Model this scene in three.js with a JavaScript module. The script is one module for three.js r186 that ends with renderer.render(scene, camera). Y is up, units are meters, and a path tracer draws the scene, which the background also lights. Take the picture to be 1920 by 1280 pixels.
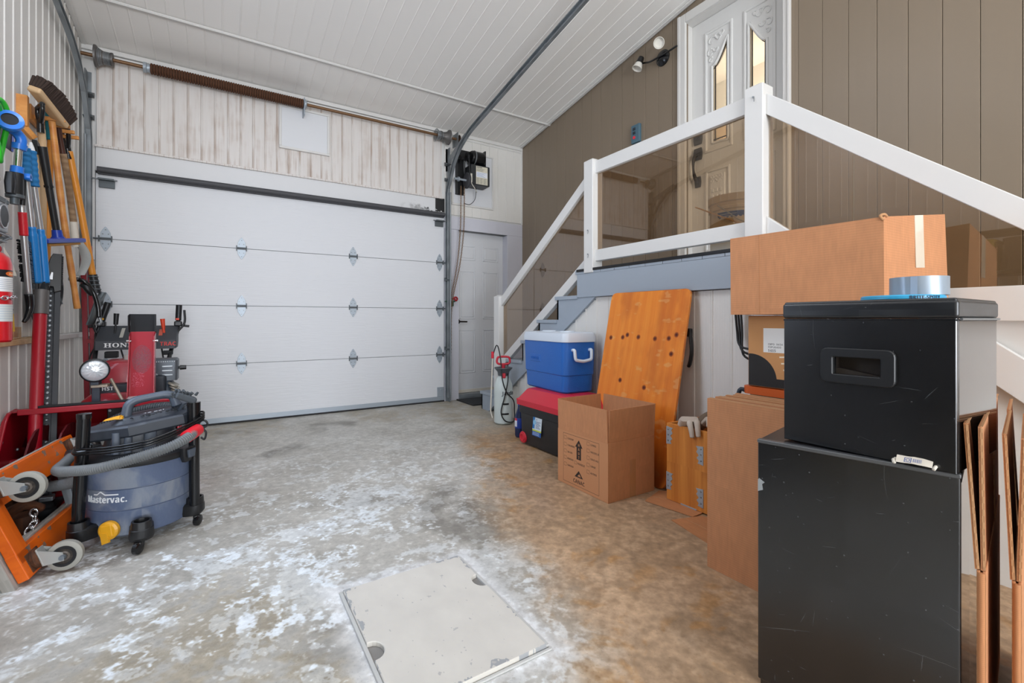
import * as THREE from 'three';
import { RoundedBoxGeometry } from 'three/addons/geometries/RoundedBoxGeometry.js';
import { TextGeometry } from 'three/addons/geometries/TextGeometry.js';
import { FontLoader } from 'three/addons/loaders/FontLoader.js';
import { RectAreaLightUniformsLib } from 'three/addons/lights/RectAreaLightUniformsLib.js';
import { mergeGeometries, toCreasedNormals } from 'three/addons/utils/BufferGeometryUtils.js';

// ---------------------------------------------------------------- camera, light, exposure
const scene = new THREE.Scene();
const FOCAL = 860, YAW = Math.atan(545 / 860);
const camera = new THREE.PerspectiveCamera(2 * Math.atan(640 / FOCAL) * 180 / Math.PI, 1.5, 0.05, 60);
camera.position.set(0, 0.96, 0);
camera.lookAt(Math.sin(YAW), 0.96, -Math.cos(YAW));
camera.setViewOffset(1920, 1280, 0, 42, 1920, 1280);
const renderer = new THREE.WebGLRenderer({ antialias: true });
renderer.toneMapping = THREE.LinearToneMapping;
renderer.toneMappingExposure = 0.89;
renderer.shadowMap.enabled = true;
RectAreaLightUniformsLib.init();
scene.background = new THREE.Color(0.62, 0.76, 1.0);
function areaLight(color, intensity, w, h, pos, target) {
  const l = new THREE.RectAreaLight(color, intensity, w, h);
  l.position.set(...pos); l.lookAt(...target); scene.add(l); return l;
}
// daylight through the two windows behind the camera, and two ceiling tube fittings
areaLight(0xd8e6ff, 3.5, 2.6, 2.4, [0.35, 1.45, 5.08], [0.5, 0.9, -5]);                // sky light
areaLight(0xebeff3, 21, 2.6, 2.4, [0.35, 1.4, 5.06], [0.5, 7.6, -5]);                // light thrown up by the pale ground outside
areaLight(0xd6e6ff, 9, 0.78, 0.93, [-0.93, 1.475, -2.3], [3.3, 1.3, -2.1]);                // window in the left wall
const TUBES = [[0.05, 3.48, -2.1], [0.7, 3.85, 0.5]];
TUBES.forEach(([x, y, z], i) => areaLight(0xe6efff, i ? 3 : 25, 1.2, 0.3, [x, y - 0.075, z], [x, 0, z]));

// ---------------------------------------------------------------- helpers
let seedState = 12345;
const rnd = () => { seedState = (Math.imul(seedState, 1664525) + 1013904223) >>> 0; return seedState / 4294967296; };
const rr = (a, b) => a + (b - a) * rnd();
const V = (x, y, z) => new THREE.Vector3(x, y, z);
const clamp = THREE.MathUtils.clamp, mixn = THREE.MathUtils.lerp, sst = (a, b, x) => { const t = clamp((x - a) / (b - a), 0, 1); return t * t * (3 - 2 * t); };
const PI = Math.PI;
function hash(ix, iy, s) {
  let h = Math.imul(ix, 374761393) + Math.imul(iy, 668265263) + Math.imul(s, 1274126177);
  h = Math.imul(h ^ (h >>> 13), 1274126177); h ^= h >>> 16; return (h >>> 0) / 4294967296;
}
function vn(x, y, s) {
  const ix = Math.floor(x), iy = Math.floor(y), fx = x - ix, fy = y - iy, u = fx * fx * (3 - 2 * fx), v = fy * fy * (3 - 2 * fy);
  const a = hash(ix, iy, s), b = hash(ix + 1, iy, s), c = hash(ix, iy + 1, s), d = hash(ix + 1, iy + 1, s);
  return a + (b - a) * u + (c - a) * v + (a - b - c + d) * u * v;
}
function fbm(x, y, s, o = 4) { let t = 0, a = 0.5, n = 0; for (let i = 0; i < o; i++) { t += a * vn(x, y, s + i); n += a; x = x * 2.03 + 7.1; y = y * 2.03 + 3.7; a *= 0.5; } return t / n; }
function dataTex(w, h, f, srgb = true, rep = null) {
  const d = new Uint8Array(w * h * 4);
  for (let j = 0; j < h; j++) for (let i = 0; i < w; i++) {
    const c = f((i + 0.5) / w, (j + 0.5) / h), k = (j * w + i) * 4;
    if (typeof c === 'number') { d[k] = d[k + 1] = d[k + 2] = clamp(c, 0, 1) * 255; } else { d[k] = clamp(c[0], 0, 255); d[k + 1] = clamp(c[1], 0, 255); d[k + 2] = clamp(c[2], 0, 255); }
    d[k + 3] = 255;
  }
  const t = new THREE.DataTexture(d, w, h, THREE.RGBAFormat);
  if (srgb) t.colorSpace = THREE.SRGBColorSpace;
  t.wrapS = t.wrapT = THREE.RepeatWrapping; t.magFilter = THREE.LinearFilter; t.minFilter = THREE.LinearFilter;
  if (rep) t.repeat.set(rep[0], rep[1]);
  t.needsUpdate = true; return t;
}
function canvasTex(w, h, draw) {
  const c = document.createElement('canvas'); c.width = w; c.height = h; const g = c.getContext('2d'); draw(g, w, h);
  const t = new THREE.CanvasTexture(c); t.colorSpace = THREE.SRGBColorSpace; return t;
}
const mix3 = (a, b, t) => [a[0] + (b[0] - a[0]) * t, a[1] + (b[1] - a[1]) * t, a[2] + (b[2] - a[2]) * t];
const std = (color, roughness = 0.6, metalness = 0, extra = {}) => new THREE.MeshStandardMaterial({ color, roughness, metalness, ...extra });
const phys = (color, roughness = 0.6, metalness = 0, extra = {}) => new THREE.MeshPhysicalMaterial({ color, roughness, metalness, ...extra });

// geometry: every helper returns world/local-space geometry, uv in metres
function uvm(g) {
  g = g.index ? g.toNonIndexed() : g;
  const p = g.attributes.position, n = g.attributes.normal, uv = new Float32Array(p.count * 2);
  for (let i = 0; i < p.count; i++) {
    const ax = Math.abs(n.getX(i)), ay = Math.abs(n.getY(i)), az = Math.abs(n.getZ(i)), x = p.getX(i), y = p.getY(i), z = p.getZ(i);
    const q = ay >= ax && ay >= az ? [x, z] : ax >= az ? [z, y] : [x, y];
    uv[i * 2] = q[0]; uv[i * 2 + 1] = q[1];
  }
  g.setAttribute('uv', new THREE.BufferAttribute(uv, 2)); return g;
}
function box(cx, cy, cz, w, h, d, r = 0) {
  const g = r > 0 ? new RoundedBoxGeometry(w, h, d, 2, Math.min(r, w / 2.01, h / 2.01, d / 2.01)) : new THREE.BoxGeometry(w, h, d);
  return uvm(g).translate(cx, cy, cz);
}
const span = (x0, x1, y0, y1, z0, z1, r = 0) => box((x0 + x1) / 2, (y0 + y1) / 2, (z0 + z1) / 2, Math.abs(x1 - x0), Math.abs(y1 - y0), Math.abs(z1 - z0), r);
const v3 = (a) => Array.isArray(a) ? V(...a) : a;
function basisTo(g, a, x, y, z) { return g.applyMatrix4(new THREE.Matrix4().makeBasis(x, y, z).setPosition(a)); }
function cyl(a, b, r1, r2 = r1, seg = 16) {
  a = v3(a); b = v3(b); const d = b.clone().sub(a), L = d.length();
  const g = new THREE.CylinderGeometry(r2, r1, L, seg, 1).toNonIndexed(); g.translate(0, L / 2, 0);
  g.applyQuaternion(new THREE.Quaternion().setFromUnitVectors(V(0, 1, 0), d.normalize())); return g.translate(a.x, a.y, a.z);
}
function bar(a, b, w, h, r = 0.004, up = V(0, 1, 0)) {            // box from a to b, w sideways, h upward
  a = v3(a); b = v3(b); const z = b.clone().sub(a), L = z.length(); z.normalize();
  const x = up.clone().cross(z).normalize(), y = z.clone().cross(x);
  return basisTo(box(0, 0, L / 2, w, h, L, r), a, x, y, z);
}
function sweep(pts, rad, seg = 48, n = 10, closed = false, tension = 0.5) {
  const c = new THREE.CatmullRomCurve3(pts.map(v3), closed, 'catmullrom', tension), fr = c.computeFrenetFrames(seg, closed);
  const pos = [], uv = [], idx = [];
  for (let i = 0; i <= seg; i++) {
    const t = i / seg, p = c.getPointAt(t), k = closed ? i % seg : i, N = fr.normals[k], B = fr.binormals[k], r = typeof rad === 'function' ? rad(t) : rad;
    for (let j = 0; j <= n; j++) { const a = j / n * 2 * PI, x = Math.cos(a) * r, y = Math.sin(a) * r; pos.push(p.x + N.x * x + B.x * y, p.y + N.y * x + B.y * y, p.z + N.z * x + B.z * y); uv.push(t, j / n); }
  }
  for (let i = 0; i < seg; i++) for (let j = 0; j < n; j++) { const a = i * (n + 1) + j, b = a + n + 1; idx.push(a, a + 1, b, b, a + 1, b + 1); }
  if (!closed) for (const e of [0, seg]) {
    const p = c.getPointAt(e / seg), m = pos.length / 3; pos.push(p.x, p.y, p.z); uv.push(0, 0);
    for (let j = 0; j < n; j++) { const a = e * (n + 1) + j; e ? idx.push(a, a + 1, m) : idx.push(a + 1, a, m); }
  }
  const g = new THREE.BufferGeometry(); g.setAttribute('position', new THREE.Float32BufferAttribute(pos, 3)); g.setAttribute('uv', new THREE.Float32BufferAttribute(uv, 2)); g.setIndex(idx); g.computeVertexNormals();
  return g.toNonIndexed();
}
function lathe(prof, seg = 32, at = [0, 0, 0], axis = null) {
  let g = new THREE.LatheGeometry(prof.map(([r, y]) => new THREE.Vector2(r, y)), seg).toNonIndexed();
  g = toCreasedNormals(g, 0.6);
  if (axis) g.applyQuaternion(new THREE.Quaternion().setFromUnitVectors(V(0, 1, 0), v3(axis).clone().normalize()));
  return g.translate(...at);
}
function shapeOf(pts) { return new THREE.Shape(pts.map(([x, y]) => new THREE.Vector2(x, y))); }
function ext(shape, depth, bevel = 0, seg = 8) {
  if (Array.isArray(shape)) shape = shapeOf(shape);
  const g = new THREE.ExtrudeGeometry(shape, { depth, bevelEnabled: bevel > 0, bevelSize: bevel, bevelThickness: bevel, bevelSegments: 1, curveSegments: seg });
  return uvm(g.index ? g.toNonIndexed() : g);
}
// shape drawn in (z, y), extruded along +x from x0
function extX(pts, x0, depth, bevel = 0) { return ext(pts, depth, bevel).applyMatrix4(new THREE.Matrix4().makeBasis(V(0, 0, 1), V(0, 1, 0), V(-1, 0, 0))).translate(x0 + depth, 0, 0); }
function rrect(w, d, r, n = 5) {
  const p = []; r = Math.min(r, w / 2, d / 2);
  for (const [sx, sy, a0] of [[1, 1, 0], [-1, 1, 90], [-1, -1, 180], [1, -1, 270]]) for (let i = 0; i <= n; i++) { const a = (a0 + 90 * i / n) * PI / 180; p.push([sx * (w / 2 - r) + r * Math.cos(a), sy * (d / 2 - r) + r * Math.sin(a)]); }
  return p;
}
function loft(secs, crease = 0.6, n = 5) {                           // rounded-rectangle sections {y,w,d,r,x,z}
  const pos = [], idx = [], m = 4 * (n + 1);
  for (const s of secs) for (const [x, z] of rrect(s.w, s.d, s.r, n)) pos.push(x + (s.x || 0), s.y, z + (s.z || 0));
  for (let i = 0; i < secs.length - 1; i++) for (let j = 0; j < m; j++) { const a = i * m + j, b = i * m + (j + 1) % m; idx.push(a, a + m, b, b, a + m, b + m); }
  for (const e of [0, secs.length - 1]) { const s = secs[e], c = pos.length / 3; pos.push(s.x || 0, s.y, s.z || 0); for (let j = 0; j < m; j++) { const a = e * m + j, b = e * m + (j + 1) % m; e ? idx.push(a, c, b) : idx.push(a, b, c); } }
  let g = new THREE.BufferGeometry(); g.setAttribute('position', new THREE.Float32BufferAttribute(pos, 3)); g.setIndex(idx); g = g.toNonIndexed(); g.computeVertexNormals();
  return uvm(toCreasedNormals(g, crease));
}
function hexa(c) {                                                  // 8 corners: bottom 0-3, top 4-7 in the same order
  const mid = c.reduce((m, p) => m.map((q, k) => q + p[k] / 8), [0, 0, 0]), pos = [];
  for (const q of [[0, 1, 2, 3], [4, 5, 6, 7], [0, 1, 5, 4], [1, 2, 6, 5], [2, 3, 7, 6], [3, 0, 4, 7]]) {
    const [a, b, d, e] = q.map((k) => V(...c[k])), n = b.clone().sub(a).cross(d.clone().sub(a)), out = a.clone().add(d).multiplyScalar(0.5).sub(V(...mid)).dot(n) > 0;
    for (const p of out ? [a, b, d, a, d, e] : [a, d, b, a, e, d]) pos.push(p.x, p.y, p.z);
  }
  const g = new THREE.BufferGeometry(); g.setAttribute('position', new THREE.Float32BufferAttribute(pos, 3)); g.computeVertexNormals(); return uvm(g);
}
// thin sheet with thickness t through 4 corners
function sheet(a, b, c, d, t) {
  a = v3(a); b = v3(b); c = v3(c); d = v3(d); const n = b.clone().sub(a).cross(d.clone().sub(a)).normalize().multiplyScalar(-t);
  const f = (p) => [p.x, p.y, p.z], o = (p) => f(p.clone().add(n));
  return hexa([f(a), f(b), f(c), f(d), o(a), o(b), o(c), o(d)]);
}
const norm1 = (g) => { g = g.index ? g.toNonIndexed() : g; for (const k of Object.keys(g.attributes)) if (!['position', 'normal', 'uv'].includes(k)) g.deleteAttribute(k); if (!g.attributes.uv) g.setAttribute('uv', new THREE.BufferAttribute(new Float32Array(g.attributes.position.count * 2), 2)); return g; };
const merge = (...l) => mergeGeometries(l.flat().map(norm1), false);
const rotY = (g, a, x = 0, z = 0) => g.translate(-x, 0, -z).rotateY(a).translate(x, 0, z);

const taken = {};
function numbered(n) { const k = taken[n] = (taken[n] ?? -1) + 1; return k ? `${n}_${String(k).padStart(3, '0')}` : n; }
function tag(o, label, category, group) { o.userData.label = label; o.userData.category = category; if (group) o.userData.group = group; return o; }
function thing(name, label, category, pos = [0, 0, 0], turn = 0, group) {
  const o = new THREE.Group(); o.name = numbered(name); o.position.set(...pos); o.rotation.y = turn; scene.add(o); o.updateMatrixWorld(true);
  return tag(o, label, category, group);
}
function struct(name, pos = [0, 0, 0]) { const o = new THREE.Group(); o.name = name; o.userData.kind = 'structure'; o.position.set(...pos); scene.add(o); o.updateMatrixWorld(true); return o; }
function part(parent, name, geo, mat, label) {                       // geometry in the parent's own axes
  const m = new THREE.Mesh(geo, mat); m.name = name; m.castShadow = m.receiveShadow = true; if (label) m.userData.label = label;
  parent.add(m); m.updateMatrixWorld(true); return m;
}
function wpart(parent, name, geo, mat, label) {                      // geometry in world axes
  parent.updateWorldMatrix(true, false); geo.applyMatrix4(parent.matrixWorld.clone().invert()); return part(parent, name, geo, mat, label);
}
const fonts = {};
for (const f of ['sans_bold', 'sans_regular', 'serif_bold']) fonts[f] = await new FontLoader().loadAsync(`fonts/droid/droid_${f}.typeface.json`);
function text(s, size, depth, font = 'sans_bold') { const g = new TextGeometry(s, { font: fonts[font], size, depth, curveSegments: 3, bevelEnabled: false }); return norm1(g); }

// ---------------------------------------------------------------- materials
const woodTex = (seed, a, b, c, knots = []) => dataTex(512, 512, (u, v) => {
  let w = u + 0.06 * fbm(u * 3, v * 2, seed, 3);
  for (const [ku, kv] of knots) { const d = Math.hypot((u - ku) * 1.6, v - kv); w += 0.03 * Math.exp(-d * 18); }
  const ring = 0.5 + 0.5 * Math.sin(w * 70 + 5 * fbm(u * 4, v * 0.8, seed + 9, 3)), grain = fbm(u * 160, v * 5, seed + 3, 2), blot = fbm(u * 3, v * 3, seed + 5, 3);
  let col = mix3(a, b, clamp(0.55 * ring + 0.5 * (grain - 0.3), 0, 1)); col = mix3(col, c, sst(0.5, 0.8, blot) * 0.5);
  for (const [ku, kv] of knots) { const d = Math.hypot((u - ku) * 1.1, v - kv); col = mix3([70, 28, 10], col, sst(0.008, 0.02, d)); }
  return col;
});
const floorTex = dataTex(2048, 2048, (u, v) => {
  const x = -1 + u * 4.4, z = -5 + v * 4.4, wx = x + 0.22 * (fbm(x * 2.5, z * 2.5, 3) - 0.5), wz = z + 0.22 * (fbm(x * 2.5, z * 2.5, 8) - 0.5);
  const n1 = fbm(wx * 1.3, wz * 1.3, 11, 4), n2 = fbm(wx * 5, wz * 5, 21, 4), n3 = fbm(x * 38, z * 38, 31, 3), n4 = fbm(wx * 11, wz * 11, 71, 4), sp = hash(Math.floor(x * 520), Math.floor(z * 520), 5);
  const near = sst(-4.2, -2.6, z), left = 1 - sst(0.2, 1.3, x + 0.5 * (n1 - 0.5));
  let c = mix3([138, 134, 126], [170, 168, 162], n2);
  c = mix3(c, [126, 113, 90], 0.5 * sst(0.45, 0.62, n1) * sst(0.36, 0.56, 0.6 * n4 + 0.4 * n3));
  c = mix3(c, [97, 93, 86], 0.6 * sst(0.56, 0.72, fbm(wx * 2.1, wz * 2.1, 41, 4)) * (0.5 + n4));
  const brown = sst(-0.2, 0.2, x - 0.84 + 0.37 * (z + 1.1) + 0.5 * (n1 - 0.5) + 0.25 * (n4 - 0.5)) * sst(-4.1, -2.9, z + 0.6 * (n2 - 0.5));
  c = mix3(c, mix3([120, 97, 73], [162, 132, 102], clamp(0.85 * fbm(wx * 2.6, wz * 2.6, 33, 5) + 0.45 * n4 + 0.5 * n3 - 0.38, 0, 1)), 0.9 * brown);
  c = mix3(c, [140, 98, 52], 0.5 * sst(0.55, 0.72, fbm(wx * 13, wz * 13, 91, 5)) * sst(0.45, 0.6, fbm(wx * 2.3, wz * 2.3, 95, 3)) * sst(0.15, 0.9, brown + 0.3 * (1 - left)) * near);
  const fine = fbm(x * 95, z * 95, 131, 2), pale = sst(0.5, 0.57, 0.4 * fbm(wx * 3.2, wz * 3.2, 51, 6) + 0.28 * n4 + 0.2 * n3 + 0.12 * fine), pale2 = sst(0.55, 0.585, 0.6 * fbm(wx * 12, wz * 12, 61, 5) + 0.24 * n3 + 0.16 * fine);
  c = mix3(c, [188, 193, 196], (0.55 * pale + 0.42 * pale2) * near * (1 - 0.88 * brown) * (0.45 + 0.55 * left));
  const hx = Math.max(Math.abs(x - 0.578) - 0.22, Math.abs(z + 1.375) - 0.29);           // pale dust along the hatch edge
  c = mix3(c, [196, 197, 198], 0.8 * (1 - sst(0.005, 0.05 + 0.09 * n2, Math.max(hx, 0))));
  const k = 1.02 + 0.24 * n3 + 0.14 * fine + (sp > 0.985 ? -0.16 : sp < 0.01 ? 0.1 : 0);
  return [c[0] * k, c[1] * k, c[2] * k];
});
floorTex.wrapS = floorTex.wrapT = THREE.MirroredRepeatWrapping;
const floorRough = dataTex(512, 512, (u, v) => 0.34 + 0.34 * fbm(u * 14, v * 14, 77, 4), false); floorRough.wrapS = floorRough.wrapT = THREE.MirroredRepeatWrapping;
const M = {};
M.floor = std(0xffffff, 1, 0, { map: floorTex, roughnessMap: floorRough });
const pvcFine = dataTex(128, 32, (u) => 0.5 + 0.5 * Math.sin(u * 2 * PI * 12), false, [8, 1]);
M.pvc = std(0xe6e3dd, 0.42, 0, { bumpMap: pvcFine, bumpScale: 0.0004 });
M.ceil = std(0xf6f3ee, 0.42);
M.trimWhite = std(0xdedcd8, 0.45);
M.paintWhite = std(0xdfdedb, 0.5);
M.lilac = std(0xd2d2da, 0.5);
const grimeTex = dataTex(1024, 512, (u, v) => {
  const streak = fbm(u * 170, v * 2.2, 5, 3), blot = fbm(u * 30, v * 6, 15, 4), d = sst(0.5, 0.78, 0.6 * streak + 0.45 * blot) * (0.35 + 0.65 * sst(0.25, 0.6, fbm(u * 5, v * 2, 25, 3)));
  const j = Math.abs(((u * 3.02 / 0.1) % 1) - 0.06), joint = (1 - sst(0.02, 0.14, j)) * sst(0.3, 0.65, fbm(u * 30, v * 3, 35, 3));
  return mix3([226, 221, 216], [158, 132, 114], clamp(0.3 * d + 0.36 * joint + 0.08 * fbm(u * 220, v * 3, 45, 2), 0, 0.8));
});
M.grime = std(0xffffff, 0.5, 0, { map: grimeTex });
const doorBump = dataTex(256, 512, (u, v) => fbm(u * 5, v * 90, 9, 3), false, [1.6, 1.6]);
M.door = std(0xdedfe1, 0.5, 0, { bumpMap: doorBump, bumpScale: 0.0012 });
M.doorPlain = std(0xdfe0e2, 0.42);
M.sooty = std(0xffffff, 0.5, 0, { map: dataTex(1024, 64, (u, v) => { const s = sst(0.83, 0.97, u + 0.12 * (fbm(u * 60, v * 5, 3, 3) - 0.5)) * sst(0.62 - 0.5 * sst(0.85, 1, u), 0.2, v + 0.5 * (fbm(u * 150, v * 9, 4, 3) - 0.5)); return mix3([222, 222, 222], [25, 24, 24], clamp(s, 0, 1)); }) });
M.brown = std(0x8a7b69, 0.4, 0, { bumpMap: dataTex(256, 256, (u, v) => fbm(u * 60, v * 4, 19, 2), false, [1, 0.5]), bumpScale: 0.0005 });
M.galv = std(0xa9b0b4, 0.42, 0.35, { map: dataTex(128, 128, (u, v) => { const q = 205 + 50 * (vn(u * 14, v * 14, 3) - 0.5); return [q, q, q]; }) });
M.galvDark = std(0x5c6265, 0.45, 0.4);
M.zinc = std(0xa9b2ba, 0.45, 0.4);
M.steel = std(0x8f9396, 0.38, 0.6);
M.chrome = std(0xd8dadc, 0.12, 1);
M.rustyShaft = std(0x7a5b40, 0.45, 0.5);
M.rust = std(0xffffff, 0.8, 0.1, { map: dataTex(256, 256, (u, v) => mix3([62, 40, 28], [112, 66, 36], fbm(u * 12, v * 12, 44, 4) * 1.2 - 0.1)) });
M.springBrown = std(0x54402f, 0.6, 0.3);
M.cast = std(0x6b6866, 0.5, 0.6);
M.black = std(0x17181a, 0.42);
M.blackMatte = std(0x1b1c1e, 0.75);
M.blackGloss = std(0x121315, 0.2);
M.rubber = std(0x2b2b2c, 0.8);
M.strutDark = std(0x48484b, 0.6);
M.greyPaint = std(0xa3adb8, 0.45);
M.glassSmoke = phys(0xe4d6c4, 0.01, 0, { transmission: 1, thickness: 0, ior: 1.85, side: THREE.DoubleSide });
M.glassFrost = phys(0xfbf6ee, 0.22, 0, { transmission: 1, thickness: 0, ior: 1.45 });
M.bronze = std(0x2e2823, 0.45, 0.5);
const cardTex = (seed, c = [204, 142, 98]) => dataTex(256, 256, (u, v) => { const k = 0.96 + 0.05 * Math.sin(v * 2 * PI * 40) * 0.4 + 0.08 * (fbm(u * 40, v * 8, seed, 3) - 0.5) + 0.08 * (fbm(u * 4, v * 4, seed + 2, 3) - 0.5); return [c[0] * k, c[1] * k, c[2] * k]; }, true, [3, 3]);
M.card = std(0xffffff, 0.78, 0, { map: cardTex(1) });
M.cardB = std(0xffffff, 0.78, 0, { map: cardTex(7, [194, 132, 86]) });
M.cardEdge = std(0xffffff, 0.85, 0, { map: dataTex(256, 64, (u, v) => { const w = Math.abs(Math.sin(u * 2 * PI * 24 + (v > 0.5 ? 1.5 : 0))); return mix3([168, 120, 80], [204, 156, 112], w); }, true, [4, 40]) });
M.tapeClear = phys(0xe9dcc8, 0.25, 0, { clearcoat: 0.6 });
M.tapeTan = phys(0xb9855a, 0.22, 0, { clearcoat: 0.7 });
M.plywood = std(0xffffff, 0.36, 0, { map: (() => {
  const kn = [[0.08, 0.73], [0.25, 0.735], [0.31, 0.75], [0.46, 0.74], [0.67, 0.735], [0.83, 0.74], [0.91, 0.76], [0.3, 0.49], [0.88, 0.66], [0.42, 0.33], [0.7, 0.14], [0.62, 0.47]];
  return dataTex(768, 1024, (u, v) => {
    let w = u; for (const [a, b] of kn) { const d = Math.hypot((u - a) * 0.7, (v - b) * 0.5); w += (u - a) * 0.5 * Math.exp(-d * 30); }
    const ring = 0.5 + 0.5 * Math.sin(w * 60 + 9 * fbm(u * 3, v * 0.9, 81, 3)), g = fbm(u * 140, v * 6, 82, 2), bl = fbm(u * 4, v * 4, 83, 4);
    let c = mix3([246, 152, 56], [230, 120, 34], 0.32 * ring + 0.3 * fbm(u * 24, v * 2, 86, 3) + 0.5 * (g - 0.4)); c = mix3(c, [196, 100, 36], 0.5 * sst(0.5, 0.75, bl));
    const st = sst(0.7, 0.8, fbm(u * 8, v * 30, 84, 3)) * 0.35; c = mix3(c, [236, 196, 150], st);
    c = mix3(c, [110, 44, 16], 0.75 * sst(0.25, 0.02, v) * sst(0.42, 0.62, fbm(u * 7, v * 3, 85, 3)));
    for (const [a, b] of kn) { const d = Math.hypot((u - a) * 0.64, (v - b) * 1.13); c = mix3([84, 32, 12], mix3([150, 66, 22], c, sst(0.010, 0.019, d)), sst(0.005, 0.011, d)); }
    return c;
  });
})() });
M.crateWood = std(0xffffff, 0.45, 0, { map: woodTex(300, [216, 140, 62], [184, 106, 40], [150, 82, 30], [[0.3, 0.3], [0.7, 0.7]]) });
M.handleWood = std(0xffffff, 0.45, 0, { map: woodTex(310, [214, 150, 82], [190, 118, 56], [198, 132, 70]) });
M.handleOrange = std(0xd98d33, 0.35);
M.handlePale = std(0xd0ae84, 0.55);
M.weathered = std(0xffffff, 0.75, 0, { map: woodTex(320, [168, 140, 108], [128, 100, 74], [104, 80, 58]) });
M.rackWood = std(0xffffff, 0.5, 0, { map: woodTex(330, [222, 156, 84], [200, 128, 58], [206, 140, 70]) });
M.pineLedge = std(0xffffff, 0.55, 0, { map: woodTex(340, [224, 190, 146], [204, 164, 116], [188, 146, 100]) });
M.brush = std(0x3a2c25, 0.95);
M.red = phys(0xa20a20, 0.38, 0, { clearcoat: 0.25 });
M.redDark = std(0x8d0c18, 0.45);
M.redPlastic = std(0xd2283c, 0.4);
M.redSteel = std(0x8e1a26, 0.4, 0.1);
M.blueGrip = std(0x1c6fa6, 0.75);
M.blueTool = std(0x1d7ac0, 0.32);
M.blueSqueegee = std(0x16389c, 0.35);
M.blueBright = std(0x2673cf, 0.3);
M.teal = std(0x1e7d8c, 0.4);
M.alu = std(0xc6c8ca, 0.3, 0.85);
M.orange = std(0xffffff, 0.42, 0, { map: dataTex(256, 256, (u, v) => { const n = fbm(u * 9, v * 9, 51, 4); const c = mix3([240, 112, 14], [224, 96, 10], fbm(u * 3, v * 30, 52, 3)); return n > 0.7 ? [140, 118, 104] : c; }, true, [2.5, 2.5]) });
M.greyWood = std(0xffffff, 0.8, 0, { map: woodTex(350, [184, 180, 172], [150, 146, 138], [128, 122, 114]) });
M.vacDrum = std(0xffffff, 0.45, 0, { map: dataTex(512, 256, (u, v) => mix3([82, 96, 124], [136, 142, 150], 0.8 * sst(0.38, 0.72, fbm(u * 14 + 2.5 * fbm(u * 7, v * 6, 66, 3), v * 9 + 2.5 * fbm(u * 8, v * 5, 67, 3), 61, 6)) + 0.12 * vn(u * 500, v * 220, 6))) });
M.vacHead = std(0xffffff, 0.5, 0, { map: dataTex(256, 256, (u, v) => mix3([47, 52, 60], [92, 96, 102], 0.6 * sst(0.5, 0.8, fbm(u * 8, v * 8, 63, 4)))) });
M.vacGrey = std(0x4d5560, 0.45);
M.hose = std(0x6a6d6e, 0.5);
M.hoseDark = std(0x26292c, 0.5);
M.yellow = std(0xe2a321, 0.4);
M.cooler = std(0x2468bd, 0.4, 0, { bumpMap: dataTex(128, 128, (u, v) => vn(u * 60, v * 60, 3), false, [6, 6]), bumpScale: 0.0006 });
M.coolerLid = std(0xdbe4ee, 0.4);
M.tote = std(0x1f2125, 0.42);
M.white = std(0xe6e6e4, 0.4);
M.offWhite = std(0xd9d2c4, 0.6);
const scratch = (seed, base, dust) => {                               // painted steel: dust, flecks and short straight scratches
  const N = 1024, buf = new Float32Array(N * N); seedState = seed * 7919 + 13;
  for (let q = 0; q < 150; q++) {
    const x = rnd() * N, y = rnd() * N, a = rr(-0.5, 0.5) + (rnd() < 0.3 ? 1.4 : 0), L = rnd() < 0.12 ? rr(80, 240) : rr(8, 60), k = rr(0.12, 0.6), bend = rr(-0.003, 0.003);
    for (let d = 0, px = x, py = y; d < L; d += 0.7) { px += 0.7 * Math.cos(a + bend * d); py += 0.7 * Math.sin(a + bend * d); const m = ((py | 0) & 1023) * N + ((px | 0) & 1023); buf[m] = Math.max(buf[m], k * Math.sin(PI * d / L)); }
  }
  return dataTex(N, N, (u, v) => { const fl = hash(Math.floor(u * 420), Math.floor(v * 420), seed), k = buf[Math.floor(v * N) * N + Math.floor(u * N)] + (fl > 0.9988 ? 0.5 : 0) + dust * sst(0.45, 0.8, fbm(u * 5, v * 5, seed + 5, 5)) * 0.16; return mix3(base, [150, 152, 152], clamp(k, 0, 0.8)); });
};
M.blackMetal = phys(0xffffff, 0.26, 0, { map: scratch(400, [17, 18, 20], 0.4), ior: 1.75 });
M.blackMetalLid = phys(0xffffff, 0.36, 0, { map: scratch(430, [24, 26, 29], 1), clearcoat: 0.2, clearcoatRoughness: 0.2 });
M.blackMetalSide = phys(0xffffff, 0.1, 0, { map: scratch(450, [16, 17, 18], 0.6), clearcoat: 0.8, clearcoatRoughness: 0.03 });
M.ductTape = std(0x9aa6b2, 0.36, 0.3);
M.hatch = std(0xffffff, 0.5, 0, { map: dataTex(512, 512, (u, v) => { const n = fbm(u * 7, v * 7, 91, 4), e = Math.min(u, 1 - u, v, 1 - v), w = fbm(u * 30, v * 30, 92, 3); let c = mix3([226, 222, 213], [212, 208, 200], n); if (e < 0.05 * (n - 0.55) * 4 && w > 0.5) c = [168, 170, 172]; if (w > 0.82) c = [190, 188, 184]; return c; }) });
M.mat = std(0x2e3033, 0.95);
M.orangeLid = std(0xc95a1d, 0.4);
M.tanTote = std(0xb89a72, 0.45);
M.green = std(0x2fb52a, 0.35);
M.silver = std(0xa3a7aa, 0.35, 0.4);
M.speaker = std(0x55585b, 0.85);
M.extRed = phys(0xd11420, 0.3, 0, { clearcoat: 0.5 });
M.clearPlastic = phys(0xeaf3f0, 0.28, 0, { transmission: 0.25, thickness: 0 });

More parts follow.
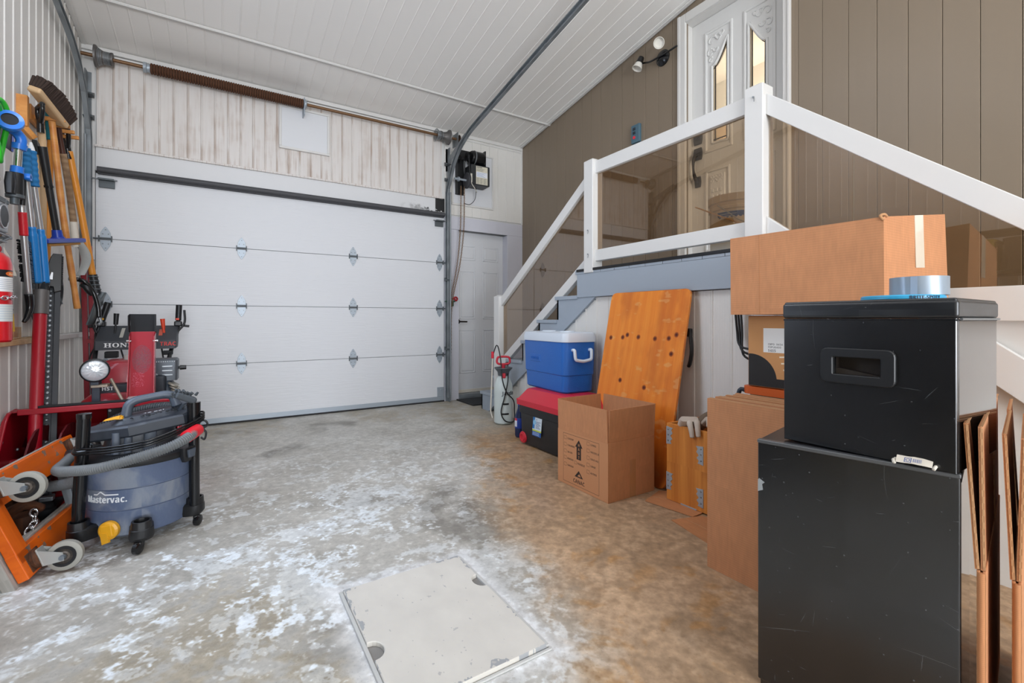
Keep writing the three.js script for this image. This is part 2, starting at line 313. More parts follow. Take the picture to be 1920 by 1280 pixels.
// ---------------------------------------------------------------- the room
const XL = -0.95, XR = 3.29, ZF = -4.95, ZB = 5.2, ceilY = (z) => 3.165 + 0.16 * (z - ZF), SL = Math.atan(0.16);
{
  const f = new THREE.Mesh(span(XL - 0.2, XR + 0.2, -0.12, 0, ZF - 0.4, ZB + 0.2), M.floor); f.name = 'floor'; f.userData.kind = 'structure'; f.receiveShadow = true;
  const p = f.geometry.attributes.position, uv = f.geometry.attributes.uv;
  for (let i = 0; i < p.count; i++) uv.setXY(i, (p.getX(i) + 1) / 4.4, (p.getZ(i) + 5) / 4.4);
  scene.add(f);
}
// ribbed plastic wall plank: u to the right, length up, face towards +z
const plankProfile = (w) => [[0.0002, 0], [0.0002, -0.006], [0.004, -0.0105], [0.012, -0.0105], [0.0155, -0.006], [w - 0.003, -0.006], [w - 0.0002, -0.0045], [w - 0.0002, 0]];
const plank = (w, len) => ext(plankProfile(w), len).rotateX(-PI / 2);
const ribPlank = (w, len) => ext([[0.0001, 0], [0.0001, -0.006], [0.003, -0.0095], [0.0085, -0.0095], [0.0115, -0.006], [w - 0.0001, -0.006], [w - 0.0001, 0]], len).rotateX(-PI / 2);
const PW = 0.12;
{ // left wall: planks above and below the ledge
  const w = struct('wall_left');
  const wz = [-2.75, -1.85], wy = [0.95, 2.0];
  for (const b of [[0, 5.0, ZF - 0.3, wz[0]], [0, 5.0, wz[1], ZB + 0.15], [0, wy[0], ...wz], [wy[1], 5.0, ...wz]]) part(w, 'wall_backing', span(XL - 0.15, XL - 0.001, ...b), M.paintWhite);
  part(w, 'lower_backing', span(XL, XL + 0.05, 0, 0.83, ZF, ZB), M.paintWhite);
  for (let z = ZF + 0.005, i = 0; z < ZB; z += PW, i++) {
    const z1 = Math.min(z + PW, ZB);
    const opening = z1 > wz[0] && z < wz[1];
    if (!opening) part(w, 'panel', plank(z1 - z, ceilY(z) - 0.87).rotateY(PI / 2).translate(XL, 0.86, z1), M.pvc);
    else { part(w, 'panel', plank(z1 - z, wy[0] - 0.87).rotateY(PI / 2).translate(XL, 0.86, z1), M.pvc); part(w, 'panel', plank(z1 - z, ceilY(z) - wy[1]).rotateY(PI / 2).translate(XL, wy[1], z1), M.pvc); }
    part(w, 'panel', plank(z1 - z, 0.82).rotateY(PI / 2).translate(XL + 0.05, 0.006, z1), M.pvc);
  }
  part(w, 'ledge_board', span(XL, XL + 0.085, 0.828, 0.858, -3.95, ZB, 0.004), M.pineLedge, 'bare pine ledge board');
  part(w, 'ledge_board', span(XL, XL + 0.085, 0.828, 0.858, ZF, -3.952, 0.004), M.trimWhite, 'white ledge board');
}
{ // front wall round the overhead door
  const w = struct('wall_front');
  part(w, 'wall_backing', span(XL - 0.15, XR + 0.15, 0, 3.4, ZF - 0.3, ZF - 0.16), M.paintWhite);
  part(w, 'pier', span(XL, -0.865, 0, 3.2, ZF - 0.16, ZF), M.trimWhite);
  part(w, 'pier', span(2.205, 2.385, 0, 2.17, ZF - 0.16, ZF), M.lilac);
  part(w, 'wall_fill', span(-0.865, XR, 2.17, 3.3, ZF - 0.16, ZF - 0.008), M.paintWhite);
  { const g = span(-0.86, 2.2, 2.165, 2.362, ZF - 0.008, ZF + 0.012, 0.003), p = g.attributes.position; for (let i = 0; i < p.count; i++) g.attributes.uv.setXY(i, (p.getX(i) + 0.86) / 3.06, (p.getY(i) - 2.165) / 0.2); part(w, 'header_board', g, M.sooty); }
  part(w, 'panel_edge', span(-0.865, 2.175, 2.353, 2.372, ZF - 0.004, ZF + 0.032, 0.004), M.grime);
  for (let x = -0.855, k = 0; x < 2.14; x += 0.1, k++) {
    const g = plank(0.1, 0.72).translate(x, 2.372, ZF + 0.012), p = g.attributes.position, uv = g.attributes.uv;
    for (let i = 0; i < p.count; i++) uv.setXY(i, (p.getX(i) + 0.855) / 3.02, (p.getY(i) - 2.37) / 0.76);
    part(w, 'panel', g, M.grime);
  }
  part(w, 'panel_backing', span(-0.855, 2.165, 2.372, 3.1, ZF - 0.006, ZF + 0.011), M.grime);
  for (let x = 2.2; x < XR - 0.01; x += PW) part(w, 'panel', plank(Math.min(PW, XR - x), 0.99).translate(x, 2.19, ZF), M.pvc);
  part(w, 'corner_bead', span(XR - 0.02, XR, 2.17, 3.16, ZF, ZF + 0.018, 0.006), M.trimWhite);
  part(w, 'edge_strip', span(XL, XR, 3.125, 3.166, ZF, ZF + 0.022, 0.008), M.trimWhite);
  part(w, 'edge_strip', span(XL, XR, 3.094, 3.118, ZF, ZF + 0.014, 0.005), M.trimWhite);
  // frame of the side door
  part(w, 'casing', span(2.2, XR, 2.02, 2.172, ZF - 0.01, ZF + 0.012, 0.003), M.lilac);
  part(w, 'casing', span(3.06, XR, 0.0, 2.02, ZF - 0.16, ZF + 0.012, 0.003), M.lilac);
}
{ // side door
  const d = struct('door_2'), zf = ZF - 0.1;
  part(d, 'door_leaf', span(2.385, 3.06, 0.09, 2.02, zf - 0.05, zf, 0.003), M.doorPlain);
  const rows = [[1.68, 1.86], [0.96, 1.55], [0.3, 0.83]], cols = [[2.445, 2.66], [2.77, 2.985]];
  for (const [y0, y1] of rows) for (const [x0, x1] of cols) {
    const m = part(d, 'door_panel', span(x0 + 0.025, x1 - 0.025, y0 + 0.025, y1 - 0.025, zf - 0.004, zf + 0.007, 0.006), M.doorPlain);
    part(m, 'panel_moulding', merge(span(x0, x1, y0, y0 + 0.014, zf - 0.004, zf + 0.006, 0.004), span(x0, x1, y1 - 0.014, y1, zf - 0.004, zf + 0.006, 0.004), span(x0, x0 + 0.014, y0, y1, zf - 0.004, zf + 0.006, 0.004), span(x1 - 0.014, x1, y0, y1, zf - 0.004, zf + 0.006, 0.004)), M.doorPlain);
  }
  const h = part(d, 'door_handle', merge(lathe([[0, 0], [0.027, 0], [0.027, 0.008], [0.01, 0.012], [0.01, 0.045], [0, 0.046]], 20, [2.425, 0.93, zf], [0, 0, 1]), bar([2.425, 0.93, zf + 0.042], [2.53, 0.928, zf + 0.042], 0.014, 0.018, 0.005)), M.bronze); h.userData.label = 'dark lever handle';
  part(d, 'threshold', span(2.385, 3.06, 0.0, 0.06, ZF - 0.14, ZF + 0.01, 0.006), M.galv);
  part(d, 'door_sweep', span(2.39, 3.055, 0.062, 0.1, zf - 0.02, zf + 0.008, 0.003), M.offWhite);
}
{ // overhead door of four sections
  const d = struct('door_1'), h = 0.5335;
  for (let i = 0; i < 4; i++) part(d, 'door_section', span(-0.862, 2.198, 0.015 + i * h + 0.0015, 0.015 + (i + 1) * h - 0.0015, ZF - 0.05, ZF, 0.004), M.door);
  part(d, 'door_core', span(-0.86, 2.196, 0.02, 2.14, ZF - 0.06, ZF - 0.012), M.galvDark);
  part(d, 'bottom_rail', span(-0.862, 2.198, 0.016, 0.062, ZF - 0.001, ZF + 0.006, 0.002), M.zinc);
  part(d, 'bottom_seal', span(-0.862, 2.198, 0, 0.015, ZF - 0.05, ZF + 0.008, 0.004), M.rubber);
  part(d, 'top_strut', merge(cyl([-0.845, 2.168, ZF + 0.04], [2.185, 2.168, ZF + 0.04], 0.024, 0.024, 14), span(-0.845, 2.185, 2.135, 2.15, ZF, ZF + 0.03, 0.003)), M.strutDark, 'dark rounded bracing tube');
  const leafS = new THREE.Shape(); leafS.moveTo(-0.033, 0.012); leafS.lineTo(0.033, 0.012); leafS.lineTo(0.03, 0.05); leafS.quadraticCurveTo(0.012, 0.088, 0, 0.1); leafS.quadraticCurveTo(-0.012, 0.088, -0.03, 0.05);
  const leaf = ext(leafS, 0.004, 0.001), leafD = leaf.clone().rotateZ(PI);
  const bolts = merge(...[[0, 0.075], [-0.018, 0.04], [0.018, 0.04], [0, -0.075], [-0.018, -0.04], [0.018, -0.04]].map(([x, y]) => cyl([x, y, 0.003], [x, y, 0.01], 0.0055, 0.004, 8)));
  const barrel = merge(cyl([-0.042, 0, 0.014], [0.042, 0, 0.014], 0.008, 0.008, 10), box(-0.04, 0, 0.012, 0.006, 0.05, 0.022, 0.002), box(0.04, 0, 0.012, 0.006, 0.05, 0.022, 0.002));
  for (let i = 1; i < 4; i++) for (const x of [-0.8, 0.159, 1.166, 2.14]) {
    const m = part(d, 'hinge', leaf, M.zinc); m.position.set(x, 0.015 + i * h, ZF); m.updateMatrixWorld(true);
    part(m, 'hinge_leaf', leafD, M.zinc); part(m, 'bolt', bolts, M.steel); part(m, 'barrel', x < -0.5 || x > 2 ? merge(barrel.clone(), cyl([x < 0 ? -0.075 : 0.04, 0, 0.014], [x < 0 ? -0.04 : 0.075, 0, 0.014], 0.006, 0.006, 8)) : barrel, M.galvDark);
  }
  for (const x of [-0.79, 2.13]) { const b = part(d, 'top_bracket', merge(span(x - 0.05, x + 0.05, 2.03, 2.1, ZF, ZF + 0.02, 0.003), span(x - 0.05, x + 0.05, 2.085, 2.1, ZF, ZF + 0.06, 0.003)), M.galvDark); part(b, 'roller_stem', cyl([x < 0 ? -0.9 : 2.05, 2.092, ZF + 0.04], [x < 0 ? -0.72 : 2.22, 2.092, ZF + 0.04], 0.006), M.steel); }
  for (const x of [-0.81, 2.15]) part(d, 'corner_bracket', merge(span(x - 0.04, x + 0.04, 0.06, 0.17, ZF, ZF + 0.008, 0.002), cyl([x + 0.01, 0.14, ZF], [x + 0.01, 0.14, ZF + 0.02], 0.01, 0.01, 8)), M.zinc);
}
{ // sloping ceiling of planks that run front to back, crossed by joint strips
  const w = struct('ceiling');
  part(w, 'ceiling_slab', hexa([[XL - 0.15, ceilY(ZF - 0.3) + 0.012, ZF - 0.3], [XR + 0.15, ceilY(ZF - 0.3) + 0.012, ZF - 0.3], [XR + 0.15, ceilY(ZB + 0.15) + 0.012, ZB + 0.15], [XL - 0.15, ceilY(ZB + 0.15) + 0.012, ZB + 0.15], [XL - 0.15, ceilY(ZF - 0.3) + 0.13, ZF - 0.3], [XR + 0.15, ceilY(ZF - 0.3) + 0.13, ZF - 0.3], [XR + 0.15, ceilY(ZB + 0.15) + 0.13, ZB + 0.15], [XL - 0.15, ceilY(ZB + 0.15) + 0.13, ZB + 0.15]]), M.ceil);
  const cuts = [ZF, -4.36, -0.9, ZB];
  for (let c = 0; c < 3; c++) {
    const len = (cuts[c + 1] - cuts[c]) / Math.cos(SL), g = ribPlank(0.119, len).rotateX(PI / 2).rotateX(-SL), off = (x) => g.clone().translate(x, ceilY(cuts[c]) + 0.012, cuts[c]);
    for (let x = XL; x < XR - 0.02; x += 0.119) part(w, 'ceiling_plank', off(x), M.ceil);
    if (c) { const y = ceilY(cuts[c]); part(w, 'joint_strip', merge(bar([XL, y - 0.002, cuts[c]], [XR, y - 0.002, cuts[c]], 0.05, 0.012, 0.005), bar([XL, y - 0.008, cuts[c] + 0.012], [XR, y - 0.008, cuts[c] + 0.012], 0.016, 0.012, 0.005)), M.trimWhite); }
  }
  for (const x of [XL + 0.02, XR - 0.03]) part(w, 'edge_strip', bar([x, ceilY(ZF) - 0.005, ZF], [x, ceilY(ZB) - 0.005, ZB], 0.035, 0.014, 0.005), M.trimWhite);
}
const DZ0 = -2.46, DZ1 = -1.675, DY = 1.36;                            // opening of the house door
{ // right wall of brown boards
  const w = struct('wall_right');
  part(w, 'wall_backing', span(XR + 0.016, XR + 0.2, 0, 4.6, ZF - 0.3, DZ0 - 0.03), M.paintWhite);
  part(w, 'wall_backing', span(XR + 0.016, XR + 0.2, 0, 5.0, DZ1 + 0.03, ZB + 0.15), M.paintWhite);
  part(w, 'wall_backing', span(XR + 0.016, XR + 0.2, 0, DY - 0.01, DZ0 - 0.03, DZ1 + 0.03), M.paintWhite);
  part(w, 'wall_backing', span(XR + 0.016, XR + 0.2, DY + 2.1, 4.6, DZ0 - 0.03, DZ1 + 0.03), M.paintWhite);
  const BW = 0.1465, z00 = -4.95;
  const board = (z0, z1, y0, top) => { const q = (z) => top ?? ceilY(z) - 0.004; part(w, 'board', extX([[z0 + 0.003, y0], [z1 - 0.003, y0], [z1 - 0.003, q(z1)], [z0 + 0.003, q(z0)]], XR, 0.02, 0.002), M.brown); };
  for (let i = 0; z00 + i * BW < ZB; i++) {
    const z0 = z00 + i * BW, z1 = z0 + BW;
    if (z1 < DZ0 || z0 > DZ1) board(z0, Math.min(z1, ZB), 0.0);
    else { board(z0, z1, DY + 2.1); board(z0, z1, 0.0, DY - 0.02); if (z0 < DZ0) board(z0, DZ0, DY - 0.018, DY + 2.098); if (z1 > DZ1) board(DZ1, z1, DY - 0.018, DY + 2.098); }
  }
}
{ const o = struct('window_3'), [a, b, c, d] = [-2.75, -1.85, 0.95, 2.0], x = XL - 0.06;
  part(o, 'window_frame', merge(span(x - 0.04, x + 0.04, c, c + 0.06, a, b, 0.004), span(x - 0.04, x + 0.04, d - 0.06, d, a, b, 0.004), span(x - 0.04, x + 0.04, c, d, a, a + 0.06, 0.004), span(x - 0.04, x + 0.04, c, d, b - 0.06, b, 0.004)), M.trimWhite);
  part(o, 'window_casing', merge(span(XL - 0.02, XL + 0.022, c - 0.08, c + 0.02, a - 0.14, b + 0.14, 0.004), span(XL - 0.02, XL + 0.022, d - 0.02, d + 0.08, a - 0.14, b + 0.14, 0.004), span(XL - 0.02, XL + 0.022, c + 0.02, d - 0.02, a - 0.14, a + 0.02, 0.004), span(XL - 0.02, XL + 0.022, c + 0.02, d - 0.02, b - 0.02, b + 0.14, 0.004)), M.trimWhite);
  part(o, 'window_pane', span(x - 0.003, x + 0.003, c + 0.06, d - 0.06, a + 0.06, b - 0.06), phys(0xffffff, 0, 0, { transmission: 1, thickness: 0 })); }
{ // back wall, behind the camera, with two windows
  const w = struct('wall_back'), zz = [ZB, ZB + 0.15];
  const win = [[-0.95 + 0.02, 0.35], [0.35, 1.65]], wy = [0.2, 2.65];
  part(w, 'wall_backing', span(XL, XR, 0, wy[0], ...zz), M.paintWhite); part(w, 'wall_backing', span(XL, XR, wy[1], 5.0, ...zz), M.paintWhite);
  part(w, 'wall_backing', span(XL, win[0][0], wy[0], wy[1], ...zz), M.paintWhite); part(w, 'wall_backing', span(win[1][1], XR, wy[0], wy[1], ...zz), M.paintWhite);
  win.forEach(([a, b], i) => {
    const o = struct(`window_${i + 1}`), z = ZB + 0.07;
    part(o, 'window_frame', merge(span(a, b, wy[0], wy[0] + 0.06, z - 0.04, z + 0.04, 0.004), span(a, b, wy[1] - 0.06, wy[1], z - 0.04, z + 0.04, 0.004), span(a, a + 0.06, wy[0], wy[1], z - 0.04, z + 0.04, 0.004), span(b - 0.06, b, wy[0], wy[1], z - 0.04, z + 0.04, 0.004), span((a + b) / 2 - 0.03, (a + b) / 2 + 0.03, wy[0], wy[1], z - 0.03, z + 0.03, 0.004)), M.trimWhite);
    part(o, 'window_pane', span(a + 0.06, b - 0.06, wy[0] + 0.06, wy[1] - 0.06, z - 0.003, z + 0.003), phys(0xffffff, 0, 0, { transmission: 1, thickness: 0 }));
  });
}
TUBES.forEach(([x, y, z], i) => {                                      // ceiling fittings behind and above the camera
  const t = thing('ceiling_light', i ? 'white tube light on the ceiling towards the back wall' : 'white tube light on the ceiling above the open floor', 'ceiling light', [x, y, z]);
  part(t, 'housing', box(0, 0, 0, 1.26, 0.06, 0.34, 0.01), M.white);
  part(t, 'diffuser', box(0, -0.045, 0, 1.2, 0.03, 0.3, 0.012), std(0xffffff, 0.5, 0, { emissive: 0xeef3ff, emissiveIntensity: 1.5 }));
  part(t, 'hanger', merge(cyl([-0.5, 0.03, 0], [-0.5, ceilY(z) - y + 0.01, 0], 0.006), cyl([0.5, 0.03, 0], [0.5, ceilY(z) - y + 0.01, 0], 0.006)), M.steel);
});

// ---------------------------------------------------------------- house door, its frame and the lit hallway behind it
{
  const d = struct('door_3'), lx = 3.38, W = DZ1 - DZ0 + 0.045, z0 = DZ0 - 0.017, cz = W / 2;
  const face = (g, off = 0) => g.rotateY(-PI / 2).translate(lx - off, DY, z0);     // (s, h, out) -> world
  const glassOutline = (m) => {                                       // swooped top, mirrored for the second light
    const q = (s, h) => [m ? W - s : s, h], P = new THREE.Path(), pts = [q(0.192, 1.03), q(0.332, 1.03), q(0.332, 1.845)];
    const a = V(...q(0.332, 1.845), 0), c1 = V(...q(0.285, 1.79), 0), c2 = V(...q(0.25, 1.665), 0), b = V(...q(0.192, 1.655), 0);
    new THREE.CubicBezierCurve3(a, c1, c2, b).getPoints(14).slice(1).forEach((p) => pts.push([p.x, p.y])); return pts;
  };
  const leaf = shapeOf([[0, 0], [W, 0], [W, 2.07], [0, 2.07]]);
  for (const m of [0, 1]) leaf.holes.push(new THREE.Path(glassOutline(m).map(([x, y]) => new THREE.Vector2(x, y))));
  part(d, 'door_leaf', face(ext(leaf, 0.04), -0.04), M.paintWhite);
  for (const m of [0, 1]) {
    const o = glassOutline(m), q = (s) => m ? W - s : s;
    const pane = part(d, 'window_pane', face(ext(o, 0.006), -0.024), M.glassFrost);
    const came = (a, b) => cyl([q(a[0]), a[1], 0.004], [q(b[0]), b[1], 0.004], 0.0045, 0.0045, 6);
    part(pane, 'came', face(merge(came([0.213, 1.03], [0.213, 1.66]), came([0.311, 1.03], [0.311, 1.81]), came([0.192, 1.06], [0.332, 1.06]), sweep(o.slice(3).map(([x, y]) => [x, y - 0.016, 0.004]), 0.0032, 20, 6)), -0.018), M.bronze, 'dark came lines');
    part(d, 'glass_moulding', face(sweep([...o, o[0]].flatMap((p, i, l) => i < l.length - 1 && i < 3 ? [[p[0], p[1], 0], [mixn(p[0], l[i + 1][0], 0.5), mixn(p[1], l[i + 1][1], 0.5), 0]] : [[p[0], p[1], 0]]), 0.011, 120, 8, false, 0.1)), M.paintWhite);
    const rect = (a, b, y0, y1, t = 0.022) => merge(box((q(a) + q(b)) / 2, y0, 0, Math.abs(b - a) + t, t, 0.02, 0.008), box((q(a) + q(b)) / 2, y1, 0, Math.abs(b - a) + t, t, 0.02, 0.008), box(q(a), (y0 + y1) / 2, 0, t, y1 - y0, 0.02, 0.008), box(q(b), (y0 + y1) / 2, 0, t, y1 - y0, 0.02, 0.008));
    part(d, 'panel_moulding', face(rect(0.137, 0.36, 0.975, 1.945)), M.paintWhite);
    const scroll = (cx, cy, r, k, dir) => sweep(Array.from({ length: 14 }, (_, i) => { const a = k + dir * i * 0.42, rad = r * (1 - i / 16); return [q(cx + Math.cos(a) * rad), cy + Math.sin(a) * rad, 0.002]; }), (t) => 0.0075 * (1 - 0.5 * t), 26, 6);
    part(d, 'carved_scroll', face(merge(scroll(0.19, 1.86, 0.045, 0.2, 1), scroll(0.245, 1.87, 0.04, 2.4, -1), scroll(0.18, 1.77, 0.035, 1.2, 1), scroll(0.28, 1.9, 0.026, 3.4, 1), scroll(0.22, 1.79, 0.028, 0, -1), scroll(0.185, 1.71, 0.024, 1, 1))), M.paintWhite);
    part(d, 'panel_moulding', face(rect(0.142, 0.34, 0.16, 0.81)), M.paintWhite);
    const lp = part(d, 'raised_panel', face(box((q(0.185) + q(0.297)) / 2, 0.49, 0.002, 0.135, 0.56, 0.02, 0.008)), M.paintWhite);
    part(lp, 'carved_scroll', face(merge(...[0.75, 0.72].map((y, i) => merge(...[0.2, 0.225, 0.25, 0.275].map((s, j) => new THREE.TorusGeometry(0.011, 0.004, 6, 14, j % 2 && i ? PI : 2 * PI).translate(q(s), y, 0.013)))), ...Array.from({ length: 18 }, (_, k) => box(q(0.205 + (k % 3) * 0.035), 0.64 - Math.floor(k / 3) * 0.05, 0.013, 0.022, 0.03, 0.008, 0.004).rotateZ(0)))), M.paintWhite);
  }
  const lock = part(d, 'deadbolt', face(merge(ext([[-0.03, -0.05], [0.03, -0.05], [0.036, -0.02], [0.036, 0.02], [0.03, 0.05], [-0.03, 0.05], [-0.036, 0.02], [-0.036, -0.02]], 0.012, 0.004).translate(0.066, 1.112, 0.004), cyl([0.066, 1.112, 0.012], [0.066, 1.112, 0.03], 0.018, 0.016))), M.bronze, 'dark bronze deadbolt');
  const hs = part(d, 'handle_set', face(ext([[-0.03, -0.045], [0.03, -0.045], [0.036, -0.02], [0.036, 0.02], [0.03, 0.045], [-0.03, 0.045], [-0.036, 0.02], [-0.036, -0.02]], 0.012, 0.004).translate(0.066, 0.978, 0.004)), M.bronze, 'dark bronze grip handle');
  part(hs, 'grip', face(sweep([[0.066, 0.97, 0.015], [0.064, 0.955, 0.045], [0.06, 0.9, 0.062], [0.062, 0.83, 0.062], [0.068, 0.765, 0.045], [0.066, 0.745, 0.012]], (t) => 0.012 + 0.003 * Math.sin(t * 9), 40, 10)), M.bronze);
  part(hs, 'foot_plate', face(ext([[-0.02, -0.04], [0.02, -0.04], [0.026, 0], [0.02, 0.04], [-0.02, 0.04], [-0.026, 0]], 0.01, 0.004).translate(0.066, 0.745, 0.004)), M.bronze);
  part(d, 'sill', span(XR - 0.02, 3.46, DY - 0.02, DY, DZ0, DZ1, 0.004), M.galv);
  const t1 = struct('trim_1');
  part(t1, 'casing', merge(span(XR - 0.022, XR + 0.004, DY - 0.02, DY + 2.15, DZ0 - 0.075, DZ0, 0.006), span(XR - 0.026, XR - 0.018, DY - 0.02, DY + 2.15, DZ0 - 0.075, DZ0 - 0.05, 0.003)), M.trimWhite);
  part(t1, 'casing', merge(span(XR - 0.022, XR + 0.004, DY - 0.02, DY + 2.15, DZ1, DZ1 + 0.05, 0.006), span(XR - 0.03, XR - 0.018, DY - 0.02, DY + 2.15, DZ1 + 0.035, DZ1 + 0.05, 0.003)), M.trimWhite);
  part(t1, 'casing', span(XR - 0.022, XR + 0.004, DY + 2.075, DY + 2.15, DZ0, DZ1, 0.006), M.trimWhite);
  part(t1, 'jamb', merge(span(XR, 3.47, DY - 0.02, DY + 2.09, DZ0 - 0.029, DZ0 - 0.012), span(XR, 3.47, DY - 0.02, DY + 2.09, DZ1 + 0.012, DZ1 + 0.029), span(XR, 3.47, DY + 2.073, DY + 2.095, DZ0 - 0.02, DZ1 + 0.02)), M.trimWhite);
  const hw = struct('wall_hall');
  const hall = std(0xe6e4df, 0.8), hx = 4.7;
  part(hw, 'hall_wall', merge(span(hx, hx + 0.1, 1.2, 3.7, -3.4, -0.6), span(XR + 0.2, hx + 0.1, 1.2, 3.7, -3.5, -3.4), span(XR + 0.2, hx + 0.1, 1.2, 3.7, -0.7, -0.6), span(XR + 0.2, hx, 3.6, 3.7, -3.5, -0.6), span(XR + 0.2, hx, 1.2, 1.32, -3.5, -0.6)), hall);
  const s = thing('wall_sconce', 'glowing glass wall lamp seen through the patterned glass of the house door', 'wall lamp', [4.6, 2.83, -2.62]);
  part(s, 'shade', lathe([[0.02, -0.05], [0.05, -0.045], [0.08, 0], [0.09, 0.06], [0.083, 0.06], [0.04, -0.035]], 24), std(0xfff2d8, 0.6, 0, { emissive: 0xffd28a, emissiveIntensity: 1.6, side: THREE.DoubleSide }));
  part(s, 'arm', merge(cyl([0.1, -0.1, 0], [0, -0.1, 0], 0.008), cyl([0, -0.1, 0], [0, -0.04, 0], 0.01), lathe([[0, 0], [0.05, 0], [0.045, 0.015], [0, 0.02]], 20, [0.1, -0.1, 0], [-1, 0, 0])), M.bronze);
  const pl = new THREE.PointLight(0xfff6ea, 1.7, 0, 2); pl.position.set(4.5, 2.98, -2.5); pl.shadow.radius = 3; pl.castShadow = true; scene.add(pl);
}

// ---------------------------------------------------------------- stairs with landing, and their railing
const SX = 2.36, RISE = 0.191, TREAD = 0.262, PZ0 = -2.76, PZ1 = -1.37;
{
  const t = thing('staircase', 'grey painted wooden stairs and landing below the house door', 'stairs', [SX, 0, PZ0]);
  const P = (n, g, m, l) => wpart(t, n, g, m, l);
  for (let i = 1; i < 7; i++) {                                       // i = 1 is the lowest step
    const y = i * RISE, z = PZ0 - (7 - i) * TREAD;
    P('tread', span(SX - 0.012, XR - 0.001, y - 0.03, y, z - 0.02, z + TREAD, 0.004), M.greyPaint);
    P('riser', span(SX, XR - 0.001, y - RISE, y - 0.03, z, z + 0.018), M.greyPaint);
  }
  P('riser', span(SX, XR - 0.001, 6 * RISE, 7 * RISE - 0.03, PZ0, PZ0 + 0.018), M.greyPaint);
  for (let k = 0, n = 10; k < n; k++) { const a = mixn(PZ0 - 0.02, PZ1, k / n), b = mixn(PZ0 - 0.02, PZ1, (k + 1) / n); P('deck_board', span(SX - 0.012, XR - 0.001, 7 * RISE - 0.03, 7 * RISE, a + 0.0015, b - 0.0015, 0.003), M.greyPaint); }
  P('fascia', span(SX - 0.01, SX + 0.02, 1.128, 7 * RISE - 0.03, PZ0, PZ1 + 0.02, 0.003), M.greyPaint);
  const saw = [];                                                     // sawtooth stringer in (z, y)
  for (let i = 7; i >= 1; i--) { const z = PZ0 - (7 - i) * TREAD; saw.push([z + (i === 7 ? 0.02 : TREAD), i * RISE - 0.03], [z, i * RISE - 0.03]); }
  saw.push([PZ0 - 6 * TREAD, 0], [PZ0 - 5.4 * TREAD, 0], [PZ0 + 0.2, 1.128], [PZ0 + 0.02, 1.3]);
  P('stringer', extX(saw, SX, 0.04), M.greyPaint);
  P('deck_edge', merge(span(SX - 0.018, SX - 0.008, 7 * RISE - 0.012, 7 * RISE + 0.008, PZ0, PZ1 + 0.02, 0.003)), M.black, 'black rubber edge strip');
  const w = t;                                                        // ribbed white skirting under the stairs
  const under = (z) => Math.min(1.135, 1.128 + (z - (PZ0 + 0.2)) * 0.729);
  for (let z = -3.9; z < PZ1 + 0.6; z += PW) wpart(w, 'skirting_panel', plank(PW, Math.max(0.05, under(z + PW) - 0.02)).rotateY(-PI / 2).translate(SX + 0.03, 0.01, z), M.pvc);
  wpart(w, 'skirting_backing', extX([[-3.9, 0], [PZ1 + 0.72, 0], [PZ1 + 0.72, 1.12], [PZ0 + 0.2, 1.12], [-3.9, 0.25]], SX + 0.031, 0.03), M.paintWhite);
  // second flight, going down on the near side of the landing
  const q = thing('staircase', 'white sided stairs going down from the landing behind the black cabinets', 'stairs', [SX, 0, PZ1]);
  for (let i = 6; i >= 1; i--) { const z = PZ1 + (6 - i) * 0.24; wpart(q, 'tread', span(SX + 0.07, XR - 0.001, i * RISE - 0.03, i * RISE, z + 0.03, z + 0.29, 0.004), M.greyPaint); wpart(q, 'riser', span(SX + 0.07, XR - 0.001, i * RISE, (i + 1) * RISE - 0.032, z + 0.022, z + 0.04), M.greyPaint); }
  wpart(q, 'side_panel', span(SX + 0.02, SX + 0.05, 0, 0.955, -0.76, 0.35), M.trimWhite);
  wpart(q, 'stringer', bar([SX - 0.005, 1.16, -0.9], [SX - 0.005, 0.4, 0.03], 0.03, 0.12, 0.003), M.trimWhite);
  wpart(q, 'beam', span(SX - 0.03, SX + 0.045, 0.953, 1.077, -0.85, 0.4, 0.004), M.trimWhite);
}
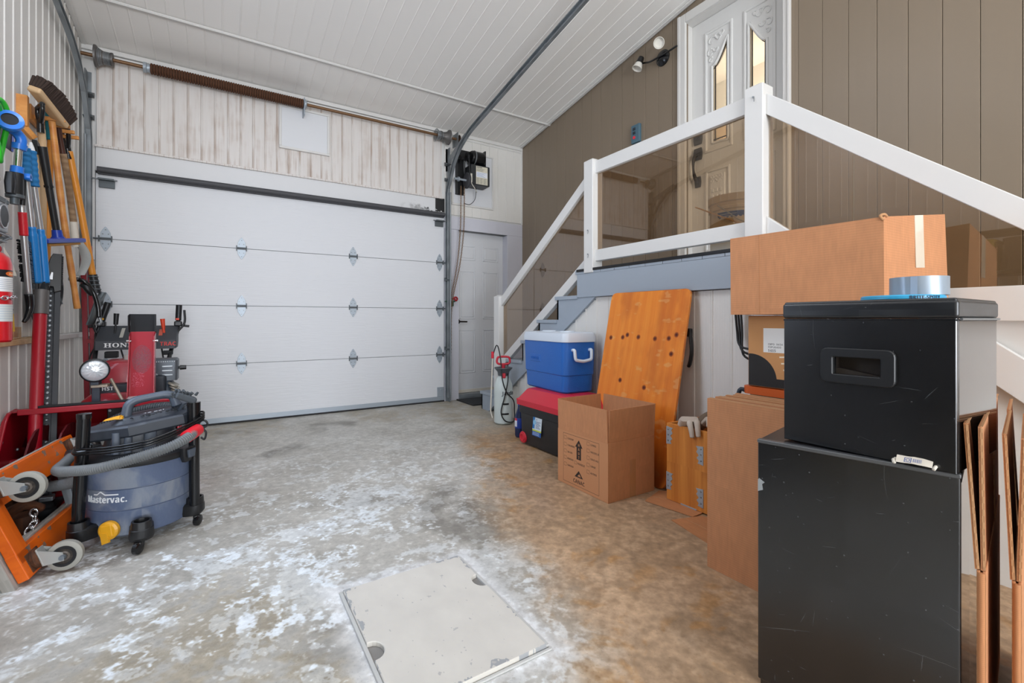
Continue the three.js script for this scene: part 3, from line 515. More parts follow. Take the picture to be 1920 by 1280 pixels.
{
  const t = thing('stair_railing', 'white wooden railing with smoked clear panels along stairs and landing', 'railing', [SX, 7 * RISE, PZ0]);
  const P = (n, g, m, l) => wpart(t, n, g, m, l), x = SX + 0.03;
  const post = (z, y0, y1, w = 0.1) => P('post', merge(span(x - w / 2, x + w / 2, y0, y1, z - w / 2, z + w / 2, 0.006), hexa([[x - w / 2 + 0.003, y1 - 0.003, z - w / 2 + 0.003], [x + w / 2 - 0.003, y1 - 0.003, z - w / 2 + 0.003], [x + w / 2 - 0.003, y1 - 0.003, z + w / 2 - 0.003], [x - w / 2 + 0.003, y1 - 0.003, z + w / 2 - 0.003], ...[[-1, -1], [1, -1], [1, 1], [-1, 1]].map(([a, b]) => [x + a * 0.022, y1 + 0.014, z + b * 0.022])])), M.paintWhite);
  const zA = -2.62, zB = -1.345, zN = -3.99;
  post(zA, 1.31, 2.16); post(zB, 1.31, 2.175); post(zN, 0.19, 1.19);
  P('top_rail', bar([x, 2.1, zA], [x, 2.1, zB], 0.045, 0.092, 0.004), M.paintWhite);
  P('bottom_rail', bar([x, 1.437, zA], [x, 1.437, zB], 0.045, 0.084, 0.004), M.paintWhite);
  P('top_rail', bar([x, 2.04, zA - 0.02], [x, 1.115, zN + 0.02], 0.045, 0.075, 0.004), M.paintWhite);
  P('bottom_rail', bar([x, 1.41, zA - 0.02], [x, 0.5, zN + 0.02], 0.045, 0.075, 0.004), M.paintWhite);
  P('top_rail', bar([x, 2.095, zB + 0.02], [x, 1.0, zB + 0.02 + 1.32], 0.045, 0.085, 0.004), M.paintWhite);
  P('bottom_rail', bar([x, 1.46, zB + 0.02], [x, 1.05, zB + 0.02 + 0.5], 0.045, 0.085, 0.004), M.paintWhite);
  const pane = (pts, g0 = x + 0.002) => P('clear_panel', extX(pts, g0, 0.004), M.glassSmoke, 'smoked clear panel');
  const e = 0.02;
  pane([[zA + 0.05, 1.47], [zB - 0.06, 1.47], [zB - 0.06, 2.06], [zA + 0.05, 2.06]]);
  pane([[zA - 0.06, 1.39], [zA - 0.06, 1.99], [-3.4, 1.45], [-3.4, 0.87]]);
  pane([[-3.406, 0.86], [-3.406, 1.445], [zN + 0.06, 1.09], [zN + 0.06, 0.54]]);
  pane([[zB + 0.06, 1.42], [zB + 0.06, 2.03], [-0.92, 1.72], [-0.92, 1.08]]);
  pane([[-0.914, 1.08], [-0.914, 1.71], [-0.16, 1.08]]);
  for (const [z, y] of [[zB, 2.115], [zA, 1.63], [zA, 1.45]]) P('screw', merge(cyl([x - 0.05, y, z], [x - 0.056, y, z], 0.005, 0.005, 8), cyl([x - 0.052, y, z + 0.004], [x - 0.064, y - 0.03, z + 0.012], 0.0022, 0.0018, 6)), M.steel);
}
{ // white bucket with a blue print, on the landing
  const t = thing('bucket', 'beige plastic bucket with blue printed label on the landing by the house door', 'bucket', [2.66, 7 * RISE, -1.635]);
  part(t, 'pail', lathe([[0, 0], [0.13, 0], [0.148, 0.27], [0.156, 0.275], [0.156, 0.29], [0.15, 0.295], [0.151, 0.315], [0.159, 0.32], [0.159, 0.36], [0.15, 0.362], [0.146, 0.02], [0, 0.012]], 40), M.offWhite);
  const lt = canvasTex(256, 256, (g) => { g.fillStyle = '#dcd8cf'; g.fillRect(0, 0, 256, 256); g.fillStyle = '#1f4fa0'; g.fillRect(20, 10, 216, 118); g.fillStyle = '#c9d6ea'; for (let i = 0; i < 7; i++) g.fillRect(30, 24 + i * 14, 150 - (i % 3) * 20, 3); g.strokeStyle = '#2b62ad'; g.lineWidth = 9; g.strokeRect(24, 150, 208, 92); g.fillStyle = '#7f92ad'; for (let i = 0; i < 6; i++) { g.fillRect(38, 162 + i * 12, 50, 4); g.fillRect(100, 162 + i * 12, 56, 4); } g.fillStyle = '#3b4a63'; g.fillRect(170, 164, 44, 30); g.fillText('C', 186, 230); });
  const lg = new THREE.CylinderGeometry(0.1505, 0.137, 0.23, 24, 1, true, -1.85, 1.2).translate(0, 0.15, 0);
  part(t, 'label', lg, std(0xffffff, 0.5, 0, { map: lt }), 'blue and white printed label');
  part(t, 'handle', sweep([[-0.16, 0.3, -0.02], [-0.17, 0.24, 0.06], [-0.165, 0.19, 0.12], [-0.1, 0.17, 0.16], [0, 0.19, 0.17], [0.12, 0.25, 0.1], [0.16, 0.3, 0.02]], 0.003, 40, 6), M.zinc);
  const s = thing('stir_stick', 'pale wooden stick leaning across the beige bucket on the landing', 'stick', [2.6, 7 * RISE + 0.1, -1.86]);
  wpart(s, 'stick', bar([2.497, 1.655, -1.8], [2.49, 1.5, -1.5], 0.022, 0.007, 0.003), M.handlePale);
}
{ // two-spot wall lamp on the brown wall
  const t = thing('spot_lamp', 'black wall lamp with two white glass spots on the brown wall', 'wall lamp', [XR, 3.258, -2.7]);
  part(t, 'base_plate', lathe([[0, 0], [0.07, 0], [0.068, 0.012], [0.05, 0.03], [0.02, 0.04], [0, 0.042]], 32, [0, 0, 0], [-1, 0, 0]), M.blackGloss);
  part(t, 'arm', sweep([[-0.05, 0.03, -0.19], [-0.055, 0.0, -0.1], [-0.05, 0, 0], [-0.055, -0.005, 0.1], [-0.06, -0.005, 0.19]], 0.008, 30, 8), M.blackGloss);
  for (const [z, dir] of [[-0.185, [-0.35, -1, -0.22]], [0.03, [-0.75, -0.5, 0.45]]]) {
    const d = V(...dir).normalize(), p = V(-0.07, z < 0 ? 0.075 : 0.1, z);
    const h = part(t, 'socket', lathe([[0, 0], [0.026, 0.004], [0.03, 0.05], [0.033, 0.052], [0.033, 0.06], [0, 0.06]], 20, [p.x, p.y, p.z], d), M.blackGloss);
    const s = p.clone().addScaledVector(d, 0.058); part(h, 'glass_shade', lathe([[0.028, 0], [0.034, 0.01], [0.046, 0.055], [0.042, 0.055], [0.036, 0.03], [0, 0.022]], 24, [s.x, s.y, s.z], d), std(0xe8e4da, 0.25), 'white glass shade');
  }
}
{ // wall control
  const t = thing('wall_control', 'small blue grey push button box with red light on the brown wall', 'button box', [XR - 0.014, 2.69, -3.0]);
  part(t, 'case', box(0, 0, 0, 0.032, 0.17, 0.1, 0.006), std(0x51707f, 0.45));
  part(t, 'button', merge(box(-0.018, 0.045, -0.01, 0.008, 0.024, 0.03, 0.003), box(-0.018, 0.008, -0.01, 0.008, 0.024, 0.03, 0.003)), std(0x1f2b35, 0.5));
  part(t, 'indicator', cyl([-0.014, -0.035, -0.01], [-0.022, -0.035, -0.01], 0.014), std(0xc8323c, 0.3, 0, { emissive: 0xd02030, emissiveIntensity: 0.35 }), 'red indicator light');
}
{ const m = thing('door_mat', 'dark doormat on the floor at the white side door', 'mat', [2.66, 0, -4.72]); part(m, 'mat_pile', box(0, 0.008, 0, 0.6, 0.016, 0.4, 0.007), M.mat); part(m, 'border', merge(box(0, 0.008, 0.205, 0.62, 0.018, 0.02, 0.005), box(-0.305, 0.008, 0, 0.02, 0.018, 0.42, 0.005), box(0.305, 0.008, 0, 0.02, 0.018, 0.42, 0.005)), M.rubber); }

// ---------------------------------------------------------------- overhead door hardware
function trackPath(x) {                                               // up the wall, round the bend, then along the ceiling slope
  return [[0.05, -4.9], [1, -4.9], [2, -4.9], [2.42, -4.898], [2.54, -4.838], [2.715, -4.73], [2.85, -4.57], [2.945, -4.34], [3.005, -4.03], [3.16, -3.16], [3.262, -2.56], [3.28, -2.46]].map(([y, z]) => [x, y, z]);
}
function channel(path, w, d, side) {                                  // U-shaped rail swept in the (z, y) plane, open towards side
  const th = 0.004, prof = [[0, -d / 2], [w, -d / 2], [w, -d / 2 + 0.008], [th, -d / 2 + th], [th, d / 2 - th], [w, d / 2 - 0.008], [w, d / 2], [0, d / 2]];
  const pos = [], idx = [], n = prof.length, cv = new THREE.CatmullRomCurve3(path.map(v3), false, 'catmullrom', 0.3), S = 90;
  for (let i = 0; i <= S; i++) { const p = cv.getPointAt(i / S), t = cv.getTangentAt(i / S), nn = V(0, t.z, -t.y); for (const [a, b] of prof) pos.push(p.x + side * a, p.y + nn.y * b, p.z + nn.z * b); }
  for (let i = 0; i < S; i++) for (let j = 0; j < n; j++) { const a = i * n + j, b = i * n + (j + 1) % n; side > 0 ? idx.push(a, b, a + n, b, b + n, a + n) : idx.push(a, a + n, b, b, a + n, b + n); }
  let g = new THREE.BufferGeometry(); g.setAttribute('position', new THREE.Float32BufferAttribute(pos, 3)); g.setIndex(idx); g = g.toNonIndexed(); g.computeVertexNormals(); return uvm(g);
}
for (const [x, side, label] of [[-0.905, 1, 'galvanised door track curving up beside the left wall'], [2.232, -1, 'galvanised door track curving up beside the black door opener']]) {
  const path = trackPath(x), t = thing('door_track', label, 'door track', [x, 0, ZF + 0.05]), lx = x + side * 0.012;
  wpart(t, 'rail', channel(path, 0.028, 0.054, side), M.galv);
  wpart(t, 'angle_bracket', merge(span(x - side * 0.012, x - side * 0.004, 0.0, 2.95, ZF + 0.001, ZF + 0.075, 0.002), span(x - side * 0.012, x + side * 0.02, 0.0, 2.95, ZF + 0.001, ZF + 0.006, 0.001)), M.galv);
    wpart(t, 'bend_brace', ext([[0, 0], [0.06, 0.1], [0.42, 0.27], [0.4, 0.3], [0.03, 0.17], [-0.02, 0.05]], 0.004).applyMatrix4(new THREE.Matrix4().makeBasis(V(0, 0, 1), V(0, 1, 0), V(-1, 0, 0))).translate(x - side * 0.006, 2.68, ZF + 0.06), M.galv);
  for (const y of [0.6, 1.4, 2.56, 2.74]) wpart(t, 'wall_clip', merge(hexa([[lx - 0.03, y, ZF + 0.03], [lx + 0.03, y, ZF + 0.03], [lx + 0.03, y + 0.004, ZF + 0.1], [lx - 0.03, y + 0.004, ZF + 0.1], [lx - 0.03, y + 0.04, ZF + 0.03], [lx + 0.03, y + 0.04, ZF + 0.03], [lx + 0.03, y + 0.008, ZF + 0.1], [lx - 0.03, y + 0.008, ZF + 0.1]])), M.galvDark);
  if (side < 0) for (const f of [1]) { const e = path[path.length - f]; wpart(t, 'hanger_strap', merge(span(e[0] - 0.015, e[0] + 0.015, e[1] + 0.02, ceilY(e[2]) + 0.005, e[2] - 0.003, e[2] + 0.003, 0.001), box(e[0], e[1] + 0.03, e[2], 0.05, 0.02, 0.03, 0.003)), M.galv); }
  const pc = thing('track_cable', side > 0 ? 'thin grey conduit running up the wall by the left door track' : 'thin grey conduit running up the wall by the right door track', 'conduit', [x - side * 0.05, 0, ZF + 0.02]);
  wpart(pc, 'conduit', sweep([[x + side * -0.0, 0.02, ZF + 0.105], [x + side * 0.0, 1.0, ZF + 0.105], [x, 2.0, ZF + 0.1], [x, 2.42, ZF + 0.1]], 0.009, 30, 8), M.galv);
}
{ // shaft with spring and drums
  const y = 3.045, z = ZF + 0.11, t = thing('torsion_shaft', 'rusty overhead door shaft with long brown coil spring below the ceiling', 'door spring', [0.67, y, z]);
  const P = (n, g, m, l) => wpart(t, n, g, m, l);
  P('shaft', cyl([-0.93, y, z], [2.36, y, z], 0.0145, 0.0145, 14), M.rustyShaft);
  const sx0 = -0.5, sx1 = 0.67, coil = [], N = 62;
  const sp = P('spring', cyl([sx0, y, z], [sx1, y, z], 0.034, 0.034, 20), M.springBrown, 'brown coil spring');
  const ring = new THREE.TorusGeometry(0.036, 0.0085, 8, 22).rotateY(PI / 2);
  for (let i = 0; i < N; i++) coil.push(ring.clone().rotateX(0.1).translate(mixn(sx0 + 0.01, sx1 - 0.01, i / (N - 1)), y, z));
  wpart(sp, 'spring_coils', merge(coil), M.rust); wpart(t, 'winding_cone', lathe([[0.015, 0], [0.04, 0], [0.042, 0.02], [0.034, 0.025], [0.034, 0.045], [0.015, 0.045]], 16, [sx0 - 0.045, y, z], [1, 0, 0]), M.zinc);
  P('centre_bracket', merge(span(sx1 + 0.004, sx1 + 0.012, y - 0.11, y + 0.055, ZF + 0.01, z + 0.03, 0.002), span(sx1 - 0.03, sx1 + 0.05, y - 0.11, y + 0.055, ZF + 0.008, ZF + 0.014, 0.001), lathe([[0.015, 0], [0.045, 0], [0.045, 0.01], [0.03, 0.02], [0.015, 0.02]], 20, [sx1 + 0.012, y, z], [1, 0, 0])), M.zinc);
  const drum = [[0.016, 0], [0.052, 0], [0.052, 0.012], [0.044, 0.016], [0.046, 0.04], [0.05, 0.06], [0.062, 0.085], [0.082, 0.1], [0.084, 0.112], [0.03, 0.112], [0.016, 0.1]];
  const dl = P('cable_drum', lathe(drum, 32, [-0.735, y, z], [-1, 0, 0]), M.cast, 'cast drum with wound cable');
  const grooves = Array.from({ length: 9 }, (_, i) => new THREE.TorusGeometry(0.047 + (i > 5 ? (i - 5) * 0.006 : 0), 0.0035, 6, 28).rotateY(PI / 2).translate(-0.755 - i * 0.0085, y, z));
  wpart(dl, 'cable', merge(grooves), M.steel);
  const dr = P('cable_drum', lathe(drum, 32, [2.1, y, z], [1, 0, 0]), M.cast);
  wpart(dr, 'cable', merge(grooves.map((g) => g.clone().translate(0.755 + 2.12, 0, 0).translate(0, 0, 0))), M.steel);
  P('end_bearing', merge(span(2.3, 2.306, y - 0.08, y + 0.07, ZF + 0.01, z + 0.05, 0.002)), M.galv);
  P('sprocket', merge(lathe([[0.015, 0], [0.05, 0], [0.055, 0.004], [0.05, 0.008], [0.015, 0.008]], 24, [2.33, y, z], [1, 0, 0])), M.springBrown, 'rusty chain sprocket');
}
{ // two square cover plates on the planks
  const mk = (label, x0, x1, y0, y1, z) => { const t = thing('cover_plate', label, 'cover plate', [(x0 + x1) / 2, (y0 + y1) / 2, z]); wpart(t, 'plate', span(x0, x1, y0, y1, z, z + 0.012, 0.002), M.doorPlain); const e = 0.022; wpart(t, 'frame', merge(span(x0 - e, x1 + e, y0 - e, y0, z, z + 0.022, 0.005), span(x0 - e, x1 + e, y1, y1 + e, z, z + 0.022, 0.005), span(x0 - e, x0, y0, y1, z, z + 0.022, 0.005), span(x1, x1 + e, y0, y1, z, z + 0.022, 0.005)), M.trimWhite); };
  mk('square white cover plate over the garage door, below the spring', 0.49, 0.905, 2.63, 3.005, ZF + 0.02);
  mk('large white cover plate behind the black door opener', 2.31, 2.83, 2.33, 2.945, ZF + 0.003);
}
{ // opener on its black plate
  const z = ZF + 0.03, t = thing('door_opener', 'black motor opener with control box beside the garage door', 'door opener', [2.5, 2.7, z]);
  const P = (n, g, m, l) => wpart(t, n, g, m, l);
  P('mounting_plate', merge(span(2.33, 2.44, 2.43, 2.93, z - 0.012, z, 0.003), span(2.33, 2.338, 2.43, 2.93, z, z + 0.06, 0.002), span(2.37, 2.68, 2.85, 2.965, z - 0.01, z + 0.01, 0.003), span(2.66, 2.675, 2.72, 2.965, z - 0.01, z + 0.12, 0.003)), M.black);
  const mo = P('motor', lathe([[0, 0], [0.07, 0], [0.078, 0.012], [0.078, 0.03], [0.082, 0.034], [0.082, 0.04], [0.078, 0.044], [0.078, 0.15], [0.068, 0.17], [0, 0.17]], 32, [2.465, 2.855, z + 0.12], [1, 0, 0]), M.blackGloss);
  wpart(mo, 'band', lathe([[0.079, 0], [0.0835, 0], [0.0835, 0.012], [0.079, 0.012]], 32, [2.5, 2.855, z + 0.12], [1, 0, 0]), M.steel);
  P('motor_pulley', lathe([[0.01, 0], [0.045, 0], [0.05, 0.006], [0.04, 0.012], [0.05, 0.018], [0.045, 0.024], [0.01, 0.024]], 28, [2.41, 2.855, z + 0.12], [1, 0, 0]), M.black);
  P('drive_pulley', lathe([[0.012, 0], [0.085, 0], [0.092, 0.006], [0.08, 0.013], [0.092, 0.02], [0.085, 0.026], [0.03, 0.02], [0.012, 0.026]], 32, [2.408, 2.575, z + 0.12], [1, 0, 0]), M.strutDark);
  P('belt', merge(bar([2.421, 2.86, z + 0.165], [2.421, 2.585, z + 0.2], 0.012, 0.008, 0.002, V(0, 0, 1)), bar([2.421, 2.86, z + 0.075], [2.421, 2.585, z + 0.04], 0.012, 0.008, 0.002, V(0, 0, 1))), M.rubber);
  P('output_shaft', merge(cyl([2.26, 2.575, z + 0.12], [2.42, 2.575, z + 0.12], 0.012), lathe([[0.012, 0], [0.026, 0], [0.026, 0.02], [0.012, 0.02]], 16, [2.3, 2.575, z + 0.12], [1, 0, 0])), M.zinc);
  P('chain_wheel', merge(lathe([[0.012, 0], [0.045, 0], [0.05, 0.004], [0.045, 0.01], [0.012, 0.01]], 24, [2.345, 2.83, z + 0.08], [1, 0, 0]), cyl([2.33, 2.83, z + 0.08], [2.42, 2.83, z + 0.08], 0.012)), M.black);
  const cb = P('control_box', merge(span(2.45, 2.7, 2.53, 2.765, z - 0.006, z + 0.17, 0.012), span(2.43, 2.47, 2.52, 2.66, z + 0.02, z + 0.17, 0.008)), std(0x2c2e30, 0.45));
  const lt = canvasTex(256, 384, (g) => { g.fillStyle = '#d9d3bf'; g.fillRect(0, 0, 256, 384); g.fillStyle = '#444'; g.fillRect(14, 14, 120, 14); for (let i = 0; i < 5; i++) g.fillRect(14, 44 + i * 14, 180 - (i * 37) % 60, 4); g.fillStyle = '#e6e9ee'; g.fillRect(6, 120, 244, 112); g.fillStyle = '#5a78a8'; for (let i = 0; i < 6; i++) g.fillRect(20, 134 + i * 16, 205 - (i * 53) % 80, 4); g.fillStyle = '#222'; for (let i = 0; i < 6; i++) for (let j = 0; j < 3; j++) { g.strokeStyle = '#333'; g.strokeRect(12 + j * 80, 246 + i * 22, 70, 18); g.fillRect(18 + j * 80, 253 + i * 22, 44 - (i * j * 7) % 20, 4); } });
  wpart(cb, 'printed_label', new THREE.PlaneGeometry(0.155, 0.21).translate(2.59, 2.645, z + 0.1712), std(0xffffff, 0.5, 0, { map: lt }), 'printed paper label');
  wpart(cb, 'side_label', new THREE.PlaneGeometry(0.022, 0.1).translate(2.452, 2.6, z + 0.1712), std(0xddd9cc, 0.5));
  wpart(cb, 'knob', cyl([2.7, 2.58, z + 0.08], [2.715, 2.58, z + 0.08], 0.022), M.black);
  P('wire', merge(sweep([[2.47, 2.62, z + 0.15], [2.455, 2.54, z + 0.17], [2.5, 2.49, z + 0.16], [2.56, 2.46, z + 0.1]], 0.0045, 24, 6)), M.offWhite, 'cream wire');
  P('wire', merge(sweep([[2.55, 2.53, z + 0.1], [2.565, 2.4, z + 0.05], [2.52, 2.335, z], [2.44, 2.34, z - 0.005]], 0.004, 24, 6)), M.black);
}
{ // loops of hand chain
  const t = thing('hand_chain', 'long rusty hand chain hanging from the black door opener', 'chain', [2.39, 0.42, ZF + 0.08]);
  const link = new THREE.TorusGeometry(0.0085, 0.0026, 5, 9).scale(1, 1.55, 1), L = [];
  const path = (dx) => new THREE.CatmullRomCurve3([[2.385 + dx, 2.5, ZF + 0.11], [2.38 + dx, 2.0, ZF + 0.1], [2.345 + dx * 0.8, 1.6, ZF + 0.08], [2.27 + dx * 0.5, 1.2, ZF + 0.06], [2.255 + dx * 0.5, 1.0, ZF + 0.05], [2.252 + dx * 0.5, 0.7, ZF + 0.05], [2.25 + dx * 0.25, 0.43, ZF + 0.05]].map(v3));
  for (const dx of [-0.022, 0.022]) { const c = path(dx), N = 104; for (let i = 0; i < N; i++) { const p = c.getPointAt(i / (N - 1)), tg = c.getTangentAt(i / (N - 1)); L.push(link.clone().rotateY(i % 2 ? PI / 2 : 0.2).applyQuaternion(new THREE.Quaternion().setFromUnitVectors(V(0, 1, 0), tg.negate())).translate(p.x, p.y, p.z)); } }
  const m = wpart(t, 'chain_links', merge(L), std(0x94765a, 0.5, 0.5)); m.userData.kind = 'stuff';
  const k = thing('chain_keeper', 'green and red clip holding the hand chain to the wall', 'clip', [2.26, 1.165, ZF + 0.02]);
  part(k, 'bracket', merge(box(-0.005, 0, 0.02, 0.12, 0.014, 0.035, 0.004), box(0.03, -0.03, 0.01, 0.03, 0.05, 0.015, 0.004)), std(0x24503c, 0.5), 'green bracket');
  part(k, 'tie', sweep([[0.02, 0.025, 0.03], [0.05, 0.05, 0.05], [0.08, 0.035, 0.04], [0.06, 0.01, 0.05], [0.03, 0.03, 0.06]], 0.01, 24, 8), std(0xa01c28, 0.6), 'red tie');
}

// ---------------------------------------------------------------- things along the stairs, from the side door towards the camera
{
  const t = thing('garden_sprayer', 'white pump sprayer with red handle beside the foot of the stairs', 'sprayer', [2.2, 0, -3.62], -0.45);
  part(t, 'tank', lathe([[0, 0.004], [0.075, 0.004], [0.086, 0.015], [0.087, 0.3], [0.082, 0.36], [0.06, 0.42], [0.042, 0.44], [0.04, 0.455], [0, 0.455]], 36), phys(0xdfe9e6, 0.35, 0, { transmission: 0.15, thickness: 0 }));
  part(t, 'funnel_collar', lathe([[0.035, 0.44], [0.05, 0.44], [0.055, 0.475], [0.085, 0.51], [0.082, 0.515], [0.05, 0.5], [0.03, 0.5]], 28), std(0x5a5f64, 0.5));
  part(t, 'pump_handle', merge(cyl([0, 0.49, 0], [0, 0.545, 0], 0.016), sweep([[-0.055, 0.6, 0], [-0.05, 0.55, 0], [0.05, 0.55, 0], [0.055, 0.6, 0], [0.03, 0.612, 0], [-0.03, 0.612, 0]], 0.01, 40, 8, true)), M.redPlastic, 'red pump handle');
  part(t, 'valve', box(0.0, 0.445, 0.055, 0.03, 0.045, 0.03, 0.008), M.redPlastic); part(t, 'trigger', cyl([-0.1, 0.6, 0], [-0.1, 0.66, 0], 0.013), M.redPlastic);
  part(t, 'hose', sweep([[0.04, 0.46, 0.04], [0.03, 0.38, 0.09], [0.0, 0.25, 0.098], [-0.03, 0.12, 0.1], [0.01, 0.04, 0.1], [0.09, 0.03, 0.06], [0.1, 0.12, 0.02], [0.085, 0.22, 0.07], [0.02, 0.3, 0.098], [-0.02, 0.42, 0.1], [-0.03, 0.6, 0.03], [-0.06, 0.72, 0], [-0.1, 0.62, 0]], 0.0055, 120, 7), M.black);
  part(t, 'wand', merge(cyl([-0.1, 0.61, 0], [-0.12, 0.12, 0.03], 0.006), cyl([-0.12, 0.12, 0.03], [-0.105, 0.06, 0.05], 0.006)), M.offWhite, 'off white spray wand');
  part(t, 'scale_mark', merge(...[0.1, 0.19].map((y) => new THREE.CylinderGeometry(0.0882, 0.0882, 0.016, 12, 1, true, -0.25, 0.75).translate(0, y, 0))), M.black);
  part(t, 'lettering', (() => { const g = text('Jardin', 0.034, 0.002), p = g.attributes.position; for (let i = 0; i < p.count; i++) { const a = (p.getX(i) - 0.02) / 0.088, r = 0.087 + p.getZ(i); p.setXYZ(i, Math.sin(a) * r, p.getY(i) + 0.27, Math.cos(a) * r); } g.computeVertexNormals(); return g; })(), std(0x4a5154, 0.6));
}
{
  const t = thing('soda_bottle', 'blue soda bottle standing between the sprayer and the black tote', 'bottle', [2.06, 0, -3.13]);
  part(t, 'bottle_body', lathe([[0, 0], [0.036, 0.003], [0.041, 0.02], [0.041, 0.09], [0.038, 0.1], [0.041, 0.11], [0.04, 0.17], [0.018, 0.235], [0.015, 0.26], [0, 0.26]], 28), std(0x1c2b52, 0.25));
  part(t, 'wrapper', lathe([[0.0415, 0.075], [0.0422, 0.078], [0.0422, 0.155], [0.0415, 0.158]], 28), std(0xffffff, 0.4, 0, { map: canvasTex(256, 64, (g) => { g.fillStyle = '#1c3f9c'; g.fillRect(0, 0, 256, 64); for (const x of [10, 138]) { g.fillStyle = '#e9edf5'; g.fillRect(x, 10, 70, 44); g.fillStyle = '#c92a3a'; g.fillRect(x, 10, 70, 16); g.fillStyle = '#1c3f9c'; g.fillRect(x, 40, 70, 14); } }) }), 'blue, white and red wrapper');
  part(t, 'cap', lathe([[0, 0.255], [0.017, 0.255], [0.017, 0.275], [0, 0.278]], 20), std(0x1b3f93, 0.4));
}
{
  const t = thing('storage_tote', 'black wheeled tote with red lid under the blue cooler', 'tote', [2.13, 0, -2.62]);
  const W = 0.38, D = 0.74;
  part(t, 'tub', loft([{ y: 0.012, w: W - 0.05, d: D - 0.06, r: 0.03 }, { y: 0.1, w: W - 0.035, d: D - 0.045, r: 0.03 }, { y: 0.24, w: W - 0.03, d: D - 0.03, r: 0.03 }, { y: 0.245, w: W - 0.015, d: D - 0.015, r: 0.03 }, { y: 0.33, w: W - 0.01, d: D - 0.01, r: 0.03 }]), M.tote);
  const lid = part(t, 'lid', loft([{ y: 0.305, w: W + 0.02, d: D + 0.02, r: 0.035 }, { y: 0.345, w: W + 0.025, d: D + 0.025, r: 0.035 }, { y: 0.352, w: W, d: D, r: 0.035 }, { y: 0.42, w: W - 0.09, d: D - 0.1, r: 0.03 }, { y: 0.428, w: W - 0.11, d: D - 0.12, r: 0.03 }]), M.redPlastic, 'red ribbed lid');
  part(lid, 'lid_rib', merge(...Array.from({ length: 7 }, (_, i) => bar([-W / 2 + 0.015, 0.352, -0.27 + i * 0.09], [-W / 2 + 0.05, 0.415, -0.27 + i * 0.09], 0.03, 0.012, 0.004))), M.redPlastic);
  for (const [x, z] of [[-0.15, -0.33], [0.15, -0.33]]) { const w = part(t, 'wheel', lathe([[0, 0], [0.012, 0.002], [0.02, 0.0], [0.04, 0.0], [0.044, 0.006], [0.044, 0.03], [0, 0.03]], 24, [x - 0.03, 0.055, z + 0.02], [1, 0, 0]), M.redPlastic, 'red wheel'); part(w, 'hub', new THREE.TorusGeometry(0.026, 0.004, 6, 20).rotateY(PI / 2).translate(x - 0.031, 0.055, z + 0.02), M.redPlastic); }
  const lt = canvasTex(256, 320, (g) => { g.fillStyle = '#d9e6ee'; g.fillRect(0, 0, 256, 320); g.fillStyle = '#2f7dc0'; g.fillRect(0, 0, 60, 200); g.fillStyle = '#8fc9e8'; g.beginPath(); g.arc(50, 90, 44, 0, 7); g.fill(); g.fillStyle = '#1f4a80'; g.font = 'bold 30px sans-serif'; g.fillText('45', 90, 50); for (let i = 0; i < 7; i++) g.fillRect(86, 70 + i * 18, 140 - (i * 41) % 60, 7); g.fillStyle = '#c7d54a'; g.fillRect(0, 214, 256, 26); g.fillStyle = '#1c5aa6'; g.fillRect(0, 240, 256, 80); g.fillStyle = '#cfe0f0'; for (let i = 0; i < 3; i++) g.fillRect(16, 256 + i * 20, 190, 6); });
  part(t, 'sticker', new THREE.PlaneGeometry(0.11, 0.135).rotateY(-PI / 2).rotateZ(-0.09).translate(-W / 2 + 0.009, 0.17, -0.115), std(0xffffff, 0.4, 0, { map: lt }), 'blue and white sticker');
}
{
  const t = thing('cooler', 'blue cooler with white lid on top of the red lidded tote', 'cooler', [2.195, 0.428, -2.8], -0.06);
  const W = 0.29, D = 0.58;
  const body = part(t, 'body', loft([{ y: 0, w: W - 0.045, d: D - 0.06, r: 0.04 }, { y: 0.012, w: W - 0.025, d: D - 0.035, r: 0.045 }, { y: 0.125, w: W - 0.018, d: D - 0.026, r: 0.045 }, { y: 0.132, w: W - 0.008, d: D - 0.014, r: 0.045 }, { y: 0.365, w: W, d: D, r: 0.045 }], 0.5, 6), M.cooler);
  part(body, 'logo_plate', merge(box(-W / 2 + 0.004, 0.235, -0.1, 0.01, 0.06, 0.15, 0.02), text('COOLER', 0.02, 0.003).rotateY(-PI / 2).translate(-W / 2 - 0.001, 0.225, -0.158)), M.cooler);
  const lid = part(t, 'lid', loft([{ y: 0.367, w: W + 0.012, d: D + 0.014, r: 0.05 }, { y: 0.4, w: W + 0.014, d: D + 0.016, r: 0.05 }, { y: 0.43, w: W - 0.004, d: D - 0.004, r: 0.045 }, { y: 0.436, w: W - 0.04, d: D - 0.04, r: 0.03 }], 0.5, 6), M.coolerLid, 'white lid');
  part(lid, 'cup_ring', merge(...[-0.12, 0.12].map((z) => new THREE.TorusGeometry(0.05, 0.008, 8, 28).rotateX(PI / 2).translate(0, 0.436, z))), M.coolerLid);
  for (const s of [1, -1]) part(t, 'handle', merge(sweep([[-0.075, 0.31, s * (D / 2 - 0.01)], [-0.075, 0.31, s * (D / 2 + 0.022)], [-0.068, 0.245, s * (D / 2 + 0.028)], [0, 0.232, s * (D / 2 + 0.028)], [0.068, 0.245, s * (D / 2 + 0.028)], [0.075, 0.31, s * (D / 2 + 0.022)], [0.075, 0.31, s * (D / 2 - 0.01)]], 0.0115, 60, 10, false, 0.2)), M.coolerLid, 'white swing handle');
}
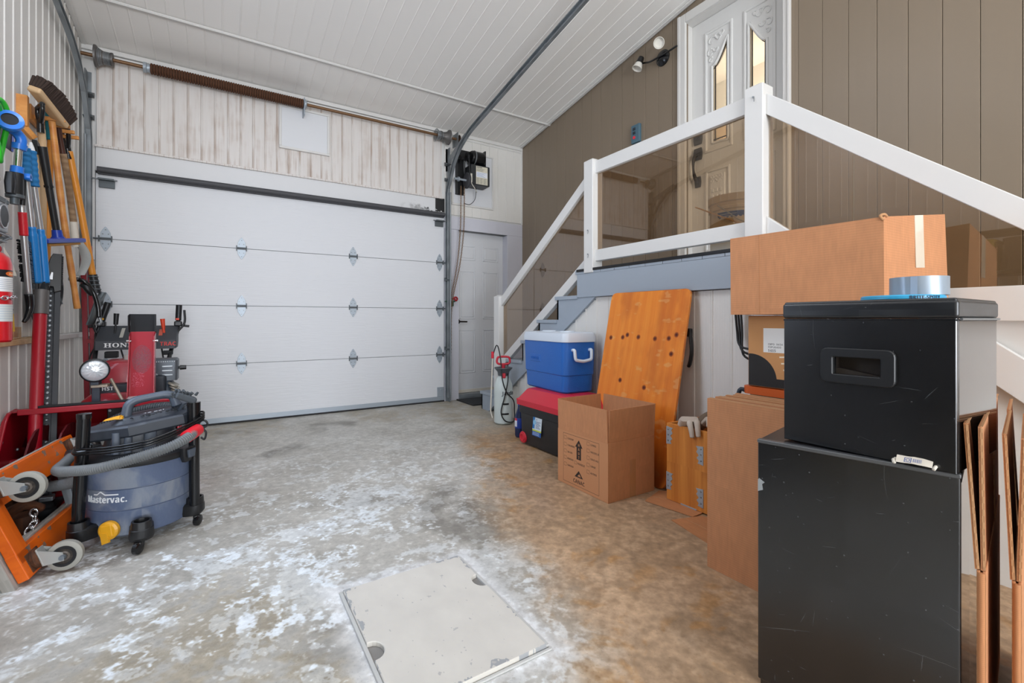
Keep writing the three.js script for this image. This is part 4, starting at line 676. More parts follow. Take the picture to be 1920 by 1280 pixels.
function cartonPrint(w, h) {                                          // moving-box print for the near face
  return canvasTex(1024, Math.round(1024 * h / w), (g, W, H) => {
    g.fillStyle = '#c88d62'; g.fillRect(0, 0, W, H); for (let i = 0; i < 260; i++) { g.fillStyle = `rgba(${i % 2 ? '70,40,20' : '240,200,160'},0.025)`; g.fillRect(0, (i / 260) * H, W, 1.6); }
    g.fillStyle = g.strokeStyle = '#2e221c'; g.lineWidth = 4; const x0 = 0.12 * W, x1 = 0.84 * W, y0 = 0.045 * H, y1 = 0.945 * H; g.strokeRect(x0, y0, x1 - x0, y1 - y0);
    g.font = `bold ${0.045 * H | 0}px sans-serif`; g.lineWidth = 3;
    ['CUISINE', 'CHAMBRE', 'SALON', 'BUREAU', 'GARAGE'].forEach((s, i) => { const y = y0 + (0.05 + i * 0.125) * H; g.strokeRect(x0 + 0.02 * W, y, 0.05 * W, 0.06 * H); g.fillText(s, x0 + 0.09 * W, y + 0.05 * H); });
    ['LIVRES', 'VAISSELLE', 'SOUS-SOL', 'LINGE', 'AUTRES'].forEach((s, i) => { const y = y0 + (0.03 + i * 0.125) * H; g.strokeRect(x0 + 0.49 * W, y, 0.05 * W, 0.06 * H); g.fillText(s, x0 + 0.56 * W, y + 0.05 * H); });
    const cx = 0.45 * W; g.beginPath(); g.moveTo(cx, 0.1 * H); g.lineTo(cx + 0.075 * W, 0.235 * H); g.lineTo(cx + 0.045 * W, 0.235 * H); g.lineTo(cx + 0.045 * W, 0.46 * H); g.lineTo(cx - 0.045 * W, 0.46 * H); g.lineTo(cx - 0.045 * W, 0.235 * H); g.lineTo(cx - 0.075 * W, 0.235 * H); g.fill();
    g.fillStyle = '#c88d62'; g.font = `bold ${0.07 * H | 0}px sans-serif`; g.textAlign = 'center'; 'HAUT'.split('').forEach((c, i) => g.fillText(c, cx, (0.22 + i * 0.075) * H)); g.textAlign = 'left';
    g.fillStyle = '#2e221c'; g.strokeRect(0.36 * W, 0.5 * H, 0.045 * W, 0.055 * H); g.font = `bold ${0.05 * H | 0}px sans-serif`; g.fillText('FRAGILE', 0.42 * W, 0.55 * H);
    g.beginPath(); g.moveTo(cx, 0.66 * H); g.lineTo(cx + 0.085 * W, 0.785 * H); g.lineTo(cx - 0.085 * W, 0.785 * H); g.fill(); g.fillStyle = '#c88d62'; g.beginPath(); g.moveTo(cx + 0.01 * W, 0.715 * H); g.lineTo(cx + 0.045 * W, 0.765 * H); g.lineTo(cx - 0.03 * W, 0.765 * H); g.fill();
    g.fillStyle = '#2e221c'; g.font = `bold ${0.095 * H | 0}px sans-serif`; g.textAlign = 'center'; g.fillText('CANAC', cx, 0.9 * H);
  });
}
{
  const x0 = 1.697, x1 = 2.05, z0 = -2.165, z1 = -1.745, h = 0.312, H = 0.485, th = 0.005, t = thing('open_box', 'open cardboard moving box with upright flaps and printed checklist', 'cardboard box', [(x0 + x1) / 2, 0, (z0 + z1) / 2]);
  const P = (n, g, m, l) => wpart(t, n, g, m, l);
  P('bottom_panel', span(x0 + th, x1 - th, 0.001, 0.006, z0 + th, z1 - th), M.card);
  const near = P('side_panel', span(x0, x0 + th, 0.001, h, z0, z1), M.card);
  wpart(near, 'print', new THREE.PlaneGeometry(z1 - z0 - 0.002, h - 0.004).rotateY(-PI / 2).translate(x0 - 0.0006, h / 2, (z0 + z1) / 2), std(0xffffff, 0.75, 0, { map: cartonPrint(z1 - z0, h) }), 'black printed checklist and arrow');
  P('side_panel', span(x1 - th, x1, 0.001, h, z0, z1), M.card); P('side_panel', span(x0 + th, x1 - th, 0.001, h, z0, z0 + th), M.card);
  const rp = P('side_panel', span(x0 + th, x1 - th, 0.001, h, z1 - th, z1), M.card);
  wpart(rp, 'tape', span(x0 + 0.16, x0 + 0.205, 0.002, 0.2, z1, z1 + 0.0008), M.tapeTan, 'tan packing tape');
  P('flap', sheet([x0, h + 0.0002, z0 + 0.003], [x0, h + 0.0002, z1 - 0.004], [x0 - 0.004, H, z1 - 0.006], [x0 - 0.004, H, z0 + 0.004], th), M.card);
  P('flap', sheet([x1, h + 0.0002, z0 + 0.003], [x1, h + 0.0002, z1 - 0.004], [x1 + 0.012, H, z1 - 0.006], [x1 + 0.012, H, z0 + 0.004], th), M.card);
  P('flap', sheet([x0 + 0.008, h + 0.0002, z1 - 0.003], [x1 - 0.004, h + 0.0002, z1 - 0.003], [x1 - 0.004, H, z1 + 0.006], [x0 + 0.008, H, z1 + 0.006], th), M.card);
  P('flap', sheet([x0 + 0.008, h + 0.0002, z0 + 0.006], [x1 - 0.004, h + 0.0002, z0 + 0.006], [x1 - 0.004, H, z0 - 0.006], [x0 + 0.008, H, z0 - 0.006], th), M.card);
}
{ // varnished plywood leaning on the stair skirting
  const len = Math.hypot(1.13, 0.245), w = 0.64, s = new THREE.Shape(), r = 0.045;
  s.moveTo(r, 0); s.lineTo(w - r, 0); s.quadraticCurveTo(w, 0, w, r); s.lineTo(w, len - r); s.quadraticCurveTo(w, len, w - r, len); s.lineTo(r, len); s.quadraticCurveTo(0, len, 0, len - r); s.lineTo(0, r); s.quadraticCurveTo(0, 0, r, 0);
  const g = ext(s, 0.014, 0.002, 10), p = g.attributes.position, uv = g.attributes.uv; for (let i = 0; i < p.count; i++) uv.setXY(i, p.getX(i) / w, p.getY(i) / len);
  const up = V(0.235, 1.13, 0).normalize(), right = V(0, 0, 1), out = right.clone().cross(up);
  const t = thing('plywood_board', 'large orange varnished plywood board with dark knots leaning against the stairs', 'board', [2.1, 0, -2.02]);
  wpart(t, 'board', basisTo(g, V(2.1, 0.004, -2.345), right, up, out), M.plywood);
  const st = thing('strap', 'black strap hanging behind the edge of the orange plywood board', 'strap', [2.3, 0.7, -1.69]);
  wpart(st, 'webbing', merge(sweep([[2.345, 0.9, -1.735], [2.335, 0.82, -1.715], [2.325, 0.76, -1.705], [2.33, 0.7, -1.72], [2.345, 0.68, -1.74]], 0.011, 24, 6), box(2.345, 0.88, -1.735, 0.03, 0.05, 0.03, 0.008)), M.black);
}
{ // wooden crate with metal corners
  const x0 = 2.0, x1 = 2.33, z0 = -1.62, z1 = -1.2, h = 0.41, th = 0.014, t = thing('wooden_crate', 'open plywood crate with rusty metal corner plates', 'crate', [(x0 + x1) / 2, 0.006, (z0 + z1) / 2]);
  const P = (n, g, m, l) => wpart(t, n, g, m, l), b = 0.007;
  P('side_board', span(x0, x0 + th, b, h, z0, z1, 0.002), M.crateWood); P('side_board', span(x1 - th, x1, b, h, z0, z1, 0.002), M.crateWood);
  P('end_board', span(x0 + th, x1 - th, b, h, z0, z0 + th, 0.002), M.crateWood); P('end_board', span(x0 + th, x1 - th, b, h, z1 - th, z1, 0.002), M.crateWood); P('bottom_board', span(x0 + th, x1 - th, b, b + 0.012, z0 + th, z1 - th), M.crateWood);
  const jag = (dir) => ext([[0, 0], [0.03, 0.004], [0.024, 0.018], [0.036, 0.03], [0.024, 0.045], [0.038, 0.06], [0.03, 0.075], [0.04, 0.088], [0, 0.092]].map(([x, y]) => [x * dir, y]), 0.002, 0.0006).rotateY(-PI / 2);
  for (const [z, y, d, tw] of [[z0, 0.3, 1, 0], [z0, 0.06, 1, 0], [z1 - 0.2, 0.24, -1, 0], [z1 - 0.2, 0.03, -1, 0]]) {
    const m = P('corner_plate', jag(d).translate(x0, y, z), M.zinc, 'worn metal corner plate'); wpart(m, 'rivet', merge(...[0.02, 0.05, 0.078].map((k) => cyl([x0 - 0.002, y + k, z + d * 0.012], [x0 - 0.006, y + k, z + d * 0.012], 0.005, 0.003, 8))), M.steel);
  }
  P('corner_plate', jag(1).rotateX(PI / 2).translate(x0, 0.012, z0 + 0.09), M.zinc, 'worn metal corner plate');
  const gl = thing('work_glove', 'pale work glove hanging over the rim of the wooden crate', 'glove', [2.07, 0.4, -1.46]);
  wpart(gl, 'palm', loft([{ y: 0, w: 0.075, d: 0.035, r: 0.016 }, { y: 0.05, w: 0.09, d: 0.04, r: 0.019 }, { y: 0.1, w: 0.095, d: 0.036, r: 0.017 }, { y: 0.125, w: 0.088, d: 0.028, r: 0.013 }]).rotateX(0.9).rotateY(-0.7).translate(2.07, 0.375, -1.56), std(0xc9bcae, 0.9));
  wpart(gl, 'finger', sweep([[2.02, 0.42, -1.49], [1.99, 0.435, -1.47], [1.982, 0.405, -1.455], [1.984, 0.37, -1.45]], (u) => 0.016 - 0.004 * u, 20, 9), std(0xc9bcae, 0.9));
  wpart(gl, 'finger', sweep([[2.03, 0.425, -1.46], [2.0, 0.445, -1.435], [1.985, 0.41, -1.42], [1.984, 0.38, -1.415]], (u) => 0.016 - 0.004 * u, 20, 9), std(0xc2b3a4, 0.9));
  wpart(gl, 'finger', sweep([[2.06, 0.43, -1.44], [2.05, 0.46, -1.41], [2.03, 0.455, -1.39], [2.02, 0.43, -1.385]], (u) => 0.016 - 0.004 * u, 20, 9), std(0xb9a999, 0.9));
  wpart(gl, 'cuff', sweep([[2.09, 0.4, -1.5], [2.13, 0.44, -1.47], [2.17, 0.455, -1.45]], (u) => 0.03 + 0.006 * u, 16, 12), std(0x6d5c4c, 0.95), 'brown cuff');
}
{ // loose flat cardboard on the floor
  const mk = (label, pts, y) => { const s = ext(pts.map(([x, z]) => [x, -z]), 0.004).rotateX(-PI / 2); const c = pts.reduce((a, p) => [a[0] + p[0] / pts.length, a[1] + p[1] / pts.length], [0, 0]); const t = thing('cardboard_sheet', label, 'cardboard', [c[0], y, c[1]]); wpart(t, 'sheet', s.translate(0, y, 0), M.cardB); wpart(t, 'crease', bar([pts[0][0] * 0.6 + pts[1][0] * 0.4, y + 0.0045, pts[0][1] * 0.6 + pts[1][1] * 0.4], [pts[3][0] * 0.6 + pts[2][0] * 0.4, y + 0.0045, pts[3][1] * 0.6 + pts[2][1] * 0.4], 0.004, 0.001, 0.0004), M.cardEdge); };
  mk('flat cardboard piece lying under the wooden crate', [[1.885, -1.665], [2.06, -1.72], [2.3, -1.45], [1.985, -1.405], [1.925, -1.405]], 0.002);
  mk('flat cardboard piece on the floor in front of the crate', [[1.812, -1.44], [1.97, -1.39], [2.02, -1.24], [1.752, -1.19]], 0.0005);
}

// ---------------------------------------------------------------- the pile near the camera
{ // folded boxes standing on edge behind the lower cabinet: each one a thing
  const n = 9, names = ['front folded cardboard box of the upright stack behind the black cabinet', 'second folded box from the front of the upright cardboard stack', 'third folded box from the front of the upright cardboard stack', 'fourth folded box from the front of the upright cardboard stack', 'fifth folded box from the front of the upright cardboard stack', 'sixth folded box from the front of the upright cardboard stack', 'seventh folded box from the front of the upright cardboard stack', 'eighth folded box from the front of the upright cardboard stack', 'rearmost folded box of the upright stack, against the stairs side'];
  for (let i = 0; i < n; i++) {
    const x = 1.598 + i * 0.0225, h = 0.648 + rr(-0.004, 0.006) + i * 0.0008, z0 = -1.1 + (i ? rr(-0.012, 0.012) : 0), L = 0.62;
    const t = thing('folded_box', names[i], 'cardboard box', [x, 0, z0 + L / 2], 0, 'folded boxes in the upright stack');
    for (const k of [0, 1]) { const m = part(t, 'sheet', box(k * 0.0085, h / 2, 0, 0.005, h, L, 0.001), i % 2 ? M.cardB : M.card); part(m, 'cut_edge', box(k * 0.0085, h + 0.0003, 0, 0.0044, 0.0008, L - 0.004), M.cardEdge); }
  }
}
{ // tan tote with orange lid, holding up the cartons
  const t = thing('lidded_bin', 'tan plastic bin with orange lid under the two cardboard boxes', 'bin', [2.05, 0, -0.86]);
  part(t, 'tub', loft([{ y: 0, w: 0.3, d: 0.36, r: 0.03 }, { y: 0.3, w: 0.34, d: 0.4, r: 0.03 }, { y: 0.6, w: 0.36, d: 0.42, r: 0.03 }, { y: 0.602, w: 0.4, d: 0.46, r: 0.03 }, { y: 0.652, w: 0.4, d: 0.46, r: 0.03 }]), M.tanTote);
  part(t, 'lid', loft([{ y: 0.653, w: 0.43, d: 0.49, r: 0.03 }, { y: 0.684, w: 0.432, d: 0.492, r: 0.03 }, { y: 0.687, w: 0.4, d: 0.46, r: 0.03 }]), M.orangeLid, 'orange lid');
  part(t, 'latch', merge(box(-0.215, 0.62, 0.0, 0.016, 0.07, 0.09, 0.006)), M.tanTote);
  part(t, 'handle', sweep([[-0.19, 0.66, -0.235], [-0.2, 0.66, -0.262], [-0.19, 0.58, -0.275], [-0.16, 0.56, -0.25]], 0.009, 20, 8), std(0x1d2a38, 0.4));
}
const cartonHex = (x0, x1, y0, y1, z0, z1, dx = 0) => hexa([[x0, y0, z0], [x1, y0, z0], [x1, y0, z1], [x0, y0, z1], [x0, y1, z0], [x1, y1, z0], [x1, y1 + dx, z1], [x0, y1, z1]]);
{
  const t = thing('cardboard_box', 'kraft box with white label and black curved print above the orange lid', 'cardboard box', [2.05, 0.687, -0.84]);
  const x0 = 1.832, z0 = -1.075, z1 = -0.65, y0 = 0.688, y1 = 0.974;
  wpart(t, 'carton', span(x0, 2.27, y0, y1, z0, z1, 0.004), M.cardB);
  const face = canvasTex(512, 344, (g, W, H) => {
    g.fillStyle = '#c08a56'; g.fillRect(0, 0, W, H); g.fillStyle = '#1d1b1a'; g.fillRect(0, H - 42, W, 42); g.beginPath(); g.arc(10, H - 30, 128, 0, 7); g.fill();
    g.strokeStyle = '#e6d8c0'; g.lineWidth = 7; for (const [x, y] of [[150, 196], [158, 226], [168, 256]]) { g.beginPath(); g.moveTo(x, y); g.lineTo(x + 130, y - 10); g.stroke(); }
    g.fillStyle = '#e2e1de'; g.fillRect(74, 58, 170, 118); g.fillStyle = '#333'; g.font = '13px monospace'; g.fillText('CMPD 9454', 96, 140); g.fillText('FDPU6400', 96, 154); g.font = 'bold 17px serif'; g.fillText('1415', 96, 172);
  });
  wpart(t, 'print', new THREE.PlaneGeometry(z1 - z0 - 0.006, y1 - y0 - 0.006).rotateY(-PI / 2).translate(x0 - 0.0007, (y0 + y1) / 2, (z0 + z1) / 2), std(0xffffff, 0.7, 0, { map: face }), 'white label and black curved print');
}
{
  const t = thing('cardboard_box', 'big taped cardboard box on top of the pile by the stair railing', 'cardboard box', [2.05, 0.975, -0.85]);
  const c = [[1.752, 0.978, -1.1], [2.3, 0.978, -1.1], [2.29, 0.978, -0.572], [1.756, 0.978, -0.59], [1.752, 1.287, -1.103], [2.3, 1.3, -1.1], [2.245, 1.345, -0.572], [1.757, 1.282, -0.592]];
  wpart(t, 'carton', hexa(c), M.card);
  const L = (a, b, k) => a.map((v, i) => mixn(v, b[i], k)), P = (u, v) => L(L(c[3], c[2], u), L(c[7], c[6], u), v), o = (p, d = 0.0015) => [p[0] - 0.0002, p[1], p[2] + d];
  wpart(t, 'tape', hexa([P(0.46, 0.47), P(0.6, 0.47), P(0.6, 0.995), P(0.46, 0.995), o(P(0.46, 0.47)), o(P(0.6, 0.47)), o(P(0.6, 1.0)), o(P(0.46, 1.0))]), M.tapeClear, 'pale tape strip');
  wpart(t, 'tape', hexa([P(0.5, 0.1), P(0.61, 0.1), P(0.61, 0.34), P(0.5, 0.34), o(P(0.5, 0.1)), o(P(0.61, 0.1)), o(P(0.61, 0.34)), o(P(0.5, 0.34))]), M.tapeClear, 'pale tape strip');
  wpart(t, 'seam', bar([1.7545, 0.979, -0.982], [1.7545, 1.284, -0.984], 0.004, 0.003, 0.001), M.cardB);
  wpart(t, 'crushed_corner', merge(sweep([[1.775, 1.284, -0.59], [1.765, 1.29, -0.593], [1.755, 1.285, -0.6], [1.757, 1.27, -0.592]], 0.0045, 14, 6)), M.cardEdge);
}
{ // cables hanging on the stair side
  const t = thing('power_cord', 'black cords hanging from the landing edge beside the big cardboard box', 'cord', [2.335, 1.3, -1.42]);
  for (const k of [0, 1, 2]) wpart(t, 'cord', sweep([[2.335, 1.28 + 0.01 * k, -1.42], [2.325 - 0.006 * k, 1.1, -1.41 - 0.01 * k], [2.33, 0.9, -1.4 - 0.014 * k], [2.32, 0.78 + k * 0.02, -1.39 - 0.008 * k], [2.335, 0.74 + k * 0.03, -1.345]], 0.006, 40, 7), M.black);
  wpart(t, 'plug', merge(box(2.335, 1.17, -1.425, 0.03, 0.06, 0.03, 0.008), box(2.33, 1.29, -1.42, 0.035, 0.03, 0.035, 0.008)), M.black);
}
{ // lower filing cabinet
  const A = V(1.175, 0, -0.665), B = V(1.2475, 0, -0.293), turn = -Math.atan2(B.x - A.x, B.z - A.z), W = 0.379, D = 0.42, H = 0.648;
  const t = thing('filing_cabinet', 'low black metal cabinet with plain scuffed front, at the bottom of the stack', 'filing cabinet', [A.x, 0, A.z]);
  t.rotation.y = Math.atan2(B.x - A.x, B.z - A.z); t.updateMatrixWorld(true);            // local z runs along the front, local x goes back
  part(t, 'shell', merge(span(0.02, D, 0.004, H - 0.006, 0.001, 0.012, 0.002), span(0.02, D, 0.004, H - 0.006, W - 0.012, W - 0.001, 0.002), span(D - 0.01, D, 0.004, H - 0.006, 0.01, W - 0.01), span(0.02, D, 0, 0.02, 0.01, W - 0.01)), M.blackMetalSide);
  part(t, 'top_plate', span(0.014, D, H - 0.022, H, 0, W, 0.005), M.blackMetalLid);
  part(t, 'drawer_front', span(0, 0.02, 0.03, H - 0.004, 0.001, W - 0.001, 0.004), M.blackMetal, 'plain black front panel');
  part(t, 'front_lip', span(-0.002, 0.016, H - 0.008, H + 0.002, 0, W, 0.003), std(0x6a6c6e, 0.35, 0.6), 'worn lighter top edge');
  part(t, 'paint_chip', merge(ext([[0, 0], [0.012, 0.006], [0.01, 0.02], [0.016, 0.026], [0.003, 0.034], [0, 0.03]], 0.0008).rotateY(-PI / 2).translate(-0.0003, 0.515, 0.002)), std(0x9fa4a6, 0.4, 0.3), 'bare metal chip');
}
let upper;
{ // steel drawer box on top
  const A = V(1.228, 0, -0.625), B = V(1.234, 0, -0.296), W = 0.329, D = 0.31, H = 0.352;
  const t = upper = thing('metal_box', 'scratched black metal box with lid and recessed pull, on the low cabinet', 'metal box', [A.x, 0.651, A.z]);
  t.rotation.y = Math.atan2(B.x - A.x, B.z - A.z); t.updateMatrixWorld(true);
  const f = new THREE.Shape([[0.002, 0.002], [W - 0.002, 0.002], [W - 0.002, H - 0.043], [0.002, H - 0.043]].map(([x, y]) => new THREE.Vector2(x, y)));
  const r0 = 0.112, r1 = 0.208, q0 = 0.178, q1 = 0.222; f.holes.push(new THREE.Path([[r0, q0], [r1, q0], [r1, q1], [r0, q1]].map(([x, y]) => new THREE.Vector2(x, y))));
  part(t, 'drawer_front', ext(f, 0.012, 0.0015).rotateY(-PI / 2).translate(0.0125, 0, 0), M.blackMetal, 'scratched black front');
  part(t, 'shell', merge(span(0.012, D, 0, H - 0.045, 0, 0.01, 0.002), span(0.012, D, 0, H - 0.045, W - 0.01, W, 0.002), span(D - 0.008, D, 0, H - 0.045, 0.01, W - 0.01), span(0.012, D, 0, 0.01, 0.01, W - 0.01)), M.blackMetalSide);
  part(t, 'lid', merge(span(-0.003, D + 0.003, H - 0.041, H - 0.004, -0.003, W + 0.003, 0.007), span(0, D, H - 0.01, H, 0, W, 0.005)), M.blackMetalLid, 'dusty black lid');
  part(t, 'lid_seam', span(-0.001, D, H - 0.047, H - 0.043, -0.001, W + 0.001, 0.001), M.blackMatte);
  const bz = new THREE.Shape(rrect(0.142, 0.078, 0.013, 4).map(([x, y]) => new THREE.Vector2(x, y))); bz.holes.push(new THREE.Path(rrect(0.096, 0.044, 0.004, 3).map(([x, y]) => new THREE.Vector2(x, y))));
  const pb = part(t, 'pull_bezel', ext(bz, 0.006, 0.002).rotateY(-PI / 2).translate(-0.001, 0.2, 0.16), M.black, 'black recessed pull');
  part(pb, 'pull_recess', merge(span(0.034, 0.04, q0, q1, r0, r1), span(0.004, 0.04, q0 - 0.003, q0, r0, r1), span(0.004, 0.04, q1, q1 + 0.003, r0, r1), span(0.004, 0.04, q0, q1, r0 - 0.003, r0), span(0.004, 0.04, q0, q1, r1, r1 + 0.003), extX([[r0, q0], [r1, q0], [r1, q0 + 0.001], [r0, q0 + 0.016]], 0.014, 0.02)), std(0x3a322b, 0.8));
  part(t, 'wire_edge', cyl([0.01, H - 0.043, W + 0.004], [D, H - 0.043, W + 0.004], 0.0026, 0.0026, 8), M.steel);
}
{ // tape roll and blue tub lid on top
  const y = 1.0035, t = thing('lid_disc', 'flat bright blue round lid lying under the grey tape roll', 'lid', [1.382, y, -0.43]);
  part(t, 'disc', lathe([[0, 0], [0.074, 0], [0.079, 0.003], [0.079, 0.009], [0.076, 0.012], [0, 0.012]], 48), std(0x38a7d4, 0.35));
  part(t, 'lettering', (() => { const g = text('BRITE-SPOTY', 0.0075, 0.0006), p = g.attributes.position; for (let i = 0; i < p.count; i++) { const a = (p.getX(i) - 0.034) / 0.079 - 0.68, r = 0.0792 + p.getZ(i); p.setXYZ(i, Math.sin(a) * r, p.getY(i) + 0.0022, Math.cos(a) * r); } g.computeVertexNormals(); return g; })(), std(0x15304a, 0.5));
  const r = thing('tape_roll', 'silver grey roll of duct tape on top of the black metal box', 'tape roll', [1.405, y + 0.0125, -0.405]);
  part(r, 'tape', lathe([[0.038, 0], [0.0545, 0], [0.0545, 0.043], [0.038, 0.043], [0.038, 0]], 48), M.ductTape);
  part(r, 'core', lathe([[0.0355, 0.0005], [0.038, 0.0005], [0.038, 0.0425], [0.0355, 0.0425], [0.0355, 0.0005]], 40), M.cardB, 'cardboard core');
  part(r, 'tape_end', hexa([[-0.0546, 0.001, 0.001], [-0.0546, 0.042, 0.001], [-0.056, 0.042, 0.014], [-0.056, 0.001, 0.014], [-0.0548, 0.001, 0.001], [-0.0548, 0.042, 0.001], [-0.0565, 0.042, 0.014], [-0.0565, 0.001, 0.014]]), M.ductTape);
}
{ // scrap of packaging lying on the cabinet's front edge
  const t = thing('paper_scrap', 'crumpled white packet with blue print on the low black cabinet', 'packet', [1.225, 0.652, -0.36], 0.16);
  const lt = canvasTex(256, 96, (g) => { g.fillStyle = '#d8cfc0'; g.fillRect(0, 0, 256, 96); g.fillStyle = '#1f3f8c'; g.strokeStyle = '#1f3f8c'; g.lineWidth = 5; g.strokeRect(60, 22, 46, 52); g.beginPath(); g.arc(83, 48, 14, 0, 7); g.stroke(); for (const x of [120, 126, 134, 140, 148, 153, 161, 168, 176]) g.fillRect(x, 26, 3, 44); });
  const s = new THREE.PlaneGeometry(0.058, 0.022, 14, 5), p = s.attributes.position; for (let i = 0; i < p.count; i++) p.setZ(i, 0.006 + 0.006 * fbm(p.getX(i) * 60, p.getY(i) * 60, 9, 2) * (1 - Math.abs(p.getX(i)) / 0.04));
  s.computeVertexNormals(); part(t, 'packet', merge(s.rotateZ(-PI / 2).rotateX(-PI / 2).rotateZ(0.55).translate(0, 0.006, 0)), std(0xffffff, 0.6, 0, { map: lt, side: THREE.DoubleSide }));
  part(t, 'torn_end', merge(...[-0.031, 0.031].map((z) => sweep([[-0.012, 0.003, z], [-0.004, 0.008, z * 1.08], [0.006, 0.004, z], [0.012, 0.008, z * 1.05]], 0.0032, 12, 6))), M.offWhite);
}
// two folded boxes standing edge-on against the cabinet's side, top flaps sprung apart
[[1.257, -0.271, 0.467, 'folded cardboard box with sprung top flaps touching the black cabinets'], [1.312, -0.233, 0.447, 'folded cardboard box with sprung flaps at the right edge, outermost']].forEach(([x, z, fy, label], i) => {
  const t = thing('flattened_box', label, 'cardboard box', [x, 0, z], Math.atan2(0.097, 0.604), 'folded boxes beside the cabinets');
  const L1 = 0.36, L2 = 0.24, th = 0.005;
  for (const s of [0, 1]) { const k = s ? 0.0085 : 0; const m = part(t, 'sheet', box((L1 + L2) / 2, fy / 2 + 0.002, k, L1 + L2, fy - 0.006, th, 0.0012), s ? M.card : M.cardB); part(m, 'cut_edge', box(-0.0004, fy / 2, k, 0.001, fy - 0.01, th - 0.0006), M.cardEdge); }
  part(t, 'fold_edge', cyl([0.001, 0.006, 0.004], [0.001, fy - 0.004, 0.004], 0.006, 0.006, 10), M.cardB);
  for (const [s, tilt] of [[0, i ? -0.011 : -0.016], [1, i ? 0.006 : -0.004]]) for (const [a, b, e] of [[0.002, L1 - 0.004, 0], [L1 + 0.002, L1 + L2, 0.004]]) {
    const k = s ? 0.0085 : 0, top = 0.285 + (s ? -0.004 : 0) , tl = tilt + (s ? e : -e) * 0.5;
    const m = part(t, 'flap', sheet([a, fy, k], [b, fy, k], [b + 0.001, fy + top, k + tl], [a, fy + top, k + tl], th), s ? M.card : M.cardB);
    part(m, 'cut_edge', hexa([[a - 0.0012, fy + 0.002, k - 0.002], [a - 0.0012, fy + 0.002, k + 0.002], [a - 0.0002, fy + 0.002, k + 0.002], [a - 0.0002, fy + 0.002, k - 0.002], [a - 0.0012, fy + top - 0.002, k + tl - 0.002], [a - 0.0012, fy + top - 0.002, k + tl + 0.002], [a - 0.0002, fy + top - 0.002, k + tl + 0.002], [a - 0.0002, fy + top - 0.002, k + tl - 0.002]]), M.cardEdge);
    part(m, 'cut_edge', hexa([[a, fy + top + 0.0002, k + tl - 0.002], [b, fy + top + 0.0002, k + tl - 0.002], [b, fy + top + 0.0002, k + tl + 0.002], [a, fy + top + 0.0002, k + tl + 0.002], [a, fy + top + 0.0012, k + tl - 0.002], [b, fy + top + 0.0012, k + tl - 0.002], [b, fy + top + 0.0012, k + tl + 0.002], [a, fy + top + 0.0012, k + tl + 0.002]]), M.cardEdge);
  }
});
{ // hatch plate in the floor, with two finger notches
  const t = thing('floor_hatch', 'square cream painted hatch plate with two finger notches in the floor', 'hatch', [0.578, 0, -1.375]);
  const x0 = -0.218, x1 = 0.218, z0 = -0.288, z1 = 0.3, s = new THREE.Shape(), n = 0.042;
  const Z = (z) => -z;
  s.moveTo(x0, Z(z1)); s.lineTo(x1, Z(z1)); s.lineTo(x1, Z(-0.09 + n)); s.bezierCurveTo(x1 - 0.045, Z(-0.09 + n), x1 - 0.045, Z(-0.09 - n), x1, Z(-0.09 - n)); s.lineTo(x1, Z(z0)); s.lineTo(x0, Z(z0)); s.lineTo(x0, Z(0.06 - n)); s.bezierCurveTo(x0 + 0.05, Z(0.06 - n), x0 + 0.05, Z(0.06 + n), x0, Z(0.06 + n)); s.closePath();
  const g = ext(s, 0.012, 0.002, 10).rotateX(-PI / 2).translate(0, 0.003, 0), p = g.attributes.position, uv = g.attributes.uv; for (let i = 0; i < p.count; i++) uv.setXY(i, (p.getX(i) - x0) / (x1 - x0), (p.getZ(i) - z0) / (z1 - z0));
  part(t, 'plate', g, M.hatch);
  part(t, 'frame', merge(span(x0 - 0.014, x0 - 0.0025, 0.0005, 0.010, z0, z1, 0.002), span(x1 + 0.0025, x1 + 0.014, 0.0005, 0.010, z0, z1, 0.002), span(x0 - 0.014, x1 + 0.014, 0.0005, 0.006, z0 - 0.014, z0 - 0.004, 0.002), span(x0 - 0.014, x1 + 0.014, 0.0005, 0.006, z1 + 0.004, z1 + 0.014, 0.002)), std(0xc9c9c6, 0.7));
  part(t, 'notch_floor', box(x1 - 0.012, 0.001, -0.09, 0.05, 0.002, 0.08), std(0x8d8a86, 0.8)); part(t, 'notch_floor', box(x0 + 0.012, 0.001, 0.06, 0.05, 0.002, 0.08), std(0x8d8a86, 0.8));
}

// ---------------------------------------------------------------- tools along the left wall
{
  const t = thing('tool_rack', 'wooden peg rack on the left wall holding the long tools', 'tool rack', [-0.945, 2.17, -3.88]);
  wpart(t, 'rack_board', span(-0.938, -0.916, 2.1, 2.19, -4.12, -3.68, 0.004), M.rackWood);
  for (const z of [-3.74, -3.84, -3.945, -4.05]) wpart(t, 'peg', bar([-0.92, 2.135, z], [-0.785, 2.142, z + 0.004], 0.02, 0.022, 0.004), M.rackWood);
  const b = thing('peg_block', 'short wooden block on the left wall behind the black shovel grip', 'wooden block', [-0.93, 2.1, -3.58]);
  wpart(b, 'block', merge(bar([-0.93, 2.19, -3.57], [-0.93, 2.02, -3.57], 0.034, 0.06, 0.003, V(1, 0, 0)), bar([-0.93, 2.03, -3.56], [-0.885, 1.97, -3.6], 0.03, 0.03, 0.003)), M.rackWood);
}
